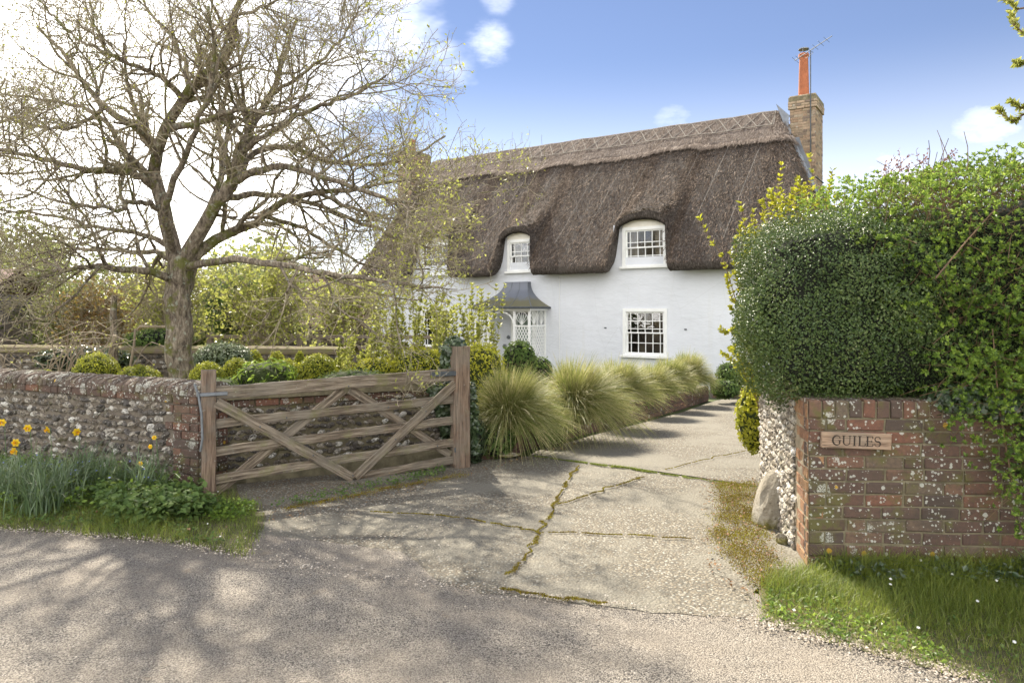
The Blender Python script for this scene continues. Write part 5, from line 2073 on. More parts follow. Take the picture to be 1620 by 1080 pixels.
# flare, burrs and furrows on the trunk
tr_ = 0.142 + 0.045 * np.exp(-np.linspace(0, 6, 26)) + 0.02 * np.exp(-((np.linspace(0, 1, 26) - 0.86) / 0.12) ** 2)
mb = MB()
sides = 22
ref = None
for i, (p_, r_) in enumerate(zip(tp, tr_)):
    for s in range(sides):
        a = 2 * math.pi * s / sides
        q = r_ * (1 + 0.09 * math.sin(3 * a + i * 0.25) + 0.08 * hash2(s * 1.3, i * 0.4) + 0.05 * math.sin(7 * a + i * .5))
        mb.v.append((p_[0] + q * math.cos(a), p_[1] + q * math.sin(a), p_[2]))
for i in range(len(tp) - 1):
    for s in range(sides):
        s2 = (s + 1) % sides
        mb.f.append([i * sides + s, i * sides + s2, (i + 1) * sides + s2, (i + 1) * sides + s])
mb.build('trunk', MATS['bark'], tree, smooth=True)

LIMBS = [
    ([(284, 440, 0), (270, 385, 0.05), (258, 330, 0.1), (246, 285, 0.1), (247, 238, 0.1), (268, 195, 0.0), (292, 155, -0.1), (330, 115, -0.2), (368, 78, -0.3), (366, 30, -0.4), (400, -25, -0.5)], 0.098, 0.030),
    ([(247, 240, 0.1), (215, 203, 0.3), (165, 168, 0.6), (130, 130, 0.8), (105, 90, 1.0), (60, 45, 1.2)], 0.055, 0.016),
    ([(292, 158, -0.1), (262, 128, -0.3), (232, 112, -0.5), (190, 95, -0.7), (150, 60, -0.9)], 0.040, 0.012),
    ([(270, 205, 0), (325, 190, -0.4), (380, 172, -0.7), (440, 178, -1.0), (490, 150, -1.2)], 0.042, 0.012),
    ([(300, 145, -0.1), (296, 110, 0.3), (270, 60, 0.6), (230, 10, 0.9), (220, -40, 1.0)], 0.034, 0.012),
    ([(252, 300, 0.1), (205, 272, -0.2), (135, 268, -0.5), (60, 250, -0.8), (-20, 232, -1.1)], 0.052, 0.016),
    ([(244, 288, 0.1), (195, 240, 0.4), (165, 190, 0.8), (90, 160, 1.2), (10, 150, 1.5)], 0.045, 0.014),
    ([(280, 430, 0), (318, 360, -0.1), (352, 312, -0.2), (372, 284, -0.2), (384, 240, -0.2), (400, 200, 0.0), (430, 150, 0.3), (450, 90, 0.5), (470, 30, 0.6)], 0.092, 0.020),
    ([(370, 288, -0.2), (400, 272, -0.5), (460, 265, -0.8), (530, 287, -1.0), (600, 310, -1.2), (665, 325, -1.3)], 0.050, 0.012),
    ([(374, 282, -0.2), (405, 240, 0.3), (455, 232, 0.6), (510, 252, 0.9), (575, 262, 1.1), (650, 250, 1.2), (705, 215, 1.2)], 0.048, 0.011),
    ([(350, 318, -0.2), (400, 306, 0.2), (480, 318, 0.5), (555, 345, 0.7), (620, 372, 0.8), (690, 395, 0.9)], 0.045, 0.011),
    ([(290, 420, 0), (345, 378, 0.2), (395, 358, 0.3), (438, 325, 0.3), (500, 303, 0.1), (570, 300, -0.1), (640, 285, -0.3)], 0.075, 0.013),
    ([(292, 425, 0), (340, 412, -0.5), (400, 412, -0.9), (480, 425, -1.2), (560, 440, -1.5), (640, 450, -1.7), (700, 455, -1.8)], 0.050, 0.010),
    ([(420, 342, 0.3), (480, 360, 0.7), (540, 400, 1.0), (600, 425, 1.2), (680, 425, 1.4)], 0.032, 0.009),
    ([(282, 445, 0), (240, 432, -0.3), (190, 424, -0.6), (150, 422, -0.8), (85, 432, -1.1), (0, 455, -1.4)], 0.052, 0.014),
    ([(284, 425, 0), (262, 405, 0.4), (215, 398, 0.8), (120, 395, 1.2), (20, 430, 1.6)], 0.046, 0.012),
    ([(270, 390, 0.05), (225, 372, 0.0), (160, 360, -0.1), (80, 340, -0.2), (-10, 330, -0.4)], 0.035, 0.010),
    ([(258, 335, 0.1), (225, 320, -0.3), (180, 330, -0.8), (120, 325, -1.2), (40, 300, -1.5)], 0.034, 0.010),
    ([(300, 390, 0), (330, 335, 0.7), (350, 270, 1.3), (345, 200, 1.8), (360, 120, 2.2), (340, 50, 2.5)], 0.060, 0.015),
    ([(275, 400, 0), (262, 330, -0.6), (290, 250, -1.1), (320, 180, -1.5), (340, 90, -1.8), (330, 10, -2.0)], 0.045, 0.012),
    ([(384, 240, -0.2), (440, 200, -0.6), (500, 170, -0.9), (560, 150, -1.1), (610, 120, -1.2)], 0.036, 0.010),
    ([(430, 150, 0.3), (490, 110, 0.1), (540, 60, 0.0), (570, 10, 0.0)], 0.026, 0.009),
    ([(500, 303, 0.1), (560, 330, 0.4), (620, 345, 0.6), (700, 335, 0.7), (750, 300, 0.6)], 0.024, 0.008),
    ([(165, 168, 0.6), (120, 200, 0.3), (60, 200, 0.0), (-10, 180, -0.3)], 0.028, 0.010),
    ([(366, 30, -0.4), (420, 10, -0.7), (480, -20, -1.0)], 0.022, 0.009),
    ([(190, 95, -0.7), (120, 60, -0.4), (60, 0, 0.0)], 0.02, 0.009),
]
Lp, Lr = [], []
for pts, a, b in LIMBS:
    path, rr = limb(pts, a, b, 20)
    Lp.append(path)
    Lr.append(rr)
    me_v, me_f = tubes_batch(path[None], rr[None], 9)
    obj('limb', mesh_raw('limb', me_v, me_f, MATS['bark'], True), tree)
Lp, Lr = np.array(Lp), np.array(Lr)
r1 = np.random.default_rng(3)
B1, R1 = spawn(Lp, Lr, 14, 0.18, 0.7, 1.7, 10, 0.95, 0.18, 0.20, 0.55, 0.35, r1)
R1 = np.clip(R1, 0.005, 0.03)
B2_, R2 = spawn(B1, R1, 8, 0.15, 0.35, 0.85, 7, 0.9, 0.10, 0.24, 0.6, 0.45, r1)
R2 = np.clip(R2, 0.0032, 0.012)
B3, R3 = spawn(B2_, R2, 5, 0.15, 0.12, 0.38, 4, 0.9, 0.12, 0.25, 0.7, 0.5, r1)
R3 = np.clip(R3, 0.0020, 0.0045)
v1 = tubes_batch(B1, R1, 5)
v2 = tubes_batch(B2_, R2, 4)
v3 = tubes_batch(B3, R3, 3)
V, Fc = join_np([v1])
o = obj('branches', mesh_raw('branches', V, Fc, MATS['bark'], True), tree); o['kind'] = 'stuff'
V, Fc = join_np([v2, v3])
o = obj('twigs', mesh_raw('twigs', V, Fc, MATS['twig']), tree); o['kind'] = 'stuff'


def tip_leaves(Bn, size, per, mat, name, parent, rng, keep=None, spread=0.02, aspect=0.5, along=1):
    """small leaves at the tips of twigs"""
    src = Bn if keep is None else Bn[keep(Bn)]
    T = len(src)
    pts = np.repeat(src[:, -1], per, 0)
    if along > 1:
        idx = rng.integers(1, Bn.shape[1], size=T * per)
        pts = src[np.repeat(np.arange(T), per), idx]
    pts = pts + rng.normal(size=pts.shape) * spread
    nr = unit(rng.normal(size=pts.shape) + np.array([0, 0, 0.5]))
    s = size * (0.6 + 0.8 * rng.random(len(pts)))
    V, Fc = kites(pts, nr, s, aspect, 0.25, rng)
    o = obj(name, mesh_raw(name, V, Fc, MATS[mat]), parent)
    o['kind'] = 'stuff'
    return o


rk = np.random.default_rng(9)
tip_leaves(B3, 0.026, 1, 'leaf_tree', 'buds', tree, rk, along=2, spread=0.006)
# the right side is further into leaf
tip_leaves(B3, 0.045, 3, 'leaf_yellow', 'young_leaves', tree, rk, keep=lambda b: (b[:, -1, 0] + 0.25 * rk.normal(size=len(b)) > 2.55) & (rk.random(len(b)) < 0.32), along=2, spread=0.02)


def bare_tree(name, loc, H, W, label, seed, trunk_r=0.12, limbs=9, leafmat='leaf_tree', leaf=0.05, per=1, group=None, fork=0.35, twigmat='twig', lev=(9, 6, 4), sc=1.0, frac=1.0):
    r = np.random.default_rng(seed)
    t = empty(name, loc, 0, label, 'tree', group)
    n = 14
    tp = np.zeros((1, n, 3))
    hh = H * (fork + 0.15)
    tp[0, :, 2] = np.linspace(-0.1, hh, n)
    tp[0, 1:, :2] += np.cumsum(r.normal(size=(n - 1, 2)) * 0.02 * H / 4, 0)
    trr = np.linspace(trunk_r * 1.15, trunk_r * 0.7, n)[None]
    v, f = tubes_batch(tp, trr, 10)
    obj('trunk', mesh_raw('trunk', v, f, MATS['bark'], True), t)
    Lb, Lr_ = spawn(tp, trr, limbs, fork / (fork + 0.15) * 0.8, W * 0.55, W * 0.85, 12, 0.75, 0.35, 0.13, 0.6, 0.2, r, taper_len=False, fwd=0.55 * H / W)
    Lb[0, :, :] = Lb[0, :, :]
    v, f = tubes_batch(Lb, Lr_, 6)
    b1, q1 = spawn(Lb, Lr_, lev[0], 0.2, 0.22 * W, 0.48 * W, 8, 0.9, 0.15, 0.2, 0.6, 0.35, r)
    b2, q2 = spawn(b1, q1, lev[1], 0.2, 0.10 * W, 0.26 * W, 5, 0.9, 0.1, 0.22, 0.6, 0.4, r)
    b3, q3 = spawn(b2, q2, lev[2], 0.2, 0.04 * W, 0.12 * W, 3, 0.9, 0.1, 0.22, 0.8, 0.5, r)
    m_ = max(0.003, 0.0016 * loc[1] / 8)
    q1, q2, q3 = np.clip(q1, m_ * 1.8, 1), np.clip(q2, m_ * 1.2, 0.02), np.clip(q3, m_ * 0.8, 0.008)
    V, Fc = join_np([(v, f), tubes_batch(b1, q1, 4), tubes_batch(b2, q2, 3), tubes_batch(b3, q3, 3)])
    o = obj('branches', mesh_raw('branches', V, Fc, MATS[twigmat]), t)
    o['kind'] = 'stuff'
    if leaf:
        tip_leaves(b3, leaf, per, leafmat, 'leaves', t, r, along=2, spread=leaf * 1.2, aspect=0.75, keep=(lambda b: r.random(len(b)) < frac))
    return t


bare_tree('apple_tree', (-8.9, 10.6, 0.2), 6.3, 3.6, 'smaller budding tree at the left edge behind the big bare tree', 31, 0.13, 10, 'leaf_tree', 0.035, 1, lev=(11, 8, 5))
bg = 'shrubby trees coming into leaf beyond the back wall'
bare_tree('hazel_tree', (-5.25, 15.2, -0.2), 4.0, 2.3, 'yellow leaved shrubby tree above the fence, next to the clay tiled shed', 32, 0.06, 12, 'leaf_yellow', 0.085, 2, bg, 0.12, lev=(9, 5, 3))
bare_tree('hazel_tree', (-6.9, 14.6, -0.2), 4.2, 2.3, 'yellow green shrubby tree just right of the big tree trunk', 33, 0.06, 12, 'leaf_yellow', 0.08, 2, bg, 0.12, lev=(9, 5, 3), frac=0.7)
bare_tree('hazel_tree', (-4.6, 19.5, -0.4), 4.6, 2.4, 'green gold shrubby tree close to the left corner of the cottage', 34, 0.07, 12, 'leaf_yellow', 0.10, 2, bg, 0.12, lev=(9, 5, 3))
bare_tree('hawthorn_tree', (-10.0, 16.2, -0.3), 3.6, 2.2, 'loose shrub with yellow green leaves beside the grey shed', 35, 0.06, 12, 'leaf_far', 0.085, 2, bg, 0.12, lev=(9, 5, 3))
bare_tree('hawthorn_tree', (-8.4, 15.0, -0.2), 3.0, 1.8, 'rust tinged twiggy shrub behind the clipped box by the old trunk', 36, 0.05, 12, 'leaf_rust', 0.06, 2, bg, 0.12, lev=(9, 5, 3))
far = [(-17, 24, 5.2, 4.2), (-13.0, 25, 4.4, 3.6), (-10.0, 27, 4.6, 3.8), (-8.2, 22, 3.6, 2.8), (-21, 30, 7, 5), (-12, 34, 6.0, 5), (-16.5, 19, 3.6, 3.0)]
fl_ = ['pale leafy tree standing left of the others beyond the back wall', 'pale leafy tree seen under the left limbs of the big tree', 'tall pale tree behind the rusty shrub', 'small tree right behind the old trunk',
       'tallest far tree at the left edge', 'far tree with a wide crown seen between the trunk and the shed', 'low bushy tree behind the grey shed']
for k, (x, y, H, W_) in enumerate(far):
    bare_tree('field_tree', (x, y, terrain(y)), H, W_, fl_[k], 60 + k, 0.12, 11, 'leaf_far', 0.16 * y / 26, 3, 'trees in the field beyond the garden', 0.15, lev=(8, 5, 3), frac=0.85)
# distant hedgerow mass
r = np.random.default_rng(77)
N_ = 26000
hp = np.stack([r.uniform(-60, -2, N_), r.uniform(38, 44, N_), np.zeros(N_)], 1)
hp[:, 2] = -1 + r.random(N_) ** 0.7 * (2.6 + 0.9 * np.sin(hp[:, 0] * 0.35) + 0.5 * np.sin(hp[:, 0] * 1.1))
V, Fc = kites(hp, unit(r.normal(size=(N_, 3))), 0.35 + 0.3 * r.random(N_), 0.8, 0.3, r)
o = obj('hedgerow', mesh_raw('hedgerow', V, Fc, MATS['leaf_far']), None, label='far hedgerow beyond the field behind the garden', cat='hedge')
o['kind'] = 'stuff'


# ================================================================== CLIPPED AND LOOSE SHRUBS
def superell(n, rng, ex=2.0):
    d = unit(rng.normal(size=(n, 3)))
    k = (np.abs(d) ** ex).sum(1) ** (-1 / ex)
    return d * k[:, None], d


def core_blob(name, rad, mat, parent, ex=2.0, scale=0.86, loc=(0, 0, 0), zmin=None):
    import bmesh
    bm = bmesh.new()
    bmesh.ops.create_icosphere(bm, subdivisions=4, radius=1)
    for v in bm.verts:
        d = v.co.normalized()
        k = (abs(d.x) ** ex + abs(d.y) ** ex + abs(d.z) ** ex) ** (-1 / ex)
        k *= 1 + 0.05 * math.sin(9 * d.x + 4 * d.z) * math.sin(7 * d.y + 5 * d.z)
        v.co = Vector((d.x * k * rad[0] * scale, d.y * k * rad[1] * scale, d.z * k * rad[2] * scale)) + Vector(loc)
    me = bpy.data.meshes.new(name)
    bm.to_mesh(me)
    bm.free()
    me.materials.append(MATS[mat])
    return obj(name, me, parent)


def topiary(name, center, rad, n, leaf, mat, label, group, seed, coremat='core_green', ex=2.0, thick=0.14, cat='shrub', top=True, aspect=0.6):
    r = np.random.default_rng(seed)
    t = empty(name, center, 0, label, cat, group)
    core_blob('inner_growth', rad, coremat, t, ex, 0.88)
    s, d = superell(n, r, ex)
    lump = 1 + (0.085 if cat == 'hedge' else 0.05) * np.sin(d[:, 0] * 11 + seed) * np.sin(d[:, 2] * 9 + d[:, 1] * 8) + 0.03 * np.sin(d[:, 1] * 21 + d[:, 2] * 17)
    k = (1 - thick * r.random(n) ** 1.6) * lump
    pos = s * k[:, None] * np.array(rad)
    nr = unit(d / np.array(rad) + r.normal(size=(n, 3)) * 0.55 + np.array([0, 0, 0.25]))
    up = unit(d + r.normal(size=(n, 3)) * 0.5 + np.array([0, 0, 0.4]))
    dirs = unit(up - (up * nr).sum(1, keepdims=True) * nr + r.normal(size=(n, 3)) * 0.15)
    V, Fc = kites(pos, nr, leaf * (0.5 + 0.6 * r.random(n) + 0.7 * r.random(n) ** 4), aspect, 0.3, r, dirs=dirs)
    o = obj('foliage', mesh_raw('foliage', V, Fc, MATS[mat]), t)
    o['kind'] = 'stuff'
    return t


balls = [
    (153, 558, 72, 8.7, 'wide clipped box dome left of the big trunk, above the coping', 0.62),
    (220, 578, 76, 8.1, 'low flat box dome just left of the trunk foot', 0.6),
    (328, 573, 60, 8.1, 'clipped box dome directly behind the gate latch', 0.85),
    (374, 567, 52, 9.3, 'clipped box dome between the glaucous bush and the leafy plant', 0.9),
    (402, 554, 34, 11.2, 'small clipped box dome in front of the back wall, left of its pair', 0.9),
    (438, 556, 34, 11.2, 'small clipped box dome in front of the back wall, right of its pair', 0.9),
    (452, 568, 60, 8.9, 'clipped box dome behind the leafy green plant', 0.95),
    (398, 575, 44, 8.3, 'small clipped box dome half behind the leafy green plant', 1.0),
    (502, 560, 67, 8.9, 'largest round box ball above the middle of the gate', 0.95),
    (538, 565, 34, 10.0, 'little box ball tucked right of the largest ball', 1.0),
    (474, 557, 22, 11.6, 'smallest box ball against the back wall', 1.0),
    (70, 586, 60, 8.4, 'low strip of golden box showing above the coping on the left', 0.35),
]
for i, (px, top, w_, Y, lab, asp) in enumerate(balls):
    rx = w_ / 2 / F * Y
    zt = EYE - (top - HZ) / F * Y
    rz = max(rx * asp, 0.10)
    c = ((px - 810) / F * Y, Y, zt - rz)
    if c[2] - rz > garden_z(c[0], Y) :
        rz = (zt - garden_z(c[0], Y)) / 2 + 0.03
        c = (c[0], Y, zt - rz)
    topiary('box_ball', c, (rx, rx, rz), int(5200 + 16000 * rx), 0.024, 'leaf_box', lab, 'clipped golden box balls in the garden', 100 + i)


def bush(name, px, top, bot, w_, Y, mat, label, seed, n=6000, leaf=0.05, ex=2.2, coremat='core_green', cat='shrub', thick=0.45, aspect=0.55, dep=None, group=None):
    rx = w_ / 2 / F * Y
    zt, zb = EYE - (top - HZ) / F * Y, EYE - (bot - HZ) / F * Y
    rz = (zt - zb) / 2
    return topiary(name, ((px - 810) / F * Y, Y, (zt + zb) / 2), (rx, dep or rx, rz), n, leaf, mat, label, group, seed, coremat, ex, thick, cat, aspect=aspect)


bush('glaucous_shrub', 352, 543, 595, 84, 10.2, 'leaf_blue', 'rounded blue green bush right of the big trunk', 201, 5000, 0.05)
bush('golden_shrub', 592, 566, 625, 76, 8.9, 'leaf_golden', 'low golden leaved bush behind the gate, left of the thin stems', 202, 6500, 0.035)
bush('golden_shrub', 665, 550, 625, 90, 9.0, 'leaf_golden', 'rounded golden bush just left of the gate post', 203, 8000, 0.035)
bush('golden_shrub', 762, 545, 690, 80, 8.5, 'leaf_golden', 'tall golden shrub right of the gate post, behind the first grass', 204, 9500, 0.036, ex=2.6)
bush('evergreen_shrub', 822, 540, 610, 52, 9.4, 'leaf_mid', 'small dark evergreen in front of the porch', 205, 3200, 0.05, coremat='core_dark', thick=0.6)
bush('evergreen_shrub', 1160, 573, 612, 52, 14.4, 'leaf_mid', 'clipped evergreen at the far end of the drive', 206, 3500, 0.06, coremat='core_dark')
bush('evergreen_shrub', 1148, 600, 630, 42, 14.0, 'leaf_mid', 'low leafy plant in front of the far clipped evergreen', 207, 1500, 0.07, coremat='core_dark')
bush('evergreen_shrub', 852, 565, 612, 44, 9.8, 'leaf_mid', 'low green bush at the porch foot behind the grasses', 208, 1600, 0.05, coremat='core_dark')
bush('leafy_plant', 420, 570, 625, 92, 8.0, 'leaf_hedge', 'bright leafy green plant above the top rail of the gate', 209, 900, 0.085, coremat='core_green', thick=0.75, aspect=0.35, cat='plant')
bush('ground_plant', 338, 598, 622, 80, 7.7, 'leaf_mid', 'small green plant behind the gate latch', 210, 900, 0.04, cat='plant')
bush('ground_plant', 560, 585, 620, 110, 8.3, 'leaf_mid', 'low green planting behind the middle of the gate', 214, 1500, 0.045, cat='plant')
bush('evergreen_shrub', 135, 548, 590, 150, 11.6, 'ivy', 'dark evergreen spread on the back wall at the left', 211, 5000, 0.06, coremat='core_dark', dep=0.35)
bush('evergreen_shrub', 250, 520, 560, 90, 13.3, 'leaf_mid', 'dark green bush behind the back wall, left of the trunk', 212, 3000, 0.08, coremat='core_dark', thick=0.5)
bush('conifer_shrub', 385, 440, 530, 120, 20.0, 'leaf_mid', 'dark green conifer behind the fence', 213, 9000, 0.12, coremat='core_dark', thick=0.5)

# geranium and ivy at the foot of the hinge post
bush('geranium', 780, 672, 722, 70, 7.55, 'leaf_mid', 'leafy hardy geranium at the drive edge beside the post', 215, 1600, 0.045, cat='plant', aspect=0.8, coremat='core_dark', dep=0.2)
bush('geranium', 745, 655, 735, 50, 7.35, 'ivy', 'dark ivy mound at the foot of the gate post', 216, 2200, 0.04, cat='plant', aspect=0.8, coremat='core_dark', dep=0.2)
bush('geranium', 872, 672, 708, 44, 8.3, 'leaf_mid', 'small leafy geranium between the first two grasses', 217, 800, 0.045, cat='plant', aspect=0.8, coremat='core_dark', dep=0.15)


def ivy_patch(label, pts, n, size, seed, name='ivy', mat='ivy', spread=0.05, parent=None):
    """pts: list of (world point, radius); leaves spread on and between"""
    r = np.random.default_rng(seed)
    P_, rad = np.array([p for p, _ in pts]), np.array([q for _, q in pts])
    i = r.integers(0, len(P_) - 1, n) if len(P_) > 1 else np.zeros(n, int)
    t = r.random(n)[:, None]
    c = P_[i] * (1 - t) + P_[np.minimum(i + 1, len(P_) - 1)] * t
    pos = c + unit(r.normal(size=(n, 3))) * rad[i][:, None] * (0.6 + 0.5 * r.random((n, 1)))
    nr = unit(pos - c + np.array([0, -0.03, 0.02]) + r.normal(size=(n, 3)) * 0.03)
    V, Fc = kites(pos, nr, size * (0.6 + 0.8 * r.random(n)), 0.85, 0.15, r)
    o = obj(name, mesh_raw(name, V, Fc, MATS[mat]), parent)
    return props(o, label, 'ivy') if parent is None else o


post_c = np.array([-0.515, 7.075, 0])
ivy_patch('dark ivy crowning and clinging to the left of the gate post', [(post_c + [-0.05, 0.06, 1.18], 0.11), (post_c + [-0.10, 0.09, 1.15], 0.09), (post_c + [-0.13, 0.10, 0.95], 0.06)], 1100, 0.042, 301)
ivy_patch('ivy climbing the flint wall by the hinge end of the gate', [(np.array([-0.75, 7.26, 0.80]), 0.12), (np.array([-0.68, 7.32, 0.55]), 0.12), (np.array([-0.62, 7.36, 0.22]), 0.13)], 1500, 0.045, 302)
ivy_patch('ivy trailing down the far side of the gate post', [(post_c + [0.10, 0.10, 0.8], 0.05), (post_c + [0.13, 0.12, 0.1], 0.09)], 700, 0.042, 303)


# tall thin stems in yellow leaf in front of the cottage
def stem_shrub(name, stems, mat, label, seed, leaf=0.05, per=16, stemmat='twig', r0=0.008, cl=3, start=0.25, cat='shrub', group=None, aspect=0.55):
    """stems: list of world polylines"""
    r = np.random.default_rng(seed)
    base = stems[0][0]
    t = empty(name, tuple(base), 0, label, cat, group)
    bl = np.array(base)
    paths = np.array([smooth_path(np.array(s) - bl, 10) for s in stems])
    paths[:, 1:-1] += r.normal(size=paths[:, 1:-1].shape) * 0.012
    R = np.linspace(r0, r0 * 0.35, 10)[None] * np.ones((len(paths), 1))
    V, Fc = tubes_batch(paths, R, 4)
    o = obj('stems', mesh_raw('stems', V, Fc, MATS[stemmat]), t)
    o['kind'] = 'stuff'
    K_ = len(paths) * per
    src = np.repeat(np.arange(len(paths)), per)
    u = start + (1 - start) * np.tile(np.linspace(0, 1, per), len(paths)) + r.normal(size=K_) * 0.01
    u = np.clip(u, 0, 0.999) * 9
    i = u.astype(int)
    f = (u - i)[:, None]
    c = paths[src, i] * (1 - f) + paths[src, i + 1] * f
    tan = unit(paths[src, i + 1] - paths[src, i])
    c = np.repeat(c, cl, 0)
    tan = np.repeat(tan, cl, 0)
    rn = r.normal(size=c.shape)
    side = unit(rn - (rn * tan).sum(1, keepdims=True) * tan)
    dirs = unit(tan * 0.9 + side)
    nr = unit(np.cross(dirs, np.cross(tan, dirs)) + r.normal(size=c.shape) * 0.3)
    nr = unit(nr - (nr * dirs).sum(1, keepdims=True) * dirs)
    V, Fc = kites(c, nr, leaf * (0.6 + 0.7 * r.random(len(c))), aspect, 0.2, r, dirs=dirs)
    o = obj('leaves', mesh_raw('leaves', V, Fc, MATS[mat]), t)
    o['kind'] = 'stuff'
    return t


rs = random.Random(5)
for (x0, x1, tops, Y, ns, lab, sd) in ((590, 700, (455, 520), 9.7, 38, 'thicket of thin upright stems in yellow leaf before the cottage corner', 401), (690, 800, (450, 520), 10.2, 34, 'upright yellow leaved stems between that thicket and the porch', 402), (535, 620, (490, 560), 9.4, 18, 'sparse yellow leaved stems at the cottage left corner', 403)):
    st = []
    for k in range(ns):
        bx = rs.uniform(x0 + 15, x1 - 15)
        tx = bx + (bx - (x0 + x1) / 2) * rs.uniform(0.2, 0.7) + rs.gauss(0, 8)
        ty = rs.uniform(*tops)
        Y_ = Y + rs.uniform(-0.4, 0.4)
        a, b = P(bx, 640, Y_), P(tx, ty, Y_ + rs.uniform(-.2, .2))
        m_ = a.lerp(b, 0.5) + Vector((rs.gauss(0, 0.05), rs.gauss(0, 0.05), 0))
        st.append([tuple(a), tuple(m_), tuple(b)])
    stem_shrub('flowering_shrub', st, 'leaf_yellow', lab, sd, 0.058, 24, 'twig', 0.007, 6, 0.2)

# bright shoots rising behind the dark clipped hedge
sh = [((1190, 560), (1150, 430), (1107, 345)), ((1195, 540), (1172, 450), (1163, 378)), ((1200, 480), (1185, 400), (1172, 322)), ((1215, 450), (1222, 350), (1236, 262)), ((1235, 430), (1240, 360), (1252, 310)),
      ((1262, 420), (1258, 340), (1262, 283)), ((1270, 420), (1280, 330), (1281, 246)), ((1245, 420), (1232, 350), (1218, 300)), ((1290, 400), (1292, 340), (1300, 300)), ((1185, 520), (1160, 470), (1150, 440)),
      ((1190, 560), (1165, 530), (1140, 520)), ((1195, 600), (1165, 580), (1143, 560)), ((1190, 540), (1172, 500), (1162, 430)), ((1305, 380), (1314, 320), (1317, 270)), ((1200, 440), (1192, 400), (1196, 350)), ((1225, 400), (1210, 360), (1205, 318)),
      ((1200, 500), (1170, 440), (1155, 400)), ((1250, 400), (1268, 350), (1275, 318))]
rq = random.Random(12)
for k in range(26):
    x_ = rq.uniform(1180, 1325)
    y_ = rq.uniform(285, 345) if x_ > 1215 else rq.uniform(330, 420)
    sh.append(((x_ + rq.uniform(-4, 10), 440), (x_ + rq.uniform(-4, 6), (y_ + 440) / 2), (x_ + rq.uniform(-14, 10), y_)))
for k in range(12):
    y_ = rq.uniform(430, 590)
    sh.append(((1200, y_ + 60), (1180, y_ + 22), (rq.uniform(1148, 1170), y_)))
st = []
for i, (a, b, c) in enumerate(sh):
    Y_ = 6.1 + 0.25 * math.sin(i * 2.4)
    st.append([tuple(P(a[0] + 10, a[1] + 60, Y_ - 0.1)), tuple(P(a[0], a[1], Y_)), tuple(P(*b, Y_)), tuple(P(*c, Y_))])
stem_shrub('spindle_shrub', st, 'leaf_golden', 'bright yellow green shoots rising behind the dark clipped hedge', 411, 0.042, 26, 'twig_brown', 0.007, 5, 0.22)
bush('golden_shrub', 1194, 603, 718, 58, 6.25, 'leaf_golden', 'low golden bush peeping out left of the flint return', 412, 3600, 0.042, thick=0.5, coremat='core_green', ex=1.8)

# purple budded twigs over the bright hedge
st = []
for k in range(26):
    a = P(rs.uniform(1380, 1500), 330, 7.0)
    b = P(rs.uniform(1385, 1520), rs.uniform(232, 285), 7.0 + rs.uniform(-.3, .3))
    st.append([tuple(a), tuple(a.lerp(b, 0.5) + Vector((rs.gauss(0, 0.08), 0, 0))), tuple(b)])
stem_shrub('purple_shrub', st, 'bud_purple', 'thin twigs with purple buds showing above the bright hedge', 413, 0.028, 18, 'twig_red', 0.004, 2, 0.3)
# overhanging twigs, top right corner
st = [[tuple(P(1680, 40, 4.6)), tuple(P(1620, 20, 4.6)), tuple(P(1592, 5, 4.6)), tuple(P(1580, -10, 4.6))], [tuple(P(1680, 120, 4.6)), tuple(P(1625, 60, 4.6)), tuple(P(1605, 40, 4.6)), tuple(P(1600, 20, 4.6))],
      [tuple(P(1690, 140, 4.6)), tuple(P(1630, 185, 4.6)), tuple(P(1600, 188, 4.6)), tuple(P(1577, 172, 4.6))], [tuple(P(1690, 120, 4.6)), tuple(P(1640, 165, 4.6)), tuple(P(1612, 170, 4.6)), tuple(P(1600, 160, 4.6))],
      [tuple(P(1680, 60, 4.6)), tuple(P(1640, 90, 4.6)), tuple(P(1615, 105, 4.6)), tuple(P(1610, 100, 4.6))]]
# they belong to a small tree standing to the right, outside the frame
tb = P(1900, 700, 4.9)
tb.z = 0.0
st = [[(tb.x, tb.y, 0.0), (tb.x - 0.1, tb.y - 0.1, 1.6)] + s for s in st]
stem_shrub('magnolia_tree', st, 'leaf_yellow', 'overhanging twigs with young leaves in the top right corner', 414, 0.04, 34, 'twig_brown', 0.012, 3, 0.62, cat='tree')

# arching bare rose stems by the left wall
st = []
rs = random.Random(8)
for k in range(34):
    x = rs.uniform(-30, 190)
    Y_ = rs.uniform(9.2, 10.6)
    a = P(x, 610, Y_)
    b = P(x + rs.uniform(-40, 60), rs.uniform(505, 570), Y_ + rs.uniform(-.3, .3))
    c = P(x + rs.uniform(-90, 110), rs.uniform(530, 600), Y_ + rs.uniform(-.4, .4))
    st.append([tuple(a), tuple(a.lerp(b, 0.6) + Vector((0, 0, 0.05))), tuple(b), tuple(c)])
stem_shrub('rambling_rose', st, 'leaf_yellow', 'tangle of pale arching bare stems behind the left wall', 421, 0.03, 5, 'twig_pale', 0.011, 2, 0.5)
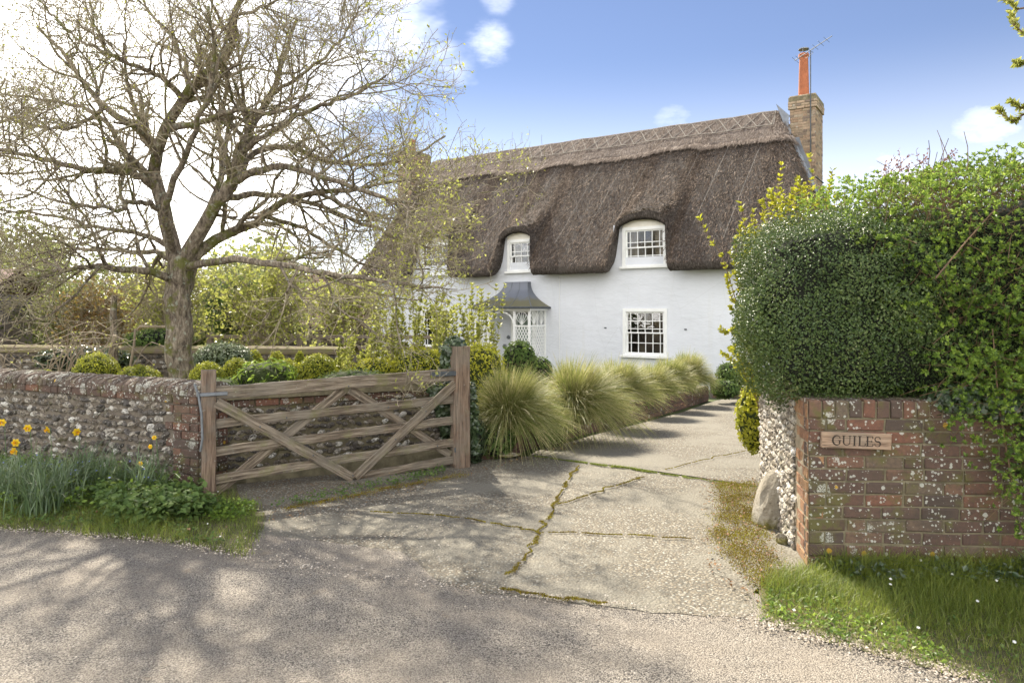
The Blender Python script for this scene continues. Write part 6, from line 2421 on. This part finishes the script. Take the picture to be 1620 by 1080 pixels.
# leaning pale poles and the rustic post in the middle left
mb = MB()
sup = empty('plant_support', tuple(P(210, 600, 10.4)), 0, 'bent pale pole frame standing left of the big trunk', 'support')
sl0 = Vector(sup.location)
mb.tube([P(203, 598, 10.4) - sl0, P(212, 545, 10.4) - sl0, P(214, 522, 10.4) - sl0, P(222, 516, 10.4) - sl0, P(262, 517, 10.4) - sl0], 0.018, 7)
mb.tube([P(172, 562, 10.4) - sl0, P(182, 530, 10.4) - sl0], [0.022, 0.03], 7)
mb.build('pole', MATS['twig_pale'], sup)
pp = empty('rustic_post', tuple(P(181, 565, 10.9)), 0, 'dark rustic post rising behind the wide box dome', 'post')
MB().tube([(0, 0, -0.6), (0.0, 0, 0.3), (-0.02, 0, 0.62), (0.0, 0, 0.95)], [0.06, 0.055, 0.05, 0.04], 8).build('stake', MATS['bark'], pp)

# ---- ornamental grasses
gr = [(808, 712, 745, 884, 583, 7.55, 'first and nearest straw coloured tussock grass beside the gate post'), (915, 690, 835, 975, 570, 8.55, 'broad second tussock grass from the gate post'),
      (985, 672, 930, 1040, 572, 9.7, 'third tussock grass, left of the bare stretch of low brick'), (1040, 660, 1005, 1080, 578, 11.2, 'pale bleached tussock grass above the low brick wall'),
      (1068, 650, 1030, 1100, 568, 12.2, 'tussock grass second from the far end of the bed'), (1098, 642, 1062, 1132, 560, 13.2, 'darker green tussock grass at the far end of the bed')]
for i, (px, pb_, xl, xr, top, Y, lab) in enumerate(gr):
    r = np.random.default_rng(500 + i)
    zb = terrain(Y) + (0.22 if i < 2 else 0.30)
    c = np.array([(px - 810) / F * Y + 0.0, Y + (0.25 if i < 2 else 0.45), zb])
    Hh = (EYE - (top - HZ) / F * Y) - zb
    Wd = (xr - xl) / 2 / F * Y
    g = empty('tussock_grass', tuple(c), 0, lab, 'grass', 'ornamental grasses along the drive')
    n = [5200, 5200, 4200, 2600, 3000, 3400][i]
    az = r.random(n) * 2 * np.pi
    rr = 0.13 * np.sqrt(r.random(n))
    base = np.stack([rr * np.cos(az), rr * np.sin(az), np.zeros(n)], 1)
    u = r.random(n)
    th = u ** 0.65                      # 0 upright .. 1 arching
    az2 = az + r.normal(size=n) * 0.5
    fluff = 1 + 0.22 * np.sin(az * 3 + i) + 0.14 * np.sin(az * 7 + 2 * i)
    reach = Wd * fluff * (0.15 + (1.12 if i < 2 else 0.98) * th) * (0.85 + 0.3 * r.random(n))
    hgt = Hh * (1.05 - 0.55 * th ** 2) * (0.8 + 0.25 * r.random(n))
    drop = Hh * (0.30 + (0.75 if i < 2 else 0.40) * r.random(n)) * th ** 2.2
    wild = r.random(n) < 0.06
    hgt[wild] *= 1.15
    # wind-combed to the right
    d = np.stack([np.cos(az2), np.sin(az2)], 1)
    segs = 6
    wv = 0.0034 * (0.7 + 0.6 * r.random(n)) * (Y / 8) ** 0.5
    sv = np.stack([-d[:, 1], d[:, 0], np.zeros(n)], 1)
    rot = r.random(n) * 3.14
    sv = unit(sv * np.cos(rot)[:, None] + np.array([0, 0, 1.0]) * np.sin(rot)[:, None] * 0.6 + np.array([0.5, 0, 0]))
    rows = []
    for k in range(segs + 1):
        q = k / segs
        c_ = base.copy()
        c_[:, 0] += d[:, 0] * reach * q ** 1.25 + 0.16 * Wd * q ** 2
        c_[:, 1] += d[:, 1] * reach * q ** 1.25 - 0.05 * q ** 2
        c_[:, 2] += hgt * (1.55 * q - 0.55 * q * q) - drop * q ** 2.6
        w = wv * (1 - q) ** 0.5
        if k < segs:
            rows += [c_ - sv * w[:, None], c_ + sv * w[:, None]]
        else:
            rows += [c_]
    V = np.stack(rows, 1)
    m_ = V.shape[1]
    fs = []
    for k in range(segs - 1):
        fs += [[2 * k, 2 * k + 1, 2 * k + 3], [2 * k, 2 * k + 3, 2 * k + 2]]
    fs += [[2 * segs - 2, 2 * segs - 1, 2 * segs]]
    Fc = (np.arange(n)[:, None, None] * m_ + np.array(fs)[None]).reshape(-1, 3)
    o = obj('blades', mesh_raw('blades', V.reshape(-1, 3), Fc, MATS['tussock']), g)
    o['kind'] = 'stuff'

# ================================================================== HEDGES, RIGHT
# dark clipped evergreen over the return
cd = (2.50, 4.86, 1.54)
rd = (0.93, 0.57, 0.635)
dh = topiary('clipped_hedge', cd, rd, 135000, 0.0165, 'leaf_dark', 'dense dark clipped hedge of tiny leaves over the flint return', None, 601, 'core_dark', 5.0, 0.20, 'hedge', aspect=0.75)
for ch_ in dh.children:                 # its left face runs along the flint return
    n_ = len(ch_.data.vertices)
    co = np.empty(n_ * 3, dtype=np.float32)
    ch_.data.vertices.foreach_get('co', co)
    co = co.reshape(-1, 3)
    co[:, 0] += 0.29 * co[:, 1]
    if ch_.name.startswith('inner'):
        co *= 0.93
    ch_.data.vertices.foreach_set('co', co.ravel())
    ch_.data.update()
# bright loose hedge
r = np.random.default_rng(602)
bh = empty('privet_hedge', (3.55, 5.1, 1.7), 0, 'tall loose hedge of fresh green leaves behind the brick wall at the right', 'hedge')
bl = np.array(bh.location)
hc = np.array([3.76, 5.00, 1.66])
hr = np.array([1.62, 0.86, 0.86])


def hedge_front(n, rr, lo=0.72, hi=1.04):
    s, d = superell(n, rr, 4.0)
    k = lo + (hi - lo) * rr.random(n) ** 0.45
    lump = 1 + 0.06 * np.sin(s[:, 0] * 8.5 + s[:, 2] * 4) * np.sin(s[:, 2] * 7 + 1.5) + 0.035 * np.sin(s[:, 0] * 19 + s[:, 2] * 15)
    return s * (k * lump)[:, None] * hr + hc - bl, d


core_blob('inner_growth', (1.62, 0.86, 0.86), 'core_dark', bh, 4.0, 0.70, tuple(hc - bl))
n = 27000
c, d = hedge_front(n, r)
cw_ = c + bl
keep_ = (cw_[:, 2] > 1.72 - (cw_[:, 0] - 2.12) * 1.05 + 0.09 * np.sin(cw_[:, 0] * 13)) | (r.random(n) < 0.10) | (cw_[:, 1] > 4.7)
c, d = c[keep_], d[keep_]
# lower overhanging fringe in front of the wall, growing thicker to the right
n2 = 5200
c2 = np.stack([2.35 + 1.35 * r.random(n2), 3.90 + 0.28 * r.random(n2), 0.02 + 1.3 * r.random(n2)], 1)
zmin = 1.02 - (c2[:, 0] - 2.42) * 1.55 + 0.13 * np.sin(c2[:, 0] * 17) + 0.1 * r.normal(size=n2)
ok = (c2[:, 2] > zmin) & (r.random(n2) < np.clip(0.08 + (c2[:, 2] - zmin) * 0.75, 0, 0.6))
c2 = c2[ok] - bl
d2 = np.tile(np.array([[-0.1, -1, -0.1]]), (len(c2), 1))
c = np.concatenate([c, c2])
d = np.concatenate([d, d2])
n = len(c)
# twigs end at rosettes
axis = unit(d * np.array([0.5, 0.9, 0.5]) + np.array([0, -0.15, 0.45]) + r.normal(size=(n, 3)) * 0.4)
L_ = 0.10 + 0.22 * r.random(n)
tw = np.stack([c - axis * L_[:, None], c - axis * L_[:, None] * 0.5 + r.normal(size=(n, 3)) * 0.010, c], 1)
sel = r.random(n) < 0.28
V, Fc = tubes_batch(tw[sel], np.linspace(0.0022, 0.0012, 3)[None] * np.ones((sel.sum(), 1)), 3)
inner, di = hedge_front(260, r, 0.5, 0.72)
ib, iq = spawn(np.stack([inner, inner + di * 0.06], 1), np.full((260, 2), 0.006), 5, 0.0, 0.3, 0.7, 6, 1.0, 0.1, 0.25, 0.8, 0.4, r)
V, Fc = join_np([(V, Fc), tubes_batch(ib, iq, 4)])
o = obj('twigs', mesh_raw('twigs', V, Fc, MATS['twig_brown']), bh); o['kind'] = 'stuff'
m_ = 6
ang = np.tile(np.arange(m_) * 2 * np.pi / m_, n) + np.repeat(r.random(n) * 6.28, m_) + r.normal(size=n * m_) * 0.2
ax = np.repeat(axis, m_, 0)
rn = np.repeat(unit(np.cross(axis, np.array([0.3, 0.2, 0.9]))), m_, 0)
bn = np.cross(ax, rn)
sd = rn * np.cos(ang)[:, None] + bn * np.sin(ang)[:, None]
dirs = unit(sd + ax * (0.45 + 0.9 * r.random((n * m_, 1))))
nr = unit(ax - (ax * dirs).sum(1, keepdims=True) * dirs)
size = np.repeat(0.021 + 0.011 * r.random(n), m_) * (0.75 + 0.4 * r.random(n * m_))
V, Fc = kites(np.repeat(c, m_, 0) + ax * (r.random((n * m_, 1)) * 0.012 - 0.01), nr, size, 0.52, 0.25, r, dirs=dirs)
o = obj('leaves', mesh_raw('leaves', V, Fc, MATS['leaf_hedge']), bh); o['kind'] = 'stuff'
for (a, b, c_, rr_) in (((1480, 440), (1530, 380), (1575, 330), 0.0045), ((1606, 790), (1580, 640), (1570, 520), 0.005)):
    MB().tube([P(*a, 4.1) - Vector(bl), P(*b, 4.15) - Vector(bl), P(*c_, 4.2) - Vector(bl)], [rr_, rr_ * .9, rr_ * .6], 6).build('branch', MATS['twig_brown'], bh)
# ivy under the hedges on the top of the wall
ivy_patch('dark ivy hanging over the top of the brick wall', [(np.array([2.55, 4.25, 1.02]), 0.10), (np.array([3.0, 4.2, 0.95]), 0.14), (np.array([3.3, 4.15, 0.80]), 0.16)], 2600, 0.035, 611)
ivy_patch('dark leafy creeper on the brick wall below the bright hedge', [(np.array([2.95, 4.12, 0.70]), 0.08), (np.array([3.15, 4.08, 0.40]), 0.10), (np.array([3.3, 4.08, 0.18]), 0.10)], 350, 0.035, 612, mat='leaf_mid')
# overhead cable
cab = MB()
a, b = P(1530, 273, 14), P(1760, 195, 11)
pts = [a.lerp(b, t) - Vector((0, 0, 0.10 * math.sin(math.pi * t))) for t in np.linspace(0, 1, 9)]
far_end = P(1330, 330, 18)
cab.tube([far_end] + pts, 0.012, 5)
cab.build('overhead_cable', MATS['cable'], None, label='thin black overhead cable above the bright hedge', cat='cable')


# ================================================================== GROUND COVER
def poly_sample(poly, n, rng):
    p = np.array(poly)
    lo, hi = p.min(0), p.max(0)
    out = np.empty((0, 2))
    while len(out) < n:
        q = lo + (hi - lo) * rng.random((n * 2, 2))
        inside = np.zeros(len(q), bool)
        j = len(p) - 1
        for i in range(len(p)):
            xi, yi, xj, yj = *p[i], *p[j]
            c = ((yi > q[:, 1]) != (yj > q[:, 1])) & (q[:, 0] < (xj - xi) * (q[:, 1] - yi) / (yj - yi + 1e-12) + xi)
            inside ^= c
            j = i
        out = np.vstack([out, q[inside]])
    return out[:n]


def gpts(q, z=0.02):
    return np.column_stack([q, np.full(len(q), z)])


r = np.random.default_rng(71)
# left verge grass
vlg = [(-6.4, 5.35), g2(0, 838), g2(120, 847), g2(280, 861), g2(392, 884), g2(410, 840), g2(405, 805), (-2.45, 6.05), (-2.75, 6.1), (-5.3, 7.4), (-6.8, 8.1)]
q = poly_sample(vlg, 46000, r)
q = q + r.normal(size=q.shape) * 0.028
h = 0.035 + 0.075 * r.random(len(q)) ** 1.6
h *= 0.6 + 0.8 * (np.sin(q[:, 0] * 5 + q[:, 1] * 3) * 0.5 + 0.5)
V, Fc = blades(gpts(q, 0.01), h, 0.3 + 0.7 * r.random(len(q)), np.full(len(q), 0.0032), r)
o = obj('verge_grass', mesh_raw('verge_grass', V, Fc, MATS['grass'])); props(o, 'rough grass of the verge under the flint wall', 'grass', kind='stuff')
# right verge grass
vrg = [g2(1205, 984), g2(1300, 1014), g2(1430, 1049), g2(1560, 1088), (2.9, 2.5), (4.5, 2.2), (4.5, 4.2), (1.80, 4.22), g2(1215, 925)]
q = poly_sample(vrg, 70000, r)
edge = np.clip((q[:, 1] - (3.62 - 0.55 * (q[:, 0] - 1.15))) / 0.5, 0.0, 1)
keep = r.random(len(q)) < 0.42 + 0.58 * edge
q, edge = q[keep] + r.normal(size=(keep.sum(), 2)) * 0.025, edge[keep]
h = (0.03 + 0.085 * r.random(len(q)) ** 1.4) * (0.4 + 0.75 * edge) * (0.65 + 0.7 * (np.sin(q[:, 0] * 7 + 1) * np.sin(q[:, 1] * 6) * 0.5 + 0.5))
V, Fc = blades(gpts(q, 0.02), h, 0.3 + 0.8 * r.random(len(q)), np.full(len(q), 0.0030), r)
o = obj('verge_grass', mesh_raw('verge_grass', V, Fc, MATS['grass'])); props(o, 'sunlit lawn grass of the verge below the brick wall', 'grass', kind='stuff')
# bleached and dead blades mixed in
for poly_, n_, lab_ in ((vlg, 2600, 'bleached dead grass blades in the left verge'), (vrg, 3800, 'bleached dead grass blades in the right verge')):
    q = poly_sample(poly_, n_, r) + r.normal(size=(n_, 2)) * 0.03
    V, Fc = blades(gpts(q, 0.012), 0.03 + 0.05 * r.random(n_), 0.8 + 1.2 * r.random(n_), np.full(n_, 0.003), r)
    o = obj('dry_grass', mesh_raw('dry_grass', V, Fc, MATS['tussock'])); props(o, lab_, 'grass', kind='stuff')
# taller tufts against the brick wall
q = poly_sample([(1.85, 4.05), (4.5, 3.9), (4.5, 4.17), (1.8, 4.23)], 5000, r)
V, Fc = blades(gpts(q, 0.02), 0.07 + 0.12 * r.random(len(q)), 0.3 + 0.7 * r.random(len(q)), np.full(len(q), 0.004), r)
o = obj('long_grass', mesh_raw('long_grass', V, Fc, MATS['grass'])); props(o, 'longer grass along the foot of the brick wall', 'grass', kind='stuff')
# pale strap-leaved plant at the right edge
n = 60
c = np.tile(np.array([[2.95, 3.75, 0.02]]), (n, 1)) + r.normal(size=(n, 3)) * np.array([0.05, 0.05, 0])
V, Fc = blades(c, 0.22 + 0.12 * r.random(n), 0.5 + 0.6 * r.random(n), np.full(n, 0.010), r, segs=5, droop=0.9)
o = obj('strap_plant', mesh_raw('strap_plant', V, Fc, MATS['daffleaf'])); props(o, 'pale strap leaved plant at the right edge of the verge', 'plant')


def weeds(poly, n, size, mat, name, label, seed, z0=0.02, zh=0.08, cat='plants', aspect=0.7, tuft=6):
    rr = np.random.default_rng(seed)
    q = poly_sample(poly, n, rr)
    c = np.repeat(gpts(q, z0), tuft, 0)
    c[:, 2] += rr.random(len(c)) * zh
    c[:, :2] += rr.normal(size=(len(c), 2)) * size
    nr = unit(rr.normal(size=c.shape) * 0.5 + np.array([0, -0.2, 1]))
    V, Fc = kites(c, nr, size * (0.6 + 0.8 * rr.random(len(c))), aspect, 0.2, rr)
    o = obj(name, mesh_raw(name, V, Fc, MATS[mat]))
    return props(o, label, cat, kind='stuff')


weeds([g2(190, 800), g2(300, 790), g2(330, 820), g2(240, 838), g2(180, 830), g2(150, 790)], 420, 0.05, 'leaf_mid', 'cow_parsley', 'lush low green leaves in front of the brick pier', 81, zh=0.16, tuft=7)
weeds([(-5.6, 6.2), (-2.8, 5.3), (-2.4, 5.9), (-3.0, 6.15), (-5.5, 7.4)], 520, 0.04, 'leaf_mid', 'ground_cover', 'mixed low weeds on the left verge', 82, zh=0.08)
weeds([g2(330, 800), g2(400, 800), g2(395, 822), g2(330, 830)], 160, 0.025, 'leaf_hedge', 'ground_cover', 'bright small weeds at the foot of the gate stile', 83, zh=0.05)
weeds(vrg, 520, 0.018, 'leaf_mid', 'clover', 'clover and small weeds among the right verge grass', 84, zh=0.03)
weeds([g2(430, 800), g2(560, 774), g2(700, 744), g2(716, 750), g2(560, 786), g2(440, 808)], 130, 0.022, 'leaf_mid', 'ground_cover', 'weeds growing along the foot of the gate', 85, zh=0.04)
weeds([(1.9, 4.0), (3.6, 3.9), (3.6, 4.15), (1.85, 4.2)], 260, 0.035, 'ivy', 'ground_ivy', 'low ivy creeping at the foot of the brick wall', 86, zh=0.07)
weeds([g2(1130, 628), g2(1010, 668), g2(930, 690), g2(860, 712), (0.30, 8.35), (1.45, 10.2)], 90, 0.03, 'leaf_mid', 'ground_cover', 'small weeds at the foot of the low brick wall', 87, zh=0.05)


def flowers(poly, n, size, mat, name, label, seed, z=0.10, zh=0.08, petals=5):
    rr = np.random.default_rng(seed)
    q = poly_sample(poly, n, rr)
    c = gpts(q, z)
    c[:, 2] += rr.random(n) * zh
    c = np.repeat(c, petals, 0)
    a = np.tile(np.arange(petals) * 2 * np.pi / petals, n)
    dirs = unit(np.stack([np.cos(a), np.sin(a), np.full(len(a), 0.15)], 1))
    nr = unit(np.tile([[0, -0.5, 1.0]], (len(c), 1)) + rr.normal(size=c.shape) * 0.2)
    dirs = unit(dirs - (dirs * nr).sum(1, keepdims=True) * nr)
    V, Fc = kites(c, nr, np.full(len(c), size), 0.9, 0.1, rr, dirs=dirs)
    return props(obj(name, mesh_raw(name, V, Fc, MATS[mat])), label, 'flowers', kind='stuff')


weeds([g2(0, 740), g2(150, 745), g2(280, 770), g2(300, 800), g2(160, 815), g2(0, 815)], 330, 0.034, 'leaf_hedge', 'ground_cover', 'fresh bright leaves among the daffodils', 87, zh=0.16)
weeds([g2(0, 800), g2(130, 800), g2(300, 835), g2(380, 872), g2(280, 856), g2(120, 842), g2(0, 832)], 200, 0.024, 'leaf_mid', 'ground_cover', 'low weeds at the lane edge of the left verge', 88, zh=0.035)
weeds([g2(1215, 930), g2(1300, 940), g2(1420, 1000), g2(1520, 1060), g2(1430, 1040), g2(1300, 1008), g2(1210, 980)], 170, 0.022, 'leaf_hedge', 'ground_cover', 'low weeds at the lane edge of the right verge', 89, zh=0.03)
flowers([g2(30, 765), g2(140, 765), g2(130, 775), g2(40, 775)], 26, 0.012, 'blue_flower', 'forget_me_nots', 'blue forget me nots on the verge below the daffodils', 91, 0.12, 0.08)
flowers([(-4.9, 6.3), (-3.0, 5.6), (-2.7, 5.9), (-4.6, 6.9)], 50, 0.011, 'blue_flower', 'forget_me_nots', 'scattered blue forget me nots in front of the flint wall', 92, 0.10, 0.16)
flowers([g2(240, 810), g2(300, 800), g2(310, 815), g2(250, 822)], 14, 0.010, 'blue_flower', 'forget_me_nots', 'small blue flowers near the foot of the brick pier', 93, 0.06, 0.06)
flowers(vrg, 36, 0.009, 'white_flower', 'daisies', 'white daisies dotted in the right verge', 94, 0.06, 0.04, 7)
flowers(vlg, 24, 0.007, 'white_flower', 'daisies', 'tiny white flowers in the left verge', 95, 0.06, 0.05, 6)
# fallen leaves
def litter(poly, n, size, label, seed, z=0.022):
    rr = np.random.default_rng(seed)
    q = poly_sample(poly, n, rr)
    V, Fc = kites(gpts(q, z), unit(rr.normal(size=(n, 3)) * 0.25 + np.array([0, 0, 1])), size * (0.5 + rr.random(n)), 0.6, 0.35, rr)
    return props(obj('fallen_leaves', mesh_raw('fallen_leaves', V, Fc, MATS['dead_leaf'])), label, 'leaves', kind='stuff')


litter([g2(1110, 760), g2(1195, 760), g2(1240, 880), g2(1300, 990), g2(1180, 960), g2(1110, 900)], 420, 0.022, 'brown fallen leaves beside the flint return', 96, 0.03)
litter([g2(740, 745), g2(850, 718), g2(1000, 680), g2(1125, 642), g2(1100, 655), g2(1000, 690), g2(850, 726), g2(745, 752)], 260, 0.025, 'brown leaf litter along the edge of the drive bed', 97, 0.0)
litter(vlg, 60, 0.03, 'brown fallen leaves in the left verge grass', 98, 0.05)
litter([g2(400, 815), (-2.3, 6.3), (-0.5, 7.3), g2(760, 752), g2(600, 795), g2(420, 835)], 900, 0.014, 'leaf crumbs on the concrete in front of the gate', 99, 0.022)

# moss: tufts in cracks, joints, and the big patch by the flint return
def moss_line(pts, width, n, rr):
    p = np.array(wig([g2(*a) for a in pts], 0.011, 17, 6))
    seg = np.linalg.norm(np.diff(p, axis=0), axis=1)
    cum = np.concatenate([[0], np.cumsum(seg)]) / seg.sum()
    u = rr.random(n)
    u = u[(np.sin(u * 61 + pts[0][0]) + 0.6 * np.sin(u * 143)) > -1.0 - 0.9 * (width > 0.015)]
    n = len(u)
    x = np.interp(u, cum, p[:, 0])
    y = np.interp(u, cum, p[:, 1])
    w = width * (0.3 + 0.9 * (np.sin(u * 37) * 0.5 + 0.5))
    return np.column_stack([x + rr.normal(size=n) * w, y + rr.normal(size=n) * w])


rr = np.random.default_rng(55)
Q = [moss_line([(590, 812), (700, 818), (790, 832), (850, 845), (960, 848), (1095, 856)], 0.005, 3200, rr),
     moss_line([(805, 912), (835, 880), (852, 848), (868, 820), (885, 790), (902, 755), (918, 738)], 0.008, 4200, rr),
     moss_line([(885, 800), (940, 782), (1000, 762), (1020, 757)], 0.007, 2000, rr),
     moss_line([(1055, 745), (1110, 730), (1180, 715)], 0.004, 1200, rr),
     moss_line([(800, 935), (880, 950), (960, 958)], 0.009, 1800, rr),
     moss_line([(735, 752), (640, 770), (540, 790), (450, 808)], 0.05, 3000, rr)]
Q = np.vstack(Q)
Z = np.array([terrain(y) for y in Q[:, 1]]) + 0.016
V, Fc = blades(np.column_stack([Q, Z]), 0.005 + 0.008 * rr.random(len(Q)), np.full(len(Q), 0.6), np.full(len(Q), 0.006), rr)
props(obj('crack_moss', mesh_raw('crack_moss', V, Fc, MATS['moss'])), 'yellow green moss filling the cracks of the drive', 'moss', kind='stuff')
Q = moss_line([(848, 723), (950, 738), (1040, 750), (1120, 762), (1200, 773)], 0.010, 4200, rr)
Z = np.array([terrain(y) for y in Q[:, 1]]) + 0.012
hh = 0.010 + 0.03 * rr.random(len(Q)) * np.exp(-((Q[:, 0] - 1.05) / 0.45) ** 2)
V, Fc = blades(np.column_stack([Q, Z]), hh, np.full(len(Q), 0.6), np.full(len(Q), 0.005), rr)
props(obj('joint_grass', mesh_raw('joint_grass', V, Fc, MATS['grass'])), 'short grass and moss growing in the joint across the drive', 'grass', kind='stuff')
q = poly_sample([g2(1130, 765), g2(1200, 765), g2(1190, 800), g2(1225, 880), g2(1260, 915), g2(1235, 955), g2(1195, 925), g2(1150, 885), g2(1122, 845), g2(1140, 800)], 42000, rr)
nz = np.sin(q[:, 0] * 23 + 3 * np.sin(q[:, 1] * 17)) * np.sin(q[:, 1] * 19 + 2 * np.sin(q[:, 0] * 13)) + 0.5 * np.sin(q[:, 0] * 51) * np.sin(q[:, 1] * 47)
q = q[(nz + rr.normal(size=len(q)) * 0.4) > 0.30]
q = q + rr.normal(size=q.shape) * np.array([0.035, 0.05])
V, Fc = blades(gpts(q, 0.016), 0.005 + 0.009 * rr.random(len(q)), np.full(len(q), 0.6), np.full(len(q), 0.006), rr)
props(obj('moss', mesh_raw('moss', V, Fc, MATS['moss'])), 'brown and gold moss patch on the concrete by the boulder', 'moss', kind='stuff')
# loose grit along the road edge and drive
q = np.vstack([moss_line([(-20, 838), (120, 848), (280, 861), (390, 884)], 0.045, 1500, rr), moss_line([(1190, 984), (1300, 1013), (1430, 1048), (1570, 1090)], 0.055, 2000, rr), moss_line([(400, 888), (600, 914), (780, 939), (1030, 967), (1190, 984)], 0.045, 1300, rr), poly_sample([g2(300, 862), g2(560, 800), g2(740, 760), g2(700, 900), g2(500, 890)], 1200, rr), poly_sample([(-6, 2), (4, 2), (3, 4), (-4, 5)], 900, rr)])
q = q + rr.normal(size=q.shape) * np.array([0.03, 0.03])
n = len(q)
s = 0.002 + 0.006 * rr.random(n) ** 3
oct_v = np.array([[1, 0, 0], [-1, 0, 0], [0, 1, 0], [0, -1, 0], [0, 0, 0.7], [0, 0, -0.4]])
oct_f = np.array([[0, 2, 4], [2, 1, 4], [1, 3, 4], [3, 0, 4]])
V = (gpts(q, 0.019)[:, None, :] + oct_v[None] * s[:, None, None] * (0.7 + 0.6 * rr.random((n, 6, 1)))).reshape(-1, 3)
Fc = (np.arange(n)[:, None, None] * 6 + oct_f[None]).reshape(-1, 3)
MATS['grit'] = leaf_mat('grit', [(0, (0.20, 0.16, 0.12)), (0.4, (0.40, 0.34, 0.27)), (1, (0.70, 0.64, 0.55))], 0.0, 0.9, 0.2)
props(obj('grit', mesh_raw('grit', V, Fc, MATS['grit'])), 'loose grit along the lane edge and drive', 'gravel', kind='stuff')

# ---- daffodils
def daffodil(px, py, Y, face, sc=0.9, label=''):
    head = P(px, py, Y)
    base = Vector((head.x + 0.02, head.y + 0.04, 0.02))
    t = empty('daffodil', tuple(base), 0, label, 'flower', 'daffodils on the left verge')
    hl = head - base
    MB().tube([(0, 0, 0), (hl.x * 0.3, hl.y * 0.3, hl.z * 0.55), (hl.x * 0.7, hl.y * 0.7 + 0.01, hl.z + 0.012), (hl.x, hl.y, hl.z)], [0.004, 0.0035, 0.003, 0.003], 6).build('stem', MATS['daffleaf'], t)
    R = Vector(face).normalized().to_track_quat('Z', 'Y').to_matrix().to_4x4()
    M = Matrix.Translation(hl) @ R @ Matrix.Scale(sc, 4)
    for k in range(6):
        a = k * math.pi / 3
        pt = MB()
        n = 4
        v = []
        for i in range(n + 1):
            q_ = i / n
            w_ = 0.014 * math.sin(math.pi * (0.12 + 0.86 * q_)) ** 0.8
            rr_ = 0.006 + 0.032 * q_
            for s_ in (-1, 0, 1):
                x_, y_ = rr_, s_ * w_
                v.append(M @ Vector((x_ * math.cos(a) - y_ * math.sin(a), x_ * math.sin(a) + y_ * math.cos(a), 0.006 * math.sin(q_ * 2) - abs(s_) * 0.003)))
        f = [[i * 3 + s_, i * 3 + s_ + 1, i * 3 + s_ + 4, i * 3 + s_ + 3] for i in range(n) for s_ in (0, 1)]
        pt.add(v, f).build('petal', MATS['daffodil'], t, True)
    tr = MB()
    pr = [(0.0, 0.007), (0.012, 0.009), (0.024, 0.011), (0.030, 0.016)]
    n = 12
    v = [M @ Vector((r_ * math.cos(2 * math.pi * k / n) * (1 + (0.08 * (-1) ** k if i == 3 else 0)), r_ * math.sin(2 * math.pi * k / n), z_)) for i, (z_, r_) in enumerate(pr) for k in range(n)]
    f = [[i * n + k, i * n + (k + 1) % n, (i + 1) * n + (k + 1) % n, (i + 1) * n + k] for i in range(3) for k in range(n)]
    tr.add(v, f).build('trumpet', MATS['daff_orange'], t, True)


daffs = [(44, 677, 6.2, (0.2, -1, 0.0), 'daffodil left of the middle of the group, its trumpet to the lane'), (76, 679, 6.3, (-0.5, -0.8, -0.3), 'nodding daffodil second from the left among the upper blooms'), (121, 683, 6.15, (0.8, -0.6, -0.1), 'daffodil with its trumpet turned right, alone beside the flint face'),
         (25, 700, 5.95, (0.2, -1, 0.1), 'upper bloom of the close pair at the left edge'), (23, 713, 5.9, (-0.3, -1, -0.2), 'lower bloom of the close pair at the left edge'), (3, 668, 6.3, (0.4, -1, 0), 'daffodil cut by the left edge of the view'),
         (244, 692, 5.9, (0.3, -0.9, 0.3), 'small orange daffodil high beside the brick pier'), (238, 706, 5.85, (-0.2, -1, 0.1), 'small orange daffodil just below the high one beside the pier'), (222, 733, 5.8, (0.2, -1, 0.2), 'small low daffodil in the leaves near the pier')]
for px, py, Y, fc, lab in daffs:
    daffodil(px, py, Y, fc, 0.55 if 200 < px < 260 else 0.95, lab)
# strap leaves in clumps
cl = [(20, 760, 5.95), (60, 765, 6.1), (110, 770, 6.0), (150, 775, 6.0), (0, 790, 5.7), (90, 800, 5.6), (60, 825, 5.35), (180, 770, 5.95), (215, 765, 5.95), (235, 775, 5.75), (30, 800, 5.6), (130, 750, 6.35), (-20, 770, 6.1)]
labs = ['upright grey green daffodil leaves at the left edge', 'dense daffodil leaf clump under the second bloom', 'daffodil leaf clump under the right hand bloom', 'floppy daffodil leaves right of the blooms', 'low daffodil leaves at the bottom left corner of the verge', 'arching daffodil leaves in the middle of the verge',
        'sprawling leaf clump nearest the lane', 'thin daffodil leaf tuft in front of the flint wall', 'daffodil leaf tuft left of the brick pier', 'daffodil leaf tuft with reddish stems by the pier', 'daffodil leaf clump below the close pair', 'daffodil leaves close against the flint wall', 'daffodil leaves cut by the left edge']
for i, ((px, py, Y), lab) in enumerate(zip(cl, labs)):
    rr = np.random.default_rng(900 + i)
    n = 95
    c = (px - 810) / F * Y
    base = np.stack([rr.normal(size=n) * 0.08, rr.normal(size=n) * 0.06, np.zeros(n)], 1)
    V, Fc = blades(base, 0.27 + 0.24 * rr.random(n), 0.22 + 0.75 * rr.random(n), 0.009 + 0.004 * rr.random(n), rr, segs=6, droop=1.1)
    o = obj('daffodil_leaves', mesh_raw('daffodil_leaves', V, Fc, MATS['daffleaf']))
    o.location = (c, Y, 0.015)
    props(o, lab, 'plant', 'clumps of daffodil leaves')

# yellow flower in the weeds below the gate
props(rock('pebble', (-2.05, 4.75, 0.02), (0.02, 0.015, 0.012), 77, MATS['clothrock']), 'small white pebble at the lane edge by the verge', 'stone')
props(rock('stone', (-0.02, 7.48, 0.03), (0.13, 0.05, 0.03), 79, MATS['clothrock']), 'flat pale stone at the start of the drive bed', 'stone')

bpy.context.view_layer.update()
